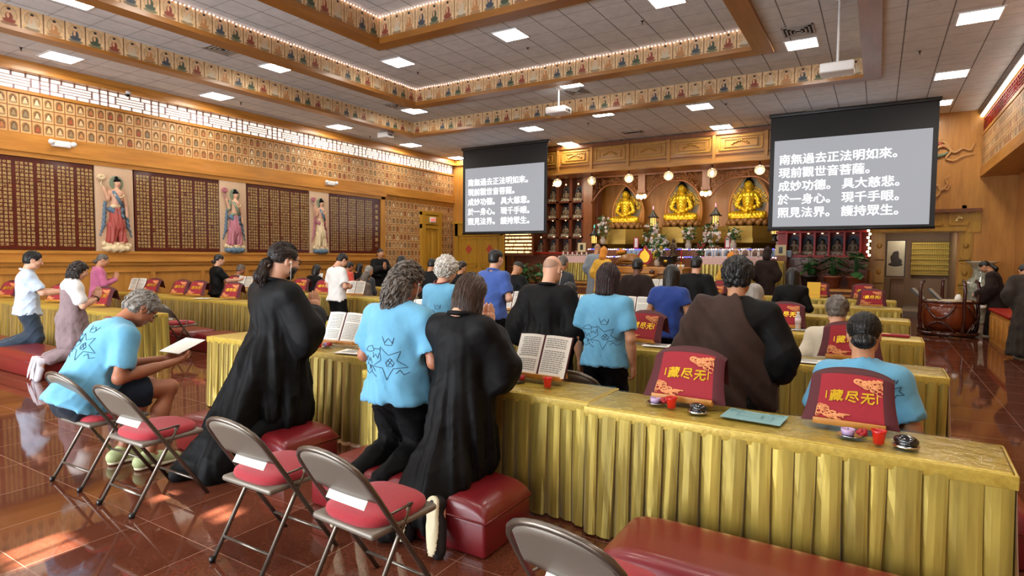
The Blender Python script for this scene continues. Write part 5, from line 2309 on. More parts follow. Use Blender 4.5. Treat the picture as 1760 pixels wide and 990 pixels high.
ch = folding_chair()
chairs = [((-4.70, 2.05), .03, 'taupe folding chair the grey haired man sits on'),
          ((-3.98, 2.03), .02, 'empty taupe folding chair right beside the seated grey haired man, leftmost empty one in front'),
          ((-2.70, 1.99), .0, 'empty taupe folding chair behind the ponytailed man, second of the empty ones from the left'),
          ((-1.93, 1.93), -.06, 'empty taupe folding chair behind the long haired man, its red cushion fully shown'),
          ((-.77, 1.82), -.12, 'taupe folding chair cut off by the bottom edge, only its back in view')]
for i, ((x, y), rz, lab) in enumerate(chairs):
    if i == 0:
        ch.location = (x, y, 0)
        ch.rotation_euler = (0, 0, rz)
        ch['label'] = lab
        ch['group'] = 'taupe folding chairs'
    else:
        dup(ch, (x, y, 0), rz, label=lab)
p = onZ(982, 640, .78)
dup(ch, (p.x, p.y + .25, 0), 0, label='folding chair behind the nearest table, only the rim of its back in view')
p = onZ(305, 555, .46)
dup(ch, (p.x, p.y, 0), 0, label='folding chair with a red seat at the aisle end of the left block')


# ---- book stands
def stand_parts(t, w=.38, tilt=.5):
    b = MB().box((0, .012, .035), (w * .92, .07, .018), WOODX)
    b.box((0, -.022, .046), (w * .92, .012, .03), WOODX, bev=.004)
    b.build('ledge', None, t)
    M = Matrix.Translation((0, .03, .04)) @ Matrix.Rotation(-tilt, 4, 'X')
    MB().box((0, .008, .11), (w * .8, .014, .22), WOODX, M=M).build('back_board', None, t)
    for s in (-1, 1):
        MB().tube([(s * w * .3, .03, .03), (s * w * .3, .2, .006), (s * w * .3, .12, .2)], .008, WOODX, 6).build('foot', None, t)


def cover_mesh(t, near):
    """red cloth draped over a slanted stand; local front faces -y"""
    tilt = .46
    W, H = .205, .285
    M = Matrix.Translation((0, .012, .03)) @ Matrix.Rotation(-tilt, 4, 'X')

    def P(u, v, off=0.0):
        # u -1..1 across, v 0..1 up; cloth bulges over the book and flares at the lower corners
        x = u * (W + .035 * (1 - v) ** 2 * abs(u) + 0)
        zt = H * (1 - .10 * abs(u) ** 3)
        z = v * zt
        y = -.018 * (1 - u * u) ** .5 * (1 if v > .05 else 0) - .008 - off + .03 * max(0, v - .86) ** 1 * 7 * .14 + (.05 * (abs(u) - .8) * 4 * .25 if abs(u) > .8 else 0)
        return M @ Vector((x, y, z))
    n, k = 24, 12
    for (nm, u0, u1, m) in (('cloth', -.74, .74, REDCLOTH), ('side_band', -1, -.74, MAROON), ('side_band', .74, 1, MAROON)):
        b = MB()
        nn = n if nm == 'cloth' else 6
        vs, fs = [], []
        for i in range(nn + 1):
            for j in range(k + 1):
                vs.append(P(u0 + (u1 - u0) * i / nn, j / k))
        for i in range(nn):
            for j in range(k):
                fs.append((i * (k + 1) + j, (i + 1) * (k + 1) + j, (i + 1) * (k + 1) + j + 1, i * (k + 1) + j + 1))
        b.add(vs, fs, m, True)
        o = b.build(nm, None, t)
    # top band folded back over the board
    b = MB()
    vs, fs = [], []
    for i in range(n + 1):
        u = -1 + 2 * i / n
        p = P(u, 1)
        vs += [p, p + Vector((0, .05, .012 + .02 * (1 - u * u))), p + Vector((0, .1, -.16))]
    for i in range(n):
        for j in range(2):
            fs.append((i * 3 + j, (i + 1) * 3 + j, (i + 1) * 3 + j + 1, i * 3 + j + 1))
    b.add(vs, fs, MAROON, True)
    b.build('top_band', None, t)
    # cloud prints
    rnd = random.Random(5)
    for (u0, v0, du, dv, s) in ((-.70, .10, .5, .24, 1), (.12, .86, .58, .13, -1)):
        b = MB()
        for q in range(26 if near else 10):
            a = rnd.random()
            u = u0 + du * a
            v = v0 + dv * (1 - a if s > 0 else a * -1.6 + .1) * rnd.uniform(.1, 1)
            r = rnd.uniform(.035, .08)
            pts = [P(min(max(u + r * 1.5 * math.cos(e), -.73), .73), min(max(v + r * .8 * math.sin(e), .02), .985), .0035) for e in np.linspace(0, 5.2, 8)]
            b.tube(pts, .0032, ORANGECLOUD, 4)
        for q in range(4):
            a = q / 4
            pts = [P(min(max(u0 + (du * .3 + .1 * q) * (1 if s > 0 else 1) + .28 * e, -.73), .73), min(max(v0 + (.02 + .02 * q) * (1 if s > 0 else 1) - .01 * e, .02), .985), .0035) for e in np.linspace(0, 1, 5)]
            b.tube(pts, .004, ORANGECLOUD, 4)
        b.build('cloud_print', None, t)
    # gold characters, brush thick
    b = MB()
    for ch_, u0 in (('藏', -.49), ('尽', -.12), ('无', .24)):
        vs, fs = glyph(ch_)
        for k, (ox, oz) in enumerate(((0, 0), (.03, 0), (-.03, 0), (0, .03), (0, -.03))):
            b.add([P(u0 + (q[0] + ox) * .068 / W, .44 + (q[1] + oz) * .07 / H + .02 * q[0], .004 + .0003 * k) for q in vs], fs, GOLDB)
    for u0 in (-.58, .60):
        b.add([P(u0 + a * .03, .47 + c * .16, .004) for a, c in ((0, 0), (1, 0), (1, 1), (0, 1))], [(0, 1, 2, 3)], GOLDB)
    b.build('lettering', None, t)


_cv = {}


def covered(px, py, z, label, rz=0.0, near=False, group='red covered book stands', s=1.0):
    """book stand with a red cloth cover, its foot at photo pixel px,py on a table of height z"""
    p = on_table(px, py, z)
    return covered_at(p, label, rz, near, group, s)


def covered_at(p, label, rz=0.0, near=False, group='red covered book stands', s=1.0):
    if 'c' not in _cv:
        t = thing('book_stand', '', 'book stand')
        stand_parts(t)
        c = thing('stand_cover', '', 'cloth cover')
        cover_mesh(c, True)
        _cv['c'] = (t, c)
        t.location, c.location = p, p
        t.rotation_euler = c.rotation_euler = (0, 0, rz)
        t.scale = c.scale = (s,) * 3
        t['label'], c['label'] = 'stand under ' + label, label
        t['group'], c['group'] = 'wooden stands under red covers', group
        return c
    t, c = _cv['c']
    dup(t, p, rz, 'stand under ' + label, None, s)
    return dup(c, p, rz, label, group, s)


covered(1172, 697, .745, 'the left red cloth cover on the nearest table', -.03)
covered(1458, 741, .745, 'the right red cloth cover on the nearest table', -.03, s=.90)
T = .742
for (px, py, lab, rz) in (
        (1098, 586, 'the red cloth cover beside the blue shirted woman with shoulder length dark hair', -.25),
        (1460, 612, 'the red cloth cover half hidden by the head of the bun woman', 0),
        (1348, 560, 'the red cloth cover next to the water bottle', 0),
        (1497, 535, 'the nearest of three red cloth covers lined up at the right', 0),
        (1483, 517, 'the middle of three red cloth covers lined up at the right', 0),
        (1484, 504, 'the farthest of three red cloth covers lined up at the right', 0),
        (1406, 507, 'the red cloth cover behind the yellow folder', 0),
        (1240, 500, 'the red cloth cover left of the brown robed monk, upper one', 0),
        (1228, 515, 'the red cloth cover left of the brown robed monk, lower one', 0),
        (8, 503, 'the red cloth cover at the left picture edge', .3),
        (93, 515, 'the red cloth cover behind the arm of the woman in the white blouse', .3),
        (167, 527, 'the red cloth cover just left of the seated man, behind the brown apron', .3),
        (256, 498, 'the red cloth cover right of the open book on the second left row', .25),
        (304, 503, 'the second red cloth cover of the second left row', .25),
        (333, 507, 'the third red cloth cover of the second left row', .25),
        (393, 515, 'the red cloth cover in front of the woman in a black tee', .25),
        (393, 480, 'the red cloth cover between the black tee woman and the man in stripes', .25),
        (552, 508, 'the red cloth cover hidden behind the man in the white t-shirt', .25),
        (513, 497, 'the red cloth cover right behind the face of the ponytailed man', .25)):
    covered(px, py, T, lab, rz)


# ---- open books
def book_mesh(t):
    tilt = .42
    M = Matrix.Translation((0, .005, .045)) @ Matrix.Rotation(-tilt, 4, 'X')
    W, H = .205, .285
    MB().box((0, .013, H / 2), (2 * W + .012, .008, H + .012), MAROON, M=M).build('book_cover', None, t)
    for s in (-1, 1):
        b = MB()
        n, k = 10, 3
        vs, fs = [], []

        def P(u, v, off=0.0):
            return M @ Vector((s * u * W, -.022 * math.sin(min(1, u * 1.15) * PI) ** .7 * (1 - .35 * u) - off + .004 * u, v * H))
        for i in range(n + 1):
            for j in range(k + 1):
                vs.append(P(i / n, j / k))
        for i in range(n):
            for j in range(k):
                f = (i * (k + 1) + j, (i + 1) * (k + 1) + j, (i + 1) * (k + 1) + j + 1, i * (k + 1) + j + 1)
                fs.append(f if s > 0 else f[::-1])
        b.add(vs, fs, PAPER, True)
        page = b.build('page', None, t)
        b = MB()
        rnd = random.Random(s + 4)
        for q in range(17):
            v = .9 - q * .05
            if rnd.random() < .12:
                continue
            u = .12
            while u < .88:
                w = rnd.uniform(.04, .12)
                if u + w > .9:
                    break
                vs = [P(u + w * a, v + c * .022, .0012) for a, c in ((0, 0), (.33, 0), (.66, 0), (1, 0), (1, 1), (.66, 1), (.33, 1), (0, 1))]
                b.add(vs, [(0, 1, 6, 7), (1, 2, 5, 6), (2, 3, 4, 5)], INK)
                u += w + .018
        b.build('print', INK, page)
    b = MB().box((0, -.001, H / 2), (.012, .012, H), MAROON, M=M)
    b.build('spine_ribbon', None, t)


_ob = {}


def open_book(px, py, label, rz=0.0, z=T, s=1.0, stand_label=None):
    p = on_table(px, py, z)
    sl = stand_label or ('stand holding ' + label)
    if not _ob:
        t = thing('book_stand', sl, 'book stand', p, rz, 'wooden stands under open books')
        stand_parts(t, .42, .42)
        c = thing('open_book', label, 'book', p, rz, 'open chanting books')
        book_mesh(c)
        t.scale = c.scale = (s,) * 3
        _ob['x'] = (t, c)
        return
    t, c = _ob['x']
    dup(t, p, rz, sl, None, s)
    dup(c, p, rz, label, None, s)


open_book(582, 593, 'the open chanting book in front of the ponytailed man', .1, .745)
open_book(922, 645, 'the open chanting book right of the woman in the long black robe', -.05, .745)
for (px, py, lab, rz) in (
        (232, 497, 'the open chanting book just above the grey haired seated man', .3),
        (418, 480, 'the open chanting book beside the man in a striped shirt', .3), (541, 487, 'the open chanting book left of the white t-shirt man', .25),
        (609, 509, 'the open chanting book right of the white t-shirt man', .25), (738, 497, 'the open chanting book left of the white curly head', .2),
        (724, 484, 'the open chanting book above the one left of the white curly head', .2), (726, 542, 'the open chanting book between the long haired man and the curly white head', .1),
        (878, 527, 'the open chanting book below the arm of the man in the blue polo', .1), (896, 487, 'the open chanting book in front of the cap wearer', .1),
        (807, 478, 'the open chanting book just left of the blue polo shirt', .1), (990, 548, 'the open chanting book at the right sleeve of the bald man', .05),
        (1090, 537, 'the open chanting book right of the light blue shirted woman', .05), (840, 485, 'the open chanting book directly behind the blue polo shirt', .1),
        (1130, 505, 'the open chanting book right of the brown robed man near the altar', 0), (1185, 530, 'the open chanting book right of the royal blue top', 0)):
    open_book(px, py, lab, rz)


# ---- papers and small things on the tables
def sheet(px, py, z, w, h, rz, label, m=PAPER, name='paper_sheet', pr=True):
    p = on_table(px, py, z)
    t = thing(name, label, 'paper', p, rz)
    b = MB()
    n = 8
    vs, fs = [], []
    for i in range(n + 1):
        for j in range(n + 1):
            u, v = i / n - .5, j / n - .5
            vs.append((u * w, v * h, .002 + .006 * abs(u) ** 2 * 4 * (.5 + v)))
    for i in range(n):
        for j in range(n):
            fs.append((i * (n + 1) + j, (i + 1) * (n + 1) + j, (i + 1) * (n + 1) + j + 1, i * (n + 1) + j + 1))
    b.add(vs, fs, m, True)
    b.build('sheet', None, t)
    if pr:
        b = MB()
        for q in range(7):
            b.box((0, h * (.32 - .1 * q), .0085), (w * .6 * RNG.uniform(.6, 1), .006, .001), INK)
        b.build('print', None, t)
    return t


t = sheet(1296, 717, .752, .30, .21, -.08, 'blue printed sheet on the nearest table between the two red covers', BLUEPAPER, pr=False)
b = MB()
FADE = mat('blue_print', '#5f8688', .7)
for (x, y, w, h) in ((-.02, 0, .12, .08), (-.1, .06, .06, .04), (.07, -.01, .05, .06), (.1, .07, .06, .02)):
    for (cx, cy, sx, sy) in ((x, y + h / 2, w, .003), (x, y - h / 2, w, .003), (x - w / 2, y, .003, h), (x + w / 2, y, .003, h)):
        b.box((cx, cy, .0095), (sx, sy, .001), FADE)
b.build('line_drawing', None, t)
sheet(1134, 594, .75, .3, .22, .1, 'white sheet on the second row table, just above the left red cover')
sheet(1390, 621, .75, .3, .2, .05, 'white sheet on the second row table left of the woman with the bun')
sheet(605, 605, .752, .24, .2, .2, 'white sheet at the left hip of the long haired man')
sheet(1378, 557 + 10, .75, .22, .16, .1, 'white sheet by the foot of the water bottle')
sheet(350, 515, .75, .3, .22, .3, 'white sheet at the front edge of the second left row')


def candle_set(p, lab, flip=1):
    s = thing('saucer', 'silver saucer ' + lab, 'saucer', p)
    MB().lathe([(.03, 0), (.055, .006), (.06, .011), (.056, .011), (.03, .005)], CHROME, 20).build('dish', None, s)
    c = thing('candle', 'lavender cup candle ' + lab, 'candle', (p[0] - .012, p[1], p[2] + .006))
    MB().lathe([(.026, 0), (.031, .03), (.029, .03), (.027, .025)], mat('lavender_cup', '#b79cc0', .35), 16).build('cup', None, c)
    MB().lathe([(.026, .022), (.002, .024)], mat('lavender_wax', '#c9b2cf', .5), 12).build('wax', None, c)
    MB().tube([(0, 0, .022), (.001, 0, .034)], .0016, BLACK, 4).build('wick', None, c)
    f = thing('silk_flower', 'red silk flower ' + lab, 'flower', (p[0] + .045, p[1] - .012, p[2] + .01))
    b = MB()
    for k in range(9):
        a = k * 2.4
        b.ball((.012 * math.cos(a), .012 * math.sin(a), .012 + .002 * k), (.014, .014, .012), PETALR, 7)
    b.build('petal', None, f)
    MB().tube([(0, 0, .004), (.02, -.02, -.004)], .003, LEAF, 5).build('stem', None, f)


def red_cup(p, lab):
    t = thing('candle_cup', lab, 'candle cup', p)
    MB().lathe([(.022, 0), (.028, .05), (.033, .062), (.030, .062), (.025, .05), (.02, .006)], CANDLERED, 18).build('cup', None, t)
    MB().lathe([(.018, .007), (.021, .03), (.002, .032)], mat('wax_red', '#e0604a', .5, emit='#ff5a30', power=.3, nosample=True), 12).build('wax', None, t)


def hand_bell(p, lab):
    t = thing('wooden_fish', lab, 'wooden fish', p, -.4)
    f = Field((-.07, -.06, -.01), (.07, .06, .07), .004)
    f.ell((0, 0, .027), (.052, .04, .027), .01)
    f.ell((0, -.045, .022), (.03, .012, .004), .004, 's')
    f.cut((0, 0, .002), (0, 0, -1))
    v, q = f.arrays(1)
    link('body', arr_mesh('body', [(v, q, mat('black_lacquer', '#121316', .12, coat=.6))]), t)
    MB().lathe([(.05, 0), (.055, .008), (.045, .012)], CHROME, 20).build('rest', None, t)


zz = .751
for (a, b_, c_, lab) in (((1130, 694), (1154, 697), (1199, 705), 'by the left red cover on the nearest table'), ((1462, 750), (1510, 758), (1557, 764), 'by the right red cover on the nearest table')):
    candle_set(onZ(a[0], a[1], zz), lab)
    red_cup(onZ(b_[0], b_[1] + 4, zz), 'small red glass candle cup ' + lab)
    hand_bell(onZ(c_[0], c_[1] + 4, zz), 'small black lacquered wooden fish ' + lab)
red_cup(onZ(941, 665, zz), 'small red glass candle cup in front of the open book beside the black robed woman')
candle_set(onZ(888, 655, zz), 'in front of the open book beside the black robed woman')
candle_set(onZ(562, 596, zz), 'in front of the open book of the ponytailed man')
red_cup(onZ(548, 597, zz), 'small red glass candle cup near the sleeve of the ponytailed man')
# water bottle
p = on_table(1371, 566, T)
t = thing('water_bottle', 'clear water bottle with a pale label beside a red covered stand', 'bottle', p)
PET = mat('clear_plastic', '#eef4f6', .05, alpha=.45, spec=.8)
MB().lathe([(.03, 0), (.034, .01), (.034, .06), (.031, .075), (.034, .09), (.034, .15), (.02, .185), (.014, .195), (.014, .2)], PET, 18).build('bottle_body', None, t)
MB().lathe([(.0348, .085), (.0348, .145)], mat('bottle_label', '#d9c9d0', .5), 18).build('wrapper', None, t)
MB().lathe([(.016, .198), (.016, .218)], WHITE, 14).build('cap', None, t)
# yellow folder and fan on the tables at the right
p = on_table(1398, 510, T)
t = thing('yellow_folder', 'bright yellow folder standing behind the long haired woman in black', 'folder', p)
MB().box((0, 0, .16), (.26, .012, .34), mat('yellow_card', '#e8b92c', .5), rot=Matrix.Rotation(-.2, 3, 'X')).build('front_board', None, t)
MB().box((0, .05, .165), (.26, .008, .33), mat('yellow_card', '#e8b92c'), rot=Matrix.Rotation(.1, 3, 'X')).build('back_board', None, t)
p = on_table(1536, 577, T)
t = thing('folded_cloth', 'folded red cloth with a gold print at the right end of the third row', 'cloth', p, -.1)
MB().box((0, 0, .014), (.30, .12, .026), REDCLOTH, bev=.01).build('fold', None, t)
MB().box((-.08, -.01, .028), (.1, .06, .004), GOLDP).build('print', None, t)

# ---- altar tables
PINKCLOTH = mat('pink_brocade', '#cf9a9a', .6, col2='#d9c0b4', scale=24)
for (pa, pb, lab) in ((961, 1024, 'gold skirted altar table under a pink cloth at the left of the stage'), (1203, 1318, 'gold skirted altar table under a pink cloth at the right of the stage')):
    x0, x1 = onY(pa, 470, 17.65).x, onY(pb, 470, 17.65).x
    t = table(x0, x1, 17.65, lab, None, z=1.60, dep=.6, zb=ZS, top=PINKCLOTH)
    w = (x1 - x0) / 2
    b = MB()
    b.box((0, -.325, .70), (2 * w + .06, .012, .22), PINKCLOTH)
    b.box((w + .02, 0, .70), (.012, .62, .22), PINKCLOTH)
    b.build('pink_cloth', None, t)
x0, x1 = onY(1325, 470, 17.9).x, onY(1346, 470, 17.9).x
table(x0, x1, 17.9, 'narrow gold skirted table beside the dark robed person at the altar', None, z=1.5, dep=.5, zb=ZS)
for k in range(7):
    px = [1221, 1240, 1258, 1275, 1289, 1298, 1309][k] if k > 4 else [1218, 1235, 1249, 1265, 1281][k]
    p = onY(px, 446, 17.85)
    t = thing('arch_frame', 'small white arched frame on the right altar table, %s from the left' % (cn + ['fifth', 'sixth', 'seventh'])[k], 'frame', (p.x, 17.85, 1.602), 0, 'white arched frames on the right altar table')
    MB().tube([(-.1, 0, 0), (-.1, 0, .12), (-.08, 0, .19), (0, 0, .23), (.08, 0, .19), (.1, 0, .12), (.1, 0, 0)], .022, mat('frame_white', '#cfcac4', .4), 7).build('arch', None, t)
    MB().box((0, 0, .012), (.22, .06, .024), mat('frame_white', '#cfcac4')).build('base', None, t)
    MB().ball((0, 0, .08), (.045, .03, .06), mat('frame_dark', '#5a4a3c', .5), 8).build('figure', None, t)
lx0, lx1 = onY(968, 440, 17.8).x, onY(1012, 440, 17.8).x
for k in range(12):
    t = thing('offering_cup', 'little dark and white offering cup in the row on the left altar table', 'cup', (lx0 + (lx1 - lx0) * k / 11, 17.8, 1.602), 0, 'offering cups on the left altar table')
    MB().lathe([(.02, 0), (.025, .015), (.04, .06), (.036, .06)], STONE, 10).build('cup', None, t)
    MB().lathe([(.03, .055), (.02, .11), (.005, .15)], BLACK if k % 2 else PETALW, 8).build('filling', None, t)
# centre altar desk
xa, xb = onY(1048, 470, 16.7).x, onY(1178, 470, 16.7).x
t = thing('altar_desk', 'wide honey coloured wooden altar desk in the middle of the stage front', 'desk', ((xa + xb) / 2, 16.9, 0))
W = xb - xa
b = MB()
b.box((0, 0, 1.28), (W, .7, .06), WOOD, bev=.01)
b.box((0, -.02, 1.19), (W - .1, .66, .12), WOODH)
b.build('top', None, t)
b = MB()
b.box((0, 0, .56), (W - .3, .5, 1.1), WOODH)
for k in range(4):
    panel_frame(b, -W / 2 + .25 + k * (W - .4) / 4, -W / 2 + .15 + (k + 1) * (W - .4) / 4, .2, 1.0, -.25, .05, .03)
b.build('body', None, t)
b = MB()
for s in (-1, 1):
    b.box((s * (W / 2 - .12), 0, .58), (.14, .6, 1.16), WOODH, bev=.02)
b.build('leg', None, t)
b = MB().box((-.3, -.55, 1.08), (W * .62, .42, .05), WOOD, bev=.01)
b.box((-.3, -.45, .55), (W * .5, .3, 1.02), WOODH)
b.build('front_ledge', None, t)
for k in range(2):
    t2 = thing('wooden_fish', 'small dark wooden fish on the ledge of the altar desk, %s one' % ('left', 'right')[k], 'wooden fish', ((xa + xb) / 2 - 1.2 + k * 1.5, 16.3, 1.106))
    MB().ball((0, 0, .07), (.09, .08, .07), ROSE, 10).build('body', None, t2)
    MB().tube([(.08, -.1, .02), (.4, -.12, .02)], .014, ROSE, 6).build('mallet', None, t2)
dz = 1.312
p = onY(1083, 452, 16.9)
t = thing('wooden_fish', 'large golden brown wooden fish drum on the altar desk', 'wooden fish', (p.x, 16.95, dz))
f = Field((-.5, -.3, -.02), (.5, .3, .5), .025)
f.ell((0, 0, .18), (.40, .25, .2), .03)
f.cone((-.3, 0, .12), (-.42, 0, .1), .1, .06, .06)
f.ell((-.1, -.22, .14), (.3, .1, .015), .01, 's')
f.cut((0, 0, .01), (0, 0, -1))
v, q = f.arrays(1)
link('body', arr_mesh('body', [(v, q, mat('fish_brown', '#8f5e25', .3, var=.25, scale=9))]), t)
MB().lathe([(.3, 0), (.32, .03), (.28, .06)], ROSE, 18, sx=1.3).build('cushion', None, t)
p = onY(1108, 452, 16.85)
t = thing('flame_ornament', 'red and gold flame shaped ornament on the altar desk', 'ornament', (p.x, 16.85, dz))
out = [(0, 0), (.1, .02), (.17, .12), (.19, .24), (.13, .36), (.05, .43), (0, .52)]
ol = out + [(-x, z) for x, z in out[::-1][1:-1]]
MB().prism([(x * 1.15, z * 1.08) for x, z in ol], .05, PETALR, Matrix.Translation((0, 0, .06))).build('rim', None, t)
MB().prism([(x * .8, z * .8) for x, z in ol], .02, GOLD, Matrix.Translation((0, -.02, .12))).build('centre', None, t)
MB().lathe([(.1, 0), (.12, .03), (.04, .06)], GOLD, 14).build('foot', None, t)
p = onY(1147, 455, 16.85)
t = thing('incense_bowl', 'black incense bowl with gold mark on the altar desk', 'bowl', (p.x, 16.9, dz))
MB().lathe([(.1, 0), (.13, .03), (.22, .1), (.25, .2), (.24, .28), (.27, .3), (.24, .3), (.2, .26)], BLACK, 20).build('bowl', None, t)
for s in (-1, 1):
    MB().tube([(s * .24, 0, .16), (s * .33, 0, .2), (s * .32, 0, .3), (s * .25, 0, .28)], .02, BLACK, 6).build('handle', None, t)
MB().ball((0, -.235, .17), (.06, .02, .05), GOLD, 10).build('gold_mark', None, t)
p = onY(1170, 452, 16.85)
t = thing('candlestick', 'tall red candlestick right of the black incense bowl', 'candlestick', (p.x, 16.9, dz))
MB().lathe([(.07, 0), (.03, .03), (.02, .12), (.04, .14)], GOLD, 12).build('base', None, t)
MB().lathe([(.026, .14), (.024, .46), (.006, .49)], PETALR, 10).build('candle', None, t)
for k in range(4):
    t = thing('glass_cup', 'small white cup at the right end of the altar desk', 'cup', (p.x - .25 + .12 * k, 16.68, dz), 0, 'white cups on the altar desk')
    MB().lathe([(.03, 0), (.045, .07), (.04, .07)], WHITE, 10).build('cup', None, t)
for (px, lab) in ((1087, 'red and white name tablet left of the middle buddha'), (1246, 'red and white name tablet in front of the right buddha')):
    p = onY(px, 430, 18.6)
    t = thing('name_tablet', lab, 'tablet', (p.x, 18.95, zt2))
    MB().box((0, 0, .19), (.17, .03, .38), PETALR).build('frame', None, t)
    MB().box((0, -.017, .2), (.1, .006, .3), PETALW).build('face', None, t)
for (px, lab) in ((1095, 'stack of blue and white packets left of the middle buddha'), (1232, 'stack of blue and white packets right of the middle buddha'), (1340, 'stack of blue and white packets by the right screen')):
    p = onY(px, 435, 18.6)
    t = thing('packet_stack', lab, 'packets', (p.x, 18.6, zt1))
    for k in range(4):
        MB().box((-.24 + .16 * k, 0, .1), (.15, .2, .2), mat('packet_blue', '#8fa6c0', .5, var=.2), bev=.015).build('packet', None, t)
p = onY(1067, 432, 18.6)
t = thing('fruit_dish', 'golden dish of orange offerings before the left buddha', 'dish', (p.x, 18.6, zt1))
MB().lathe([(.08, 0), (.04, .05), (.2, .1), (.22, .12), (.18, .11)], GOLD, 14).build('dish', None, t)
b = MB()
for k in range(7):
    b.ball((.1 * math.cos(k * .9) * (k > 0), .1 * math.sin(k * .9) * (k > 0), .15 + (.06 if k == 0 else 0)), .055, mat('orange_fruit', '#d8862a', .5), 8)
b.build('fruit', None, t)
p = onY(1158, 432, 18.6)
t = thing('bronze_figure', 'dark bronze standing figure on the offering tier before the middle buddha', 'statue', (p.x, 18.55, zt1))
f = Field((-.2, -.15, -.01), (.2, .15, .62), .018)
f.cone((0, 0, .08), (0, 0, .36), .1, .08, .04)
f.ell((0, 0, .5), (.055, .06, .07), .02)
for s in (-1, 1):
    f.cone((s * .08, 0, .38), (s * .12, -.06, .24), .04, .03, .03)
f.ell((0, 0, .03), (.13, .11, .05), .02)
f.cut((0, 0, 0), (0, 0, -1))
v, q = f.arrays(1)
link('figure', arr_mesh('figure', [(v, q, mat('bronze', '#4a3a26', .35, .6))]), t)
for (px, py, lab) in ((1000, 425, 'small framed picture with white mount at the left end of the altar'), (1342, 430, 'small framed picture with a black figure next to the red cabinet')):
    p = onY(px, py, 18.35)
    t = thing('picture_frame', lab, 'picture frame', (p.x, 18.35, ZS))
    hh = p.z - ZS
    MB().box((0, .1, (hh - .15) / 2), (.32, .22, hh - .15), WOODD).build('plinth', None, t)
    MB().box((0, 0, hh), (.28, .04, .3), mat('frame_cream', '#c9b98c', .5)).build('frame', None, t)
    MB().box((0, -.022, hh), (.1, .006, .18), BLACK).build('picture', None, t)

# ---- drum on its stand, with its book rests
p = onY(1628, 566, 15.4)
DX, DY = p.x, 15.4
t = thing('temple_drum', 'large reddish brown barrel drum at the right of the hall', 'drum', (DX, DY, .10))
DRUMW = mat('drum_wood', '#8a3f1c', .25, col2='#6e2e14', scale=6, stretch=(1, 1, .2), coat=.5)
MB().lathe([(.38, 0), (.44, .12), (.475, .30), (.46, .46), (.40, .62)], DRUMW, 32).build('shell', None, t)
MB().lathe([(.395, .62), (.39, .635), (.02, .64)], mat('drum_skin', '#c9b694', .6, var=.1), 32).build('skin', None, t)
b = MB()
for k in range(30):
    a = 2 * PI * k / 30
    b.ball((.41 * math.cos(a), .41 * math.sin(a), .59), .014, BRASS, 6)
b.build('stud', None, t)
s = thing('drum_stand', 'dark rosewood stand with curled posts around the drum', 'stand', (DX, DY, 0))
b = MB()
b.tube([(.50 * math.cos(a), .50 * math.sin(a), .06) for a in np.linspace(0, 2 * PI, 33)[:-1]], .04, ROSE, 8, closed=True)
b.build('lower_ring', None, s)
b = MB()
b.tube([(.50 * math.cos(a), .50 * math.sin(a), .71) for a in np.linspace(0, 2 * PI, 33)[:-1]], .028, ROSE, 8, closed=True)
b.build('upper_ring', None, s)
for a in (-2.75, -1.15, .3, 1.7):
    c, q = math.cos(a), math.sin(a)
    pts = [(.44, .03), (.52, .15), (.55, .4), (.53, .7), (.55, .95), (.52, 1.12), (.49, 1.16), (.47, 1.1)]
    b = MB().tube([(r * c, r * q, z) for r, z in pts], [.04, .038, .035, .035, .032, .034, .03, .015], ROSE, 8)
    b.build('post', None, s)
for k in range(4):
    a0 = -2.75 + k * 1.53 + .35
    for up in (0, 1):
        pts = []
        for u in np.linspace(-.55, .55, 11):
            pts.append((.505 * math.cos(a0 + .45 + u), .505 * math.sin(a0 + .45 + u), (.66 - .28 * (1 - (u / .55) ** 2)) if up else (.09 + .22 * (1 - (u / .55) ** 2))))
        MB().tube(pts, .02, ROSE, 6).build('apron_arc', None, s)
for k, (dx, dy, lab) in enumerate(((-.42, -.05, 'grey page rest standing on the left edge of the drum'), (-.12, .0, 'open booklet leaning on the drum beside the bell'))):
    q = thing('booklet', lab, 'booklet', (DX + dx, DY + dy, .742), 1.35)
    M = Matrix.Rotation(-.75, 4, 'X')
    MB().box((0, 0, .16), (.26, .012, .3), mat('booklet_page', '#a8a296', .7), M=M).build('page', None, q)
    MB().box((0, .02, .16), (.28, .03, .32), BLACK, M=M).build('cover', None, q)
q = thing('handbell', 'small pale bell standing on the drum', 'bell', (DX + .15, DY - .12, .742))
MB().lathe([(.07, 0), (.06, .06), (.035, .12), (.015, .13)], PAPER, 14).build('cup', None, q)
MB().lathe([(.015, .13), (.02, .17), (.008, .2)], BRASS, 10).build('handle', None, q)
# porcelain vase
p = onY(1683, 520, 18.7)
t = thing('porcelain_vase', 'tall patterned porcelain floor vase behind the drummer', 'vase', (p.x + .02, 18.7, 0))
VASEM = mat('porcelain', '#b9b6a4', .15, col2='#5f6f62', scale=9, coat=.6)
zt = onY(1683, 449, 18.7).z
k = zt / 1.5
MB().lathe([(.22, 0), (.2, .06 * k), (.24, .3 * k), (.3, .6 * k), (.34, .85 * k), (.30, 1.02 * k), (.19, 1.12 * k), (.17, 1.28 * k), (.22, 1.42 * k)], VASEM, 32).build('body', None, t)
MB().lathe([(.22, 1.42 * k), (.31, 1.48 * k), (.32, 1.5 * k), (.27, 1.49 * k), (.17, 1.3 * k)], mat('gilt_rim', '#cfc8ae', .2, coat=.5), 24, flute=8, fa=.05).build('rim', None, t)
for kk in range(14):
    b = MB()
    a = kk * 2.4
    z = (.3 + .055 * kk) * k
    r = .3 + .02 * math.sin(kk)
    b.ball((r * math.cos(a) * .98, r * math.sin(a) * .98, z), (.07, .07, .05), mat('porcelain_flower', '#d8d4cf', .2, coat=.5, var=.2, scale=40), 8)
    b.build('painted_flower', None, t)
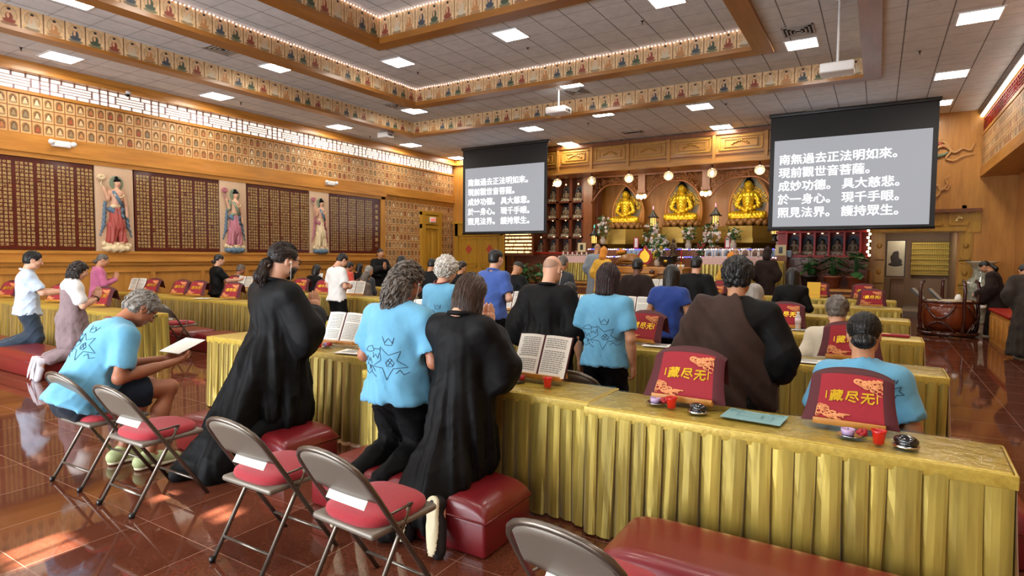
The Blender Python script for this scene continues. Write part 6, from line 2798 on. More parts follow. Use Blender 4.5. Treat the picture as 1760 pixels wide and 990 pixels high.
# dais at the right wall
t = thing('side_dais', 'low orange wood dais with a red top along the right wall', 'dais', (2.42, 13.95, 0))
b = MB().box((0, 0, .29), (.95, 2.0, .58), WOOD)
for kk in range(4):
    b.box((-.485, -.72 + kk * .48, .3), (.03, .4, .42), WOODX, bev=.01)
b.build('body', None, t)
MB().box((0, 0, .61), (1.02, 2.06, .06), REDLACQ, bev=.02).build('red_top', None, t)

# ================================================================== PEOPLE
SKIN = {'l': mat('skin_light', '#d3a083', .5), 'm': mat('skin_medium', '#bd8763', .5), 't': mat('skin_tan', '#a5694a', .5), 'd': mat('skin_deep', '#6b4430', .5)}
LIPS = mat('lips', '#a5605a', .5)
EYEW = mat('eye_white', '#e9e4de', .2)
IRIS = mat('iris', '#2b1d15', .15)


def hairmat(name, c1, c2, rough=.42):
    return mat(name, c1, rough, col2=c2, scale=26, stretch=(1, 1, .16), bump=.35, bscale=60, detail=4)


H_BLACK = hairmat('hair_black', '#17130f', '#070606')
H_DARK = hairmat('hair_dark_brown', '#2c1d15', '#160e0a')
H_BROWN = hairmat('hair_brown', '#4b3424', '#2a1b12')
H_AUBURN = hairmat('hair_auburn', '#34181a', '#190b0c')
H_GREY = hairmat('hair_grey', '#a29c92', '#6d6861')
H_SALT = hairmat('hair_salt', '#6f665c', '#3a332d')
H_WHITE = hairmat('hair_white', '#dedad2', '#b3ada2')
H_STUB = mat('stubble', '#a8836d', .6, var=.15, scale=60)


def cloth(name, c, c2=None, rough=.85, sheen=.2):
    return mat(name, c, rough, col2=c2 or c, scale=9, bump=.55, bscale=8.5, sheen=sheen, spec=.5 if sheen > .1 else .2)


C_BLUE = cloth('sky_blue_cotton', '#66a8c9', '#5d9fc1')
C_BLACK = cloth('black_robe_cloth', '#060607', '#040405', .65, 0)
C_BLACK2 = cloth('black_trouser_cloth', '#07080a', '#050506', .75, 0)
C_BROWN = cloth('brown_robe_cloth', '#3d2b24', '#32231d', .8, .05)
C_DBROWN = cloth('dark_brown_robe', '#2b1d19', '#221613', .8, .05)
C_GBROWN = cloth('greyish_brown_robe', '#3a322c', '#2c2622', .8, .05)
C_NAVY = cloth('navy_cotton', '#1c2430', '#161c26', .8, .05)
C_DENIM = cloth('dark_denim', '#27384a', '#1d2a38')
C_WHITE = cloth('white_cotton', '#e9e8e4', '#dddcd8')
C_PALE = cloth('pale_blue_cotton', '#c3d3e6', '#b6c8dd')
C_ROYAL = cloth('royal_blue_jersey', '#1d3f8f', '#17357c')
C_POLO = cloth('polo_blue', '#3f5ea8', '#37549a')
C_PINK = cloth('pink_fleece', '#c4688f', '#b35a80')
C_MAUVE = cloth('mauve_apron', '#8a7678', '#7a686a')
C_BEIGE = cloth('cream_cardigan', '#d8cdb8', '#c9bda6')
C_RED = cloth('orange_red_cotton', '#cf4a36', '#bd4230')
C_TAUPE = cloth('taupe_jacket', '#6d5d52', '#5c4e44')
C_GREYK = cloth('charcoal_cotton', '#2e3134', '#26292b')
C_ORANGE = cloth('saffron_cloth', '#d98a24', '#c97c1c')
C_YELLOW = cloth('yellow_cloth', '#d9a93a', '#cf9c2c')
C_STRIPE = mat('striped_knit', '#d2cbb8', .9)
_n = NT(C_STRIPE)
_tc = _n.N.new('ShaderNodeTexCoord')
_s = _n.N.new('ShaderNodeSeparateXYZ')
_n.L.new(_tc.outputs['Object'], _s.inputs[0])
_n.L.new(_n.mix(_n.m('LESS_THAN', _n.m('FRACT', _n.m('MULTIPLY', _s.outputs[2], 22)), .4), lin('#d6cfbd'), lin('#7f8378')), _n.b.inputs['Base Color'])
SOLE = mat('sole_cream', '#d8cfae', .7)
SHOEB = mat('shoe_black', '#16171a', .6)
SHOEW = mat('shoe_white', '#d9d6e0', .6)
CLOG = mat('green_clog', '#aeb883', .6)
INKP = mat('shirt_print', '#2b3f52', .8)
LANYARD = mat('lanyard', '#7a2d2a', .7)
GLASSF = mat('glasses_frame', '#1a1614', .3)
WIRE = mat('earphone_wire', '#e6e3dc', .5)
HEADS, HANDS = {}, {}


def head_arrays(res):
    """head with face, ears and neck stub; centre at ear height, facing +y"""
    if res in HEADS:
        return HEADS[res]
    f = Field((-.12, -.15, -.2), (.12, .16, .16), res)
    f.ell((0, -.012, .03), (.076, .096, .088), .02)
    f.ell((0, .0, -.005), (.07, .085, .085), .03)
    f.cone((0, .035, -.03), (0, .058, -.088), .058, .032, .03)
    f.cone((-.03, .03, -.06), (.03, .03, -.06), .04, .04, .03)
    f.cone((-.032, .08, .03), (.032, .08, .03), .012, .012, .02)
    for s in (-1, 1):
        f.ell((s * .031, .1, .008), (.02, .018, .013), .015, 's')
        f.ell((s * .042, .068, -.025), (.022, .02, .02), .02)
        f.ell((s * .031, .081, .008), (.0125, .0125, .0115), .003)
        f.ell((s * .079, -.008, -.005), (.011, .024, .034), .012)
        f.ell((s * .088, -.002, -.005), (.006, .013, .02), .006, 's')
    f.cone((0, .09, .015), (0, .112, -.026), .008, .0135, .012)
    for s in (-1, 1):
        f.ell((s * .012, .1, -.03), (.01, .01, .008), .01)
    f.cone((-.018, .09, -.056), (.018, .09, -.056), .008, .008, .008)
    f.cone((-.015, .088, -.068), (.015, .088, -.068), .008, .008, .008)
    f.ell((0, .098, -.062), (.024, .012, .0022), .004, 's')
    f.cone((0, -.02, -.05), (0, -.035, -.19), .056, .058, .03)
    v, q = f.arrays(1)
    c = v[q].mean(1)
    mi = np.zeros(len(q), int)
    for s in (-1, 1):
        d = np.linalg.norm(c - np.array([s * .031, .083, .008]), axis=1)
        mi[(d < .0142) & (c[:, 1] > .083)] = 2
        dd = np.hypot(c[:, 0] - s * .031, c[:, 2] - .008)
        mi[(d < .0142) & (c[:, 1] > .083) & (dd < .006)] = 3
    mi[(np.abs(c[:, 0]) < .021) & (c[:, 1] > .086) & (c[:, 2] < -.052) & (c[:, 2] > -.075)] = 1
    HEADS[res] = (v, q, mi)
    return HEADS[res]


def hand_arrays(kind, res):
    """left hand: wrist at origin, fingers +z, palm facing +x, thumb on the -y side"""
    k = (kind, res)
    if k in HANDS:
        return HANDS[k]
    f = Field((-.06, -.1, -.05), (.1, .07, .22), res)
    f.cone((0, .0, -.03), (0, 0, .02), .027, .028, .02, sq=((1, 0, 0), 1.25))
    f.cone((0, -.022, .03), (0, -.03, .085), .017, .015, .015)
    f.cone((0, 0, .02), (0, 0, .088), .02, .017, .02)
    f.cone((0, .018, .03), (0, .028, .082), .017, .014, .015)
    f.cone((.004, -.02, .03), (.01, -.035, .05), .018, .013, .015)
    curl = {'flat': .03, 'curl': .75, 'hold': .5}[kind]
    for i, (y, L) in enumerate(((-.031, .068), (-.0105, .078), (.0105, .072), (.0305, .055))):
        p = np.array([0, y, .088 - abs(i - 1.2) * .004])
        r = .0092 if i < 3 else .008
        a = 0
        fan = (y) * .9
        for seg, part in enumerate((.45, .3, .25)):
            a += curl * (.5 if seg == 0 else 1)
            q = p + np.array([math.sin(a), fan * .6, math.cos(a)]) * L * part
            f.cone(p, q, r, r * .93, .004)
            p, r = q, r * .93
    t0 = np.array([.006, -.03, .03])
    t1 = t0 + np.array([.018, -.03, .032])
    t2 = t1 + (np.array([.008, -.004, .028]) if kind == 'flat' else np.array([.02, .004, .024]))
    f.cone(t0, t1, .0125, .011, .01)
    f.cone(t1, t2, .0105, .009, .004)
    v, q = f.arrays(1)
    HANDS[k] = (v, q)
    return HANDS[k]


def xf(v, R, t):
    return v @ np.array(R).T + np.array(t)


def rotx(a):
    return np.array([[1, 0, 0], [0, math.cos(a), -math.sin(a)], [0, math.sin(a), math.cos(a)]])


def rotz(a):
    return np.array([[math.cos(a), -math.sin(a), 0], [math.sin(a), math.cos(a), 0], [0, 0, 1]])


def roty(a):
    return np.array([[math.cos(a), 0, math.sin(a)], [0, 1, 0], [-math.sin(a), 0, math.cos(a)]])


def strands(v, q, n, L, flow, rad, wav, m, seed, seg=9, lift=.004, pick=None):
    """tapered locks growing over a hair shape: start at random points, follow flow along the surface"""
    rnd = random.Random(seed)
    kd = kdtree.KDTree(len(v))
    for i, p in enumerate(v):
        kd.insert(p, i)
    kd.balance()
    nr = np.zeros_like(v)
    fn = np.cross(v[q[:, 2]] - v[q[:, 0]], v[q[:, 3]] - v[q[:, 1]])
    for i in range(4):
        np.add.at(nr, q[:, i], fn)
    nr /= np.maximum(np.linalg.norm(nr, axis=1), 1e-9)[:, None]
    ids = [i for i in range(len(v)) if pick is None or pick(v[i])]
    b = MB()
    for _ in range(n):
        i = rnd.choice(ids)
        p = Vector(v[i])
        ll = L * rnd.uniform(.6, 1.15)
        ph, wf = rnd.uniform(0, 6), rnd.uniform(.8, 1.3)
        pts, rs = [], []
        for k in range(seg):
            co, j, d = kd.find(p)
            nn = Vector(nr[j])
            fl = Vector(flow(p))
            t = fl - nn * fl.dot(nn) if d < .03 else fl
            if t.length < 1e-5:
                t = fl
            t.normalize()
            sd = t.cross(nn)
            a = ph + k * 1.35 * wf
            off = nn * (lift + wav * .7 * math.cos(a)) + sd * wav * math.sin(a)
            base = co if d < .02 else p
            pts.append(Vector(base) + off)
            rs.append(rad * (1 - .75 * (k / (seg - 1)) ** 2))
            p = Vector(base) + t * ll / seg
        b.tube(pts, rs, m, 5)
    return b


PRINT = [  # line doodles in a unit square, several little scenes
    [(.62, .05), (.52, .3), (.3, .32), (.48, .46), (.45, .75), (.63, .58), (.85, .68), (.78, .48), (.95, .34), (.72, .3), (.62, .05)],
    [(.5, .98), (.55, .85), (.63, .95), (.72, .84), (.74, .97), (.70, .80), (.56, .80), (.5, .98)],
    [(.05, .62), (.2, .62), (.32, .66), (.25, .76), (.1, .72), (.02, .62)], [(.28, .70), (.44, .70)], [(.3, .62), (.3, .5), (.36, .58), (.42, .5), (.44, .62)],
    [(.02, .4), (.1, .52), (.16, .4), (.22, .5), (.28, .38)], [(.04, .3), (.12, .36), (.2, .26), (.28, .33), (.36, .22)], [(.0, .2), (.14, .12), (.24, .2), (.4, .1)],
    [(.58, .42), (.66, .52), (.74, .42), (.7, .34), (.6, .34), (.58, .42)], [(.6, .48), (.72, .36)], [(.62, .36), (.7, .5)],
    [(.78, .2), (.84, .28), (.9, .18), (.98, .24)], [(.08, .46), (.08, .34)], [(.16, .2), (.2, .34), (.26, .2)]]


def back_print(shirt, root, J, size, zc, small=False, xc=0.0):
    v = [x.co for x in shirt.data.vertices]
    bv = BVHTree.FromPolygons([tuple(p) for p in v], [tuple(p.vertices) for p in shirt.data.polygons])
    P, u, f = J['P'], J['u'], J['f']
    b = MB()
    for pl in (PRINT[:2] if small else PRINT):
        pts = []
        for i in range(len(pl) - 1):
            for k in range(4):
                a = k / 4
                pts.append((pl[i][0] * (1 - a) + pl[i + 1][0] * a, pl[i][1] * (1 - a) + pl[i + 1][1] * a))
        pts.append(pl[-1])
        out = []
        for (x, z) in pts:
            o = Vector(P + u * (zc + (z - .5) * size * .8) - f * .6) + Vector((xc + (x - .5) * size, 0, 0))
            h = bv.ray_cast(o, Vector(f))
            if h[0] is not None:
                out.append(h[0] - Vector(f) * .0015)
        if len(out) > 2:
            b.tube(out, .0021, INKP, 4)
    return b.build('back_print', INKP, shirt)


def person(label, loc, s=1.0, rz=0.0, pose='kneel', z0=.30, lean=.05, head=(.3, 0, 0), arms='pray', top='tee', topm=None, bottom='trousers', botm=None,
           hair='short', hairm=None, skin='m', lod=1, wid=1.0, belly=0.0, prn=None, extra=(), shoe=SHOEB, group=None, seed=1, sleeve=None, spread=0.0):
    topm, botm, hairm = topm or C_BLUE, botm or C_BLACK2, hairm or H_BLACK
    rnd = random.Random(seed)
    RC, RH, RHR, RHA = ((.0105, .0048, .0055, .004), (.015, .008, .009, .007), (.021, .012, .013, .010))[lod]
    root = thing('person', label, 'person', (loc[0], loc[1], z0), rz, group, s)
    fl = -z0 / s            # floor in local units
    V3 = lambda *a: np.array(a, float)
    if pose == 'kneel':
        P = V3(0, -.05, .47)
        kn = [V3(e * (.105 + spread), .03, .065) for e in (-1, 1)]
        zank = max(.05 + fl * .35, fl + .2) if fl < -.1 else .05
        an = [V3(e * (.10 + spread), -.40, zank) for e in (-1, 1)]
        toe = [V3(e * (.10 + spread), -.46, max(zank - .2, fl + .035)) for e in (-1, 1)]
    elif pose == 'seiza':
        P = V3(0, -.22, .20)
        kn = [V3(e * .12, .20, .075) for e in (-1, 1)]
        an = [V3(e * .10, -.22, .04) for e in (-1, 1)]
        toe = [V3(e * .09, -.36, .02) for e in (-1, 1)]
    elif pose == 'sit':
        P = V3(0, -.08, .10)
        kn = [V3(-.13, .40, .085), V3(.15, .42, .10)]
        an = [V3(-.12, .20, fl + .09), V3(.15, .26, fl + .09)]
        toe = [a + V3(0, .17, -.055) for a in an]
    else:
        P = V3(0, 0, .92)
        kn = [V3(e * .095, .02, .5) for e in (-1, 1)]
        an = [V3(e * .10, -.02, .085) for e in (-1, 1)]
        toe = [V3(e * .115, .15, .035) for e in (-1, 1)]
    if 'foot_out' in extra:
        toe[1] = toe[1] + V3(.07, -.05, 0)
    u = V3(0, math.sin(lean), math.cos(lean))
    f = V3(0, math.cos(lean), -math.sin(lean))
    X = V3(1, 0, 0)
    W = .168 * wid
    at = lambda a, b, c: P + X * a + f * b + u * c
    hip = [at(e * .09, 0, 0) for e in (-1, 1)]
    sh = [at(e * W, -.015, .452) for e in (-1, 1)]
    nb = at(0, -.02, .52)
    pv = at(0, .0, .585) + V3(0, .35 * abs(math.sin(head[0])) * .08, 0)
    RHd = rotz(head[1]) @ rotx(-head[0] - lean * .3) @ roty(head[2])
    hc = pv + RHd @ V3(0, .022, .108)
    J = dict(P=P, u=u, f=f, X=X)
    el, wr, hR = [], [], []
    for i, e in enumerate((-1, 1)):
        if arms == 'pray':
            el.append(sh[i] + X * e * .075 + f * .09 - u * .25)
            wr.append(at(e * .028, .285, .30))
            hR.append(np.stack([V3(-e, 0, 0) if e > 0 else V3(1, 0, 0), V3(0, 1, 0), V3(0, 0, 1)], 1))
        elif arms == 'prayhigh':
            el.append(sh[i] + X * e * .07 + f * .12 - u * .24)
            wr.append(at(e * .028, .29, .43))
            hR.append(0)
        elif arms == 'side':
            el.append(sh[i] + X * e * .075 - f * .03 - u * .285)
            wr.append(sh[i] + X * e * .075 + f * .05 - u * .52)
        elif arms == 'reach':
            el.append(sh[i] + X * e * .06 + f * .16 - u * .22)
            wr.append(sh[i] + X * e * .0 + f * .42 - u * .20)
        elif arms == 'hold':
            el.append(sh[i] + X * e * .08 + f * .05 - u * .27)
            wr.append(at(e * .10, .33, .10) if pose != 'sit' else V3(e * .09, .50, .27))
        else:  # low: hands together before the waist
            el.append(sh[i] + X * e * .085 + f * .0 - u * .27)
            wr.append(at(e * .05, .24, .16))
    # ---------------- skin: one continuous body
    lo = np.minimum.reduce([P, *kn, *an, *toe, *sh, *el, *wr, hc]) - .16
    hi = np.maximum.reduce([P, *kn, *an, *toe, *sh, *el, *wr, hc]) + .16
    sk = SKIN[skin]
    parts = []
    fb = Field(lo, hi, RC)
    fb.cone(P, at(0, 0, .40), .12, .125, .05, sq=(f, 1.3))
    fb.cone(sh[0], sh[1], .06, .06, .05)
    fb.cone(nb - u * .03, pv + RHd @ V3(0, 0, .02), .058, .053, .03)
    for i in (0, 1):
        fb.cone(sh[i], el[i], .05, .041, .03)
        fb.cone(el[i], wr[i], .043, .027, .02)
        fb.cone(el[i] * .7 + wr[i] * .3, el[i] * .4 + wr[i] * .6, .042, .035, .02)
        fb.cone(hip[i], kn[i], .09, .058, .04)
        fb.cone(kn[i], an[i], .054, .036, .02)
        cm = kn[i] * .65 + an[i] * .35
        bk = V3(0, -.02, 0) if pose in ('stand', 'sit') else V3(0, 0, .02)
        fb.ell(cm + bk, (.052, .055, .06), .05)
        fb.cone(an[i], toe[i], .036, .028, .02)
    bv_, bq_ = fb.arrays(1)
    parts.append((bv_, bq_, sk))
    hv, hq, hm = head_arrays(RH)
    parts.append((xf(hv, RHd, hc), hq, [sk, LIPS, EYEW, IRIS], hm))
    for i, e in enumerate((-1, 1)):
        kind = 'flat' if arms[:4] == 'pray' else ('hold' if arms in ('hold', 'reach') else 'curl')
        v, q = hand_arrays(kind, RHA)
        v = v.copy()
        if e > 0:
            v[:, 0] *= -1
            q = q[:, ::-1]
        d = wr[i] - el[i]
        d /= np.linalg.norm(d)
        if arms[:4] == 'pray':
            Z = V3(-e * .06, .18, 1)
            Xn = V3(1, 0, 0)
        elif arms == 'side':
            Z, Xn = d, V3(1, 0, 0)
        elif arms in ('hold', 'reach'):
            Z = d + V3(-e * .1, 0, .05)
            Xn = V3(-.35 if e > 0 else .35, 0, 1) * (1 if e < 0 else -1)
        else:
            Z = V3(-e * .75, .6, .1)
            Xn = V3(0, -1, .3) * (1 if e < 0 else -1)
        Z = Z / np.linalg.norm(Z)
        Xn = Xn - Z * (Xn @ Z)
        Xn /= np.linalg.norm(Xn)
        Yn = np.cross(Z, Xn)
        R = np.stack([Xn, Yn, Z], 1)
        parts.append((xf(v, R, wr[i]), q, sk))
    link('body', arr_mesh('body', parts), root)

    def vfold(amp, n, z_hi, z_lo, ph, cx=0.0, cy=None):
        cy = P[1] if cy is None else cy
        return lambda x, y, z: amp * np.clip((z_hi - z) / (z_hi - z_lo), .06, 1) * (np.sin(n * np.arctan2(x - cx, y - cy) + 1.4 * np.sin(z * 5 + ph) + ph) + .5 * np.sin(1.7 * n * np.arctan2(x - cx, y - cy) + 2 * ph - z * 3))

    def wrink(amp, sc, ph):
        return lambda x, y, z: amp * (np.sin(sc * (x * .8 + z * .9) + 2.2 * np.sin(sc * .45 * y + ph) + ph) * .6 + np.sin(sc * (z * 1.1 - x * .6 + y * .5) + 1.7 * np.sin(sc * .5 * x + 2 * ph)) * .5)

    def crease(amp, sc, ph, zt):
        def fn(x, y, z):
            k = np.clip((zt - z) / .3, .25, 1)
            r1 = (1 - np.abs(np.sin(sc * (z + .6 * x + .25 * np.sin(7 * x + ph)) + ph))) ** 3
            r2 = (1 - np.abs(np.sin(sc * .8 * (z - .75 * x + .5 * y + .2 * np.sin(9 * y + ph)) + 2 * ph))) ** 3
            return -amp * k * (r1 * (.5 + .5 * np.sin(6 * x + 3 * z + ph)) + r2 * (.5 + .5 * np.sin(5 * y - 4 * x + ph)))
        return fn

    def drape(amp, n, z_hi, z_lo, ph):
        def fn(x, y, z):
            k = np.clip((z_hi - z) / (z_hi - z_lo), 0, 1)
            a = np.arctan2(x, y - P[1])
            return -amp * k * ((1 - np.abs(np.sin(.5 * n * a + .8 * np.sin(4 * z + ph) + ph))) ** 2.5 + .6 * (1 - np.abs(np.sin(.8 * n * a - 1.5 * z + 2 * ph))) ** 3)
        return fn
    # ---------------- upper garment
    long_ = top in ('robe', 'long')
    g = Field(lo - .14, hi + .14, RC)
    dp = 1.30
    if top == 'robe':
        dp = 1.18
    g.cone(at(0, 0, -.03), at(0, -.005, .36), .172 * wid + belly * .3, .178 * wid, .06, sq=(f, dp))
    g.cone(at(-W * .7, -.02, .415), at(W * .7, -.02, .415), .086, .086, .06)
    if belly:
        g.ell(at(0, .10, .10), (.16 * wid, .10 + belly, .17), .08)
    for i, e in enumerate((-1, 1)):
        g.cone(nb - u * .02, sh[i], .062, .066, .05)
        if long_ and top == 'robe':
            g.cone(sh[i], el[i], .088, .115, .05)
            wl = el[i] * .28 + wr[i] * .72 if arms[:4] == 'pray' else el[i] * .1 + wr[i] * .9
            g.cone(el[i], wl, .105, .10, .04)
            drop = V3(0, -.03, -.20)
            g.cone(el[i] + drop * .5, wl + drop, .075, .045, .07)
        elif long_:
            g.cone(sh[i], el[i], .068, .062, .04)
            g.cone(el[i], el[i] * .08 + wr[i] * .92, .058, .045, .03)
        elif top != 'apron_dress':
            fr = sleeve if sleeve is not None else .68
            g.cone(sh[i], sh[i] * (1 - fr) + el[i] * fr, .072, .078, .04)
    robe_back = None
    if top == 'robe':
        if pose == 'stand':
            g.cone(P, V3(0, 0, .12), .19 * wid, .26 * wid, .08, sq=(V3(0, 1, 0), 1.15))
            g.cut((0, 0, .07), (0, 0, -1))
        elif pose == 'kneel':
            g.cone(P, V3(0, -.02, .12), .19 * wid, .205 * wid, .07)
            if 'trail' in extra:
                g.cone(at(0, -.12, -.05), V3(0, -.42, fl * .45), .15, .15, .10)
                g.cone(V3(-.05, -.42, fl * .45), V3(-.12, -.66, fl + .05), .16, .06, .08)
                g.cone(V3(.08, -.40, fl * .45), V3(.04, -.56, fl + .05), .14, .06, .08)
            else:
                g.cone(P - V3(0, .02, .1), V3(0, -.34, fl * .2), .17, .13, .09)
                g.cone(V3(-.08, -.25, .05), V3(-.17, -.52, fl + .06), .14, .07, .08)
                g.cone(V3(.06, -.25, .05), V3(.05, -.40, fl * .55), .13, .08, .08)
            g.cut((0, 0, fl + .012), (0, 0, -1))
        else:
            g.cone(P, V3(0, .1, .1), .2, .2, .08)
            g.ell(V3(0, -.1, .05), (.26, .34, .13), .08)
            g.cut((0, 0, .0), (0, 0, -1))
    elif top == 'apron_dress':
        g.cone(P, V3(0, -.03, .16), .185, .21, .06)
    else:
        flare = .207 * wid if top != 'fitted' else .16
        g.cone(at(0, 0, -.06), at(0, 0, .05), flare, .165 * wid, .05, sq=(f, 1.22))
        g.cut(at(0, 0, -.085 if top != 'cardi' else -.12), -u, .006)
        if not long_:
            for i in (0, 1):
                fr = sleeve if sleeve is not None else .68
                d = el[i] - sh[i]
                d /= np.linalg.norm(d)
                c = sh[i] * (1 - fr) + el[i] * fr
                # flat cuff
                g.ell(c + d * .085, (.088, .088, .088), .004, 's')
    g.cone(nb + u * .005, nb + u * .12 + f * .03, .058 if top != 'robe' else .06, .075, .006, 's')
    ph = seed * 1.37
    if top == 'robe':
        g.warp(vfold(.020 if 'trail' in extra else .016, 11, at(0, 0, .45)[2], 0 if pose != 'stand' else .1, ph))
        g.warp(wrink(.004, 26, ph))
        g.warp(drape(.022, 10, at(0, 0, .42)[2], fl * .3, ph))
        g.warp(crease(.010, 13, ph, at(0, 0, .6)[2]))
    else:
        g.warp(crease(.013, 26, ph, at(0, 0, .5)[2]))
        g.warp(wrink(.0065, 24, ph))
        g.warp(vfold(.006, 7, at(0, 0, .4)[2], P[2] - .1, ph))
    tv, tq = g.arrays(2 if lod < 2 else 1)
    shirt = link({'robe': 'robe', 'tee': 'shirt', 'polo': 'shirt', 'fitted': 'top', 'long': 'sweater', 'cardi': 'cardigan', 'apron_dress': 'apron'}.get(top, 'shirt'), arr_mesh('garment', [(tv, tq, topm)]), root)
    if prn:
        back_print(shirt, root, J, prn, .20 if 'print_high' not in extra else (.40 if 'print_small' in extra else .33), 'print_small' in extra, .13 if 'print_small' in extra else 0)
    if 'kesa' in extra:
        kf = Field(lo - .16, hi + .16, RC)
        kf.cone(at(0, 0, -.10), at(0, -.005, .36), .205 * wid, .197 * wid, .06, sq=(f, 1.12))
        kf.cone(at(-W * .75, -.02, .44), at(W * .6, -.02, .44), .103, .098, .06)
        kf.cone(nb, sh[0], .07, .09, .05)
        kf.cone(sh[0], el[0], .105, .135, .05)
        kf.cone(el[0], wr[0], .125, .115, .04)
        kf.cone(at(0, 0, 0), V3(0, -.03, .12), .21 * wid, .23 * wid, .07)
        kf.cut(at(.055, 0, .50), (1.0, .05, .62))
        kf.cut(V3(0, 0, .06), (0, 0, -1))
        kf.cone(nb - u * .05, nb + u * .2, .075, .1, .01, 's')
        kf.warp(lambda x, y, z: .012 * np.sin(30 * (x * .75 + z * .8) + 2.2 * np.sin(5 * z)) + .006 * np.sin(55 * (x * .8 + z * .7)))
        kv, kq = kf.arrays(2)
        link('shoulder_wrap', arr_mesh('wrap', [(kv, kq, C_BROWN)]), root)
    if top == 'apron_dress':
        # white tee under the straps
        a2 = Field(lo - .05, hi + .05, RC)
        a2.cone(at(0, 0, .22), at(0, 0, .40), .165, .175, .05, sq=(f, 1.28))
        a2.cone(sh[0], sh[1], .094, .094, .05)
        for i in (0, 1):
            a2.cone(nb, sh[i], .068, .08, .05)
            a2.cone(sh[i], sh[i] * .35 + el[i] * .65, .08, .085, .04)
        a2.cone(nb, nb + u * .12, .058, .07, .006, 's')
        # bare the tee on the upper back between straps
        for e in (-1, 1):
            a2.cone(at(e * .10, -.14, .30), at(e * .10, -.02, .56), .022, .02, .004, 's')
        v, q = a2.arrays(1)
        link('shirt', arr_mesh('shirt', [(v, q, C_WHITE)]), root)
    # ---------------- trousers, shorts
    if bottom and not (top == 'robe' and pose in ('seiza',)):
        g = Field(lo - .08, hi + .08, RC)
        g.cone(at(-.06, -.02, -.03), at(.06, -.02, -.03), .104 * wid, .104 * wid, .05)
        for i in (0, 1):
            if bottom == 'shorts':
                m_ = hip[i] * .35 + kn[i] * .65
                g.cone(hip[i], m_, .118, .112, .05)
                d = kn[i] - hip[i]
                d /= np.linalg.norm(d)
                g.ell(m_ + d * .125, (.13, .13, .13), .004, 's')
            else:
                g.cone(hip[i], kn[i], .112, .092, .05)
                g.cone(kn[i], an[i] * .82 + kn[i] * .18, .09, .072, .04)
        if pose == 'sit':
            g.cut(V3(0, 0, P[2] + .13), (0, 0, 1))
        elif top != 'apron_dress':
            g.cut(at(0, 0, -.045), u)
        g.warp(wrink(.006, 28, ph + 1))
        g.warp(crease(.012, 24, ph, 9))
        v, q = g.arrays(1)
        link('shorts' if bottom == 'shorts' else 'trousers', arr_mesh('trousers', [(v, q, botm)]), root)
    # ---------------- shoes
    if shoe is not None and pose != 'seiza':
        for i in (0, 1):
            a, t = an[i], toe[i]
            d = (t - a) / np.linalg.norm(t - a)
            if pose in ('stand', 'sit'):
                dn = V3(0, 0, -1)
                heel = V3(a[0], a[1] - .05, a[2] - .035)
            else:
                dn = V3(0, d[2], -d[1])
                heel = a - V3(0, .045, -.01)
            g = Field(np.minimum(a, t) - .14, np.maximum(a, t) + .14, max(.006, RC * .6))
            tip = t + d * .03
            g.cone(heel, tip, .042, .038, .03)
            g.cone(a - dn * .0, heel, .046, .044, .03)
            g.cone(a * .5 + t * .5, t, .042, .036, .03)
            g.cone(a - d * 0 + (a - heel) * .3 - dn * .06, a - dn * .16, .034, .05, .006, 's')
            v, q = g.arrays(1)
            nm = 'shoe'
            so = link(nm, arr_mesh('shoe', [(v, q, shoe)]), root)
            g = Field(np.minimum(heel, t) - .1, np.maximum(heel, t) + .1, max(.006, RC * .6))
            g.cone(heel + dn * .03, tip + dn * .03, .042, .041, .03)
            g.cone((heel + tip) / 2 + dn * .03, tip + dn * .03, .041, .047, .03)
            g.cut(heel + dn * .026, -dn)
            g.cut(heel + dn * .05, dn)
            v, q = g.arrays(1)
            if len(v):
                link('sole', arr_mesh('sole', [(v, q, SOLE if shoe is not SHOEW else SHOEW)]), so)
            if shoe is CLOG:
                b = MB()
                for k in range(7):
                    c = t + V3((k % 3 - 1) * .022, -.02 - .028 * (k // 3), .034 - .004 * (k % 2))
                    b.ball(c, (.006, .006, .006), BLACK, 6)
                b.build('vent_hole', BLACK, so)
    # ---------------- hair
    if hair != 'bald':
        hf = Field((-.19, -.24, -.50), (.19, .14, .20), RHR)
        hf.ell((0, -.014, .032), (.086, .106, .098), .01)
        flow = lambda p: (p[0] * 3, -.35 + p[1] * 1.5, -1.0)
        if hair in ('short', 'tousled', 'balding', 'curly', 'cropped', 'full'):
            if hair == 'full':
                hf.ell((0, -.02, .045), (.103, .116, .108), .02)
            hf.ell((0, -.05, -.03), (.072, .06, .05), .03)
            hf.cut((0, .082, .07), (0, 1, -.62))
            hf.cut((0, -.06, -.065), (0, .15, -1))
            for e in (-1, 1):
                hf.ell((e * .085, .012, -.03), (.03, .034, .045), .006, 's')
            if hair == 'balding':
                hf.ell((0, .0, .125), (.05, .075, .034), .01, 's')
            if hair == 'curly':
                hf.ell((0, -.03, .04), (.108, .118, .115), .02)
                hf.ell((0, -.07, -.03), (.085, .07, .07), .03)
                hf.cut((0, .078, .07), (0, 1, -.62))
        elif hair == 'bun':
            hf.cut((0, .084, .07), (0, 1, -.66))
            hf.cut((0, -.06, -.07), (0, .2, -1))
            hf.ell((0, -.115, -.065), (.058, .045, .042), .015)
            for e in (-1, 1):
                hf.ell((e * .086, .012, -.022), (.03, .03, .04), .006, 's')
        elif hair == 'ponytail':
            hf.cut((0, .084, .07), (0, 1, -.6))
            hf.cut((0, -.06, -.075), (0, .2, -1))
            hf.ell((0, -.118, -.05), (.034, .036, .034), .012)
            hf.cone((0, -.13, -.06), (0, -.14, -.15), .03, .045, .02)
            hf.cone((0, -.14, -.15), (.01, -.12, -.21), .045, .02, .02)
            for e in (-1, 1):
                hf.ell((e * .088, .015, -.02), (.03, .03, .042), .006, 's')
        elif hair in ('bob', 'long', 'longer', 'wavybob'):
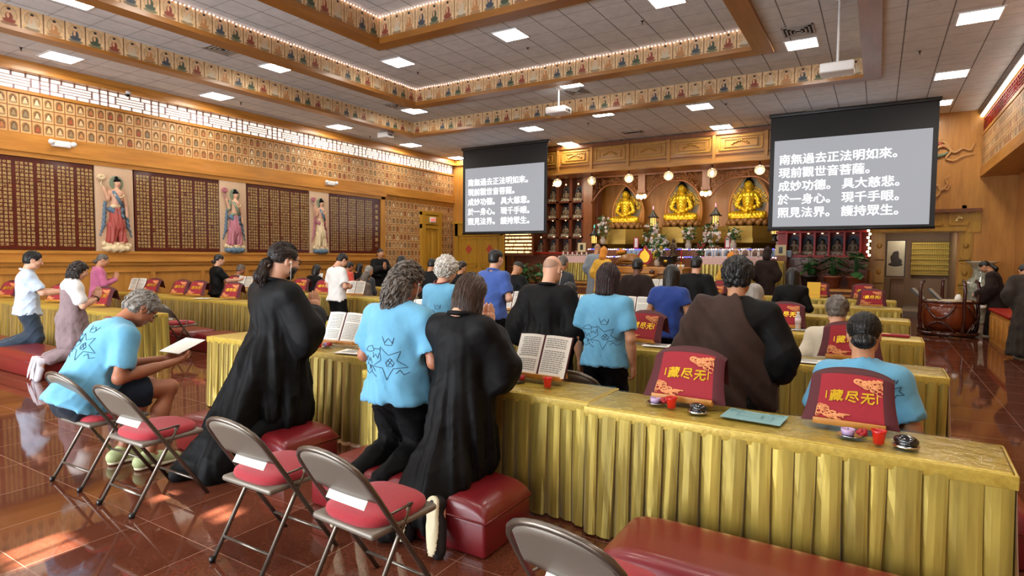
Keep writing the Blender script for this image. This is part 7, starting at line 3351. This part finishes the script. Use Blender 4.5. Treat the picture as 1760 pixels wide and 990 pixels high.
            D = {'bob': -.14, 'wavybob': -.12, 'long': -.24, 'longer': -.40}[hair]
            hf.cone((0, -.04, .0), (0, -.075, D), .088, .082 if hair != 'longer' else .07, .03, sq=((0, 1, 0), 1.25))
            for e in (-1, 1):
                hf.cone((e * .07, -.01, .03), (e * .078, -.02 if hair != 'long' else .01, D + .03), .034, .028, .03)
            hf.cut((0, .084, .07), (0, 1, -.42))
            hf.ell((0, .10, -.05), (.062, .07, .10), .01, 's')
            hf.cut((0, 0, D - .02), (0, 0, -1), .02)
        elif hair == 'mane':      # long grey curls falling on the nape and shoulders
            hf.cut((0, .084, .07), (0, 1, -.62))
            for e in (-1, 1):
                hf.ell((e * .088, .012, -.022), (.03, .034, .045), .006, 's')
            hf.cone((0, -.07, .0), (0, -.125, -.13), .078, .07, .03)
            hf.cone((0, -.12, -.12), (-.03, -.135, -.2), .065, .035, .03)
            hf.cone((.05, -.09, -.06), (.05, -.11, -.16), .04, .03, .03)
        elif hair == 'hat':
            hf = Field((-.19, -.2, -.2), (.19, .2, .3), RHR)
            hf.ell((0, -.01, .07), (.105, .125, .11), .01)
            hf.cone((0, 0, .12), (0, -.02, .19), .07, .03, .05)
            hf.cone((0, -.04, .0), (0, -.07, -.1), .095, .1, .03)
            hf.cut((0, .07, .02), (0, 1, -.5))
        elif hair == 'cap':
            hf.ell((0, -.005, .055), (.092, .112, .085), .01)
            hf.cut((0, 0, .03), (0, 0, -1))
        amp = {'curly': .011, 'wavybob': .008, 'mane': .008, 'tousled': .007, 'full': .006}.get(hair, .0016)
        if hair in ('curly', 'wavybob', 'mane', 'tousled', 'full'):
            fq = 95 if hair == 'curly' else 75
            hf.warp(lambda x, y, z: amp * np.sin(fq * x + 2 * np.sin(40 * z)) * np.sin(fq * y + 2 * np.sin(44 * x)) * np.sin(fq * .8 * z + 2 * np.sin(36 * y)) * 1.6)
        elif hair in ('hat', 'cap'):
            hf.warp(lambda x, y, z: .003 * np.sin(12 * np.arctan2(x, y)))
        else:
            hf.warp(lambda x, y, z: amp * (np.sin(38 * np.arctan2(x, -(y - .02)) + 3 * np.sin(9 * z + seed)) + .6 * np.sin(70 * np.arctan2(x, -(y - .02)) + seed)))
        RLo = rotz(head[1]) @ rotx(-head[0] * .2)

        def place(v):
            a = xf(v, RHd, hc)
            if hair not in ('long', 'longer', 'bob', 'wavybob', 'mane'):
                return a
            t = np.clip((-.01 - v[:, 2]) / .14, 0, 1)[:, None]
            t = t * t * (3 - 2 * t)
            piv = np.array([0, -.03, -.01])
            return a * (1 - t) + (xf(v - piv, RLo, 0) + RHd @ piv + hc) * t
        v, q = hf.arrays(1)
        nm = 'hat' if hair == 'hat' else ('cap' if hair == 'cap' else 'hair')
        ho = link(nm, arr_mesh('hair', [(place(v), q, hairm)]), root)
        if lod == 0 and hair not in ('hat', 'cap'):
            N, L, rad, wav, sg = {'short': (520, .07, .0021, .002, 7), 'tousled': (420, .075, .0032, .005, 8), 'mane': (330, .19, .0052, .011, 15), 'ponytail': (480, .12, .0021, .0022, 9), 'long': (560, .24, .0024, .002, 12),
                                  'bun': (520, .10, .002, .0012, 8), 'curly': (420, .05, .0062, .008, 8), 'bob': (480, .17, .0024, .002, 10), 'wavybob': (260, .13, .005, .007, 10), 'balding': (200, .05, .0025, .001, 6)}.get(hair, (480, .06, .0022, .002, 8))
            fl_ = flow
            if hair in ('mane', 'ponytail', 'bun'):
                fl_ = (lambda p: (-p[0] * 5, -1.0, -.35) if p[2] > -.03 else (p[0] * .6, -.1, -1))
            elif hair in ('short', 'tousled'):
                fl_ = lambda p: (p[0] * 6, p[1] * 5 - .15, -.55 + p[2] * 2)
            sb = strands(v, q, N, L, fl_, rad, wav, hairm, seed, sg, .003)
            sb.v = [tuple(x) for x in place(np.array(sb.v))]
            sb.build('hair_lock', hairm, ho)['kind'] = 'stuff'
        if hair in ('ponytail', 'bun') and lod < 2:
            c = (0, -.118, -.062) if hair == 'ponytail' else (0, -.092, -.06)
            b = MB().tube([(c[0] + .03 * math.cos(a), c[1] + .012 * math.sin(a), c[2] + .022 * math.sin(a)) for a in np.linspace(0, 2 * PI, 15)[:-1]], .007, mat('hair_tie', '#b9a4a0', .7) if hair == 'ponytail' else BLACK, 6, closed=True)
            b.v = [tuple(x) for x in xf(np.array(b.v), RHd, hc)]
            b.build('hair_tie', None, ho)
    else:
        hf = Field((-.12, -.15, -.1), (.12, .12, .16), RHR)
        hf.ell((0, -.014, .026), (.0772, .0975, .084), .01)
        hf.cut((0, .0, .055), (0, .2, 1))
        hf.cut((0, .03, .0), (0, 1, -.2))
        hf.cut((0, 0, -.05), (0, 0, -1))
        v, q = hf.arrays(1)
        link('stubble', arr_mesh('stubble', [(xf(v, RHd, hc), q, H_STUB)]), root)
    # ---------------- accessories

    def acc(b, nm, m=None):
        b.v = [tuple(x) for x in xf(np.array(b.v), RHd, hc)]
        return b.build(nm, m, root)
    if 'glasses' in extra:
        b = MB()
        for e in (-1, 1):
            b.tube([(e * .032 + .022 * math.cos(a), .101 + .004 * math.sin(a), .006 + .018 * math.sin(a)) for a in np.linspace(0, 2 * PI, 17)[:-1]], .0028, GLASSF, 6, closed=True)
            b.tube([(e * .054, .1, .01), (e * .076, .06, .012), (e * .084, .0, .012), (e * .083, -.018, .0)], .0026, GLASSF, 6)
        b.tube([(-.011, .105, .01), (0, .109, .012), (.011, .105, .01)], .0024, GLASSF, 6)
        acc(b, 'glasses')
    if 'beard' in extra:
        g = Field((-.09, 0, -.14), (.09, .13, 0), max(.006, RHR))
        g.cone((-.045, .045, -.062), (.045, .045, -.062), .036, .036, .02)
        g.cone((0, .055, -.075), (0, .062, -.098), .045, .034, .02)
        g.cone((-.024, .093, -.046), (.024, .093, -.046), .009, .009, .01)
        g.ell((0, .1, -.062), (.024, .02, .009), .004, 's')
        g.cut((0, 0, -.035), (0, -.1, 1))
        v, q = g.arrays(1)
        link('beard', arr_mesh('beard', [(xf(v, RHd, hc), q, hairm)]), root)
    if 'earphone' in extra:
        b = MB().ball((.088, .008, -.012), (.008, .008, .008), WIRE, 8)
        b.tube([(.09, .01, -.016), (.089, .016, -.05), (.08, .03, -.10), (.07, .05, -.17)], .0022, WIRE, 5)
        acc(b, 'earphone')
    if 'lanyard' in extra:
        b = MB().tube([nb + u * .005 + X * (.085 * math.sin(a)) + f * (-.085 * math.cos(a) + .0) + u * (.045 - .028 * math.cos(a) - .0) for a in np.linspace(-1.9, 1.9, 15)], .007, LANYARD, 6)
        b.build('lanyard', None, root)
    if 'watch' in extra:
        d = (wr[1] - el[1]) / np.linalg.norm(wr[1] - el[1])
        c = wr[1] - d * .03
        s1 = np.cross(d, V3(0, 0, 1))
        s1 /= np.linalg.norm(s1)
        s2 = np.cross(d, s1)
        b = MB().tube([c + (s1 * math.cos(a) + s2 * math.sin(a)) * .034 for a in np.linspace(0, 2 * PI, 15)[:-1]], .009, BLACK, 6, closed=True)
        b.build('watch', None, root)
    if 'scarf_top' in extra:
        b = MB().tube([nb + X * (.075 * math.sin(a)) + f * (.075 * math.cos(a)) + u * .01 for a in np.linspace(0, 2 * PI, 17)[:-1]], .022, topm, 8, closed=True)
        b.build('collar', topm, root)
    if 'collar' in extra:
        b = MB().tube([nb + X * (.07 * math.sin(a)) + f * (.068 * math.cos(a) + .005) + u * (.022 - .012 * math.cos(a)) for a in np.linspace(0, 2 * PI, 17)[:-1]], .016, topm, 8, closed=True, sx=1.6)
        b.build('collar', topm, root)
    return root, J, wr


def pp(label, px, py, Y, **k):
    """person whose head top stands at photo pixel px,py at depth row Y"""
    p = onY(px, py, Y)
    pose = k.get('pose')
    z0 = k.pop('z0', .30)
    h = p.z - z0
    if pose is None:
        pose = 'kneel' if h > 1.1 else 'seiza'
        k['pose'] = pose
    if 's' not in k:
        k['s'] = h / {'kneel': 1.305, 'seiza': 1.03, 'stand': 1.755, 'sit': .9}[pose] * (1 + .06 * abs(k.get('head', (.3,))[0]))
    if pose in ('kneel', 'seiza') and not any(a - .1 < p.x < b + .1 and c - .25 < Y < d + .25 for a, b, c, d in KNEELERS):
        kneeler(p.x - .5, p.x + .5, Y - .22, Y + .26, 'maroon kneeler out of sight under a worshipper between the tables', group='kneelers hidden under worshippers')
    off = {'kneel': .03, 'seiza': .18, 'stand': -.04, 'sit': 0}[pose] * 0
    return person(label, (p.x + k.pop('dx', 0), Y + off), z0=z0, **k)


# ---- nearest row
r, J, wr = person('seated grey haired man in a sky blue t-shirt and navy shorts reading a white sheet', (-4.76, 2.04), 1.05, -.05, 'sit', .475, .50, (.62, -.10, 0), 'hold', 'tee', C_BLUE, 'shorts', C_NAVY,
                  'tousled', H_GREY, 't', 0, 1.22, .05, .34, ('glasses', 'lanyard', 'print_high'), CLOG, seed=3)
# the sheet he reads
q = thing('paper_sheet', 'white sheet of paper in the hands of the seated grey haired man', 'paper', (-4.76, 2.68, .858), .05)
MB().box((0, 0, 0), (.26, .24, .003), PAPER, rot=Matrix.Rotation(.35, 3, 'X')).build('sheet', None, q)
person('kneeling man in a long black robe with a dark ponytail, glasses and beard, palms together', (-3.92, 2.98), 1.085, -.12, 'kneel', .30, .04, (.22, -.06, 0), 'pray', 'robe', C_BLACK, 'trousers', C_BLACK2,
       'ponytail', H_DARK, 'l', 0, 1.08, 0, None, ('glasses', 'beard', 'earphone', 'trail', 'collar'), SHOEB, seed=4)
person('kneeling man in a sky blue t-shirt and black trousers with long curly grey hair', (-2.58, 2.88), .985, .05, 'kneel', .30, .03, (.42, -.05, 0), 'low', 'tee', C_BLUE, 'trousers', C_BLACK2,
       'mane', H_SALT, 't', 0, 1.2, .03, .36, ('earphone', 'lanyard'), SHOEB, seed=5)
person('kneeling woman in a long black robe with straight brown hair, one sneaker showing', (-2.10, 2.90), .94, .02, 'kneel', .30, .02, (.50, -.15, 0), 'prayhigh', 'robe', C_BLACK, 'trousers', C_BLACK2,
       'long', H_BROWN, 'l', 0, 1.0, 0, None, ('earphone', 'collar', 'foot_out'), SHOEB, seed=6)
# ---- second row
pp('kneeling monk with thick black hair, brown robe wrapped over one shoulder of a black one', 1268, 444, 4.25, rz=.05, head=(.15, 0, 0), top='robe', topm=C_BLACK, botm=C_BROWN, hair='full', hairm=H_BLACK, skin='m', lod=0, wid=1.22, extra=('kesa', 'collar'), arms='low', seed=7)
pp('woman in a sky blue t-shirt with a black bun, seated low behind the nearest table', 1487, 534, 4.3, head=(.35, 0, 0), arms='low', topm=C_BLUE, hair='bun', skin='m', lod=0, wid=1.0, z0=.22, prn=.16, extra=('print_high', 'print_small'), seed=8)
pp('standing looking woman in a sky blue t-shirt with shoulder length dark auburn hair', 1045, 450, 4.75, head=(.12, 0, 0), arms='side', topm=C_BLUE, hair='bob', hairm=H_AUBURN, skin='m', lod=0, wid=1.05, prn=.36, seed=9)
pp('bald kneeling man in a black robe, head bowed, seen from behind', 945, 438, 4.75, rz=.1, head=(.35, -.15, 0), arms='low', top='robe', topm=C_BLACK, hair='bald', skin='l', lod=0, wid=1.06, extra=('glasses', 'collar', 'earphone'), seed=10)
pp('woman in a sky blue t-shirt with short curly white hair and a red lanyard', 764, 444, 4.95, head=(.35, -.1, 0), arms='pray', topm=C_BLUE, hair='curly', hairm=H_WHITE, skin='l', lod=0, prn=.34, extra=('lanyard',), seed=11)
# ---- third row and beyond, right block
pp('woman in a cream cardigan with short dark grey hair', 1441, 510, 6.1, lod=1, head=(.3, 0, 0), arms='low', top='cardi', topm=C_BEIGE, hair='full', hairm=H_SALT, skin='l', wid=1.1, seed=12)
pp('grey haired person in white, half hidden behind the brown robed monk', 1301, 486, 6.2, lod=1, top='long', topm=C_WHITE, hair='short', hairm=H_GREY, skin='m', arms='low', seed=13)
pp('dark haired woman bent low behind the bald man', 983, 484, 6.95, lod=1, head=(.4, -.5, 0), topm=C_GREYK, hair='bun', skin='m', arms='low', seed=14)
pp('woman in a royal blue top with long black hair', 1153, 454, 6.9, lod=1, head=(.25, -.1, 0), top='fitted', topm=C_ROYAL, hair='long', skin='m', arms='low', sleeve=.4, seed=15)
pp('man in a blue polo shirt with thinning black hair', 851, 426, 7.0, lod=1, head=(.1, -.2, 0), top='polo', topm=C_POLO, hair='balding', skin='l', arms='low', extra=('collar',), seed=16)
pp('grey haired man in charcoal just behind the bald man', 966, 439, 9.3, lod=1, top='long', topm=C_GREYK, hair='cropped', hairm=H_SALT, skin='m', arms='low', seed=17)
pp('woman in black with long straight black hair near the yellow folder', 1362, 459, 9.3, lod=1, head=(.2, 0, 0), top='long', topm=C_BLACK, hair='longer', skin='m', arms='low', seed=18)
pp('man in a black robe with a white collar and short black hair', 1197, 438, 9.3, lod=1, head=(.1, 0, 0), top='robe', topm=C_BLACK, hair='cropped', skin='l', arms='low', seed=19, wid=1.05)
pp('person in a dark brown robe with cropped black hair at the altar desk', 1096, 442, 9.3, lod=1, head=(.1, 0, 0), top='robe', topm=C_DBROWN, hair='cropped', skin='d', arms='low', seed=20)
pp('person in a black robe with a patterned cap reading a book', 886, 450, 9.3, lod=1, head=(.4, -.4, 0), top='robe', topm=C_BLACK, hair='cap', hairm=mat('camouflage', '#4a4a42', .8, col2='#14140f', scale=40), skin='m', arms='low', seed=21, dx=0)
pp('woman in a black robe with a low dark bun behind the curly white head', 793, 448, 9.3, lod=1, top='robe', topm=C_BLACK, hair='bun', hairm=H_DARK, skin='m', arms='low', seed=22)
pp('person in black left of the curly white head', 741, 444, 9.3, lod=1, top='robe', topm=C_BLACK, hair='short', skin='m', arms='low', seed=23)
pp('person in black with dark hair farther back beside the curly white head', 762, 438, 11.2, lod=2, top='robe', topm=C_BLACK, hair='short', skin='m', arms='low', seed=24)
pp('woman with a mass of black hair behind the long haired man', 688, 439, 9.7, lod=1, top='robe', topm=C_BLACK, hair='longer', skin='m', arms='low', seed=25)
# ---- left block
pp('kneeling woman in a pale short-sleeved blouse and dark jeans with short black hair', 51, 431, 3.72, rz=-.25, lod=0, head=(.25, -.1, 0), arms='reach', top='polo', topm=C_PALE, botm=C_DENIM, hair='short', skin='l', seed=30, extra=('collar',))
pp('kneeling woman in a mauve apron and white tee with wavy dark hair, white sneakers', 128, 449, 3.60, rz=-.2, lod=0, head=(.35, -.1, 0), arms='pray', top='apron_dress', topm=C_MAUVE, botm=C_MAUVE, hair='wavybob', hairm=H_DARK, skin='l', shoe=SHOEW, seed=31, extra=('watch',))
pp('woman in a pink hooded fleece with a grey bun, palms together', 172, 436, 5.9, rz=-.3, lod=1, top='long', topm=C_PINK, hair='bun', hairm=H_SALT, skin='m', seed=32, extra=('scarf_top',))
pp('woman in a black t-shirt with a dark bun at the second left row', 375, 436, 7.9, rz=-.2, lod=1, head=(.15, 0, 0), arms='reach', topm=C_BLACK, hair='bun', skin='l', seed=33)
pp('grey haired man in a striped shirt near the left wall', 423, 454, 9.6, rz=-.2, lod=1, top='long', topm=C_STRIPE, hair='cropped', hairm=H_SALT, skin='t', arms='low', seed=34)
pp('young man in a white t-shirt and black trousers, head bowed', 582, 435, 8.1, rz=-.1, lod=1, head=(.6, -.1, 0), arms='low', topm=C_WHITE, hair='short', skin='l', seed=35)
pp('person in an orange red t-shirt behind the white t-shirt man', 598, 450, 9.9, rz=-.1, lod=1, head=(.5, 0, 0), arms='low', topm=C_RED, hair='short', skin='t', seed=36)
pp('dark haired person left of the white t-shirt man', 552, 454, 10.4, lod=2, topm=C_BLACK, hair='bob', skin='m', arms='low', seed=37)
pp('woman with shoulder length black hair beside the orange red shirt', 608, 454, 10.9, lod=2, topm=C_RED, hair='bob', skin='m', arms='pray', seed=38, rz=-.3)
pp('woman with very long black hair near the left wall', 624, 452, 12.8, lod=2, top='long', topm=C_BLACK, hair='longer', skin='m', arms='low', seed=39)
pp('grey haired person in a taupe jacket bent over a book', 634, 466, 9.7, lod=1, head=(.6, -.1, 0), top='long', topm=C_TAUPE, hair='bob', hairm=H_SALT, skin='m', arms='low', seed=40, dx=0)
pp('grey headed person farther left of the standing robed lady', 641, 456, 10.6, lod=2, top='long', topm=C_GREYK, hair='cropped', hairm=H_GREY, skin='m', arms='low', seed=41)
pp('lady in a black robe standing by the left wall, palms together, facing the hall', 652, 427, 12.6, pose='stand', z0=0, rz=-1.9, lod=1, head=(.1, 0, 0), top='robe', topm=C_BLACK, hair='bun', skin='m', arms='pray', seed=42)
# ---- altar
pp('celebrant in a yellow hood and saffron robe before the altar, at the left', 1036, 428, 15.9, pose='stand', z0=0, lod=1, head=(.15, 0, 0), top='robe', topm=C_YELLOW, hair='hat', hairm=C_ORANGE, skin='m', arms='low', seed=50)
pp('celebrant in a saffron hood half hidden behind the monk with black hair', 1256, 437, 15.9, pose='stand', z0=0, lod=1, head=(.15, 0, 0), top='robe', topm=C_YELLOW, hair='hat', hairm=C_ORANGE, skin='m', arms='low', seed=51)
pp('shaven attendant in grey left of the yellow hood', 1031, 419, 16.5, pose='stand', z0=0, lod=2, top='robe', topm=cloth('grey_robe', '#7d8790'), hair='bald', skin='m', arms='low', seed=52, dx=-.12)
pp('shaven attendant behind the right celebrant', 1263, 427, 16.6, pose='stand', z0=0, lod=2, top='robe', topm=C_DBROWN, hair='bald', skin='l', arms='low', seed=53)
p = onY(1322, 424, 17.3)
person('attendant in a dark brown robe and dark hat standing at the right of the altar', (p.x, 16.95), p.z / 1.80, 0, 'stand', 0.0, .05, (.3, 0, 0), 'low', 'robe', C_DBROWN, 'trousers', C_DBROWN, 'hat', C_DBROWN, 'm', 1, 1.0, seed=54)
# ---- drummer and the robed man at the right
p = onZ(1684, 566, 0)
person('woman in a dark brown robe with a ponytail bending to the drum', (2.15, 15.65), .93, 1.25, 'stand', 0.0, .30, (.55, 0, 0), 'hold', 'robe', C_DBROWN, 'trousers', C_DBROWN, 'ponytail', H_BLACK, 'm', 1, .98, seed=55)
person('person in a greyish brown robe bowing at the right picture edge', (2.12, 12.42), .95, .1, 'stand', 0.0, .5, (.8, 0, 0), 'low', 'robe', C_GBROWN, 'trousers', C_DBROWN, 'short', H_BLACK, 'm', 1, 1.12, seed=56)
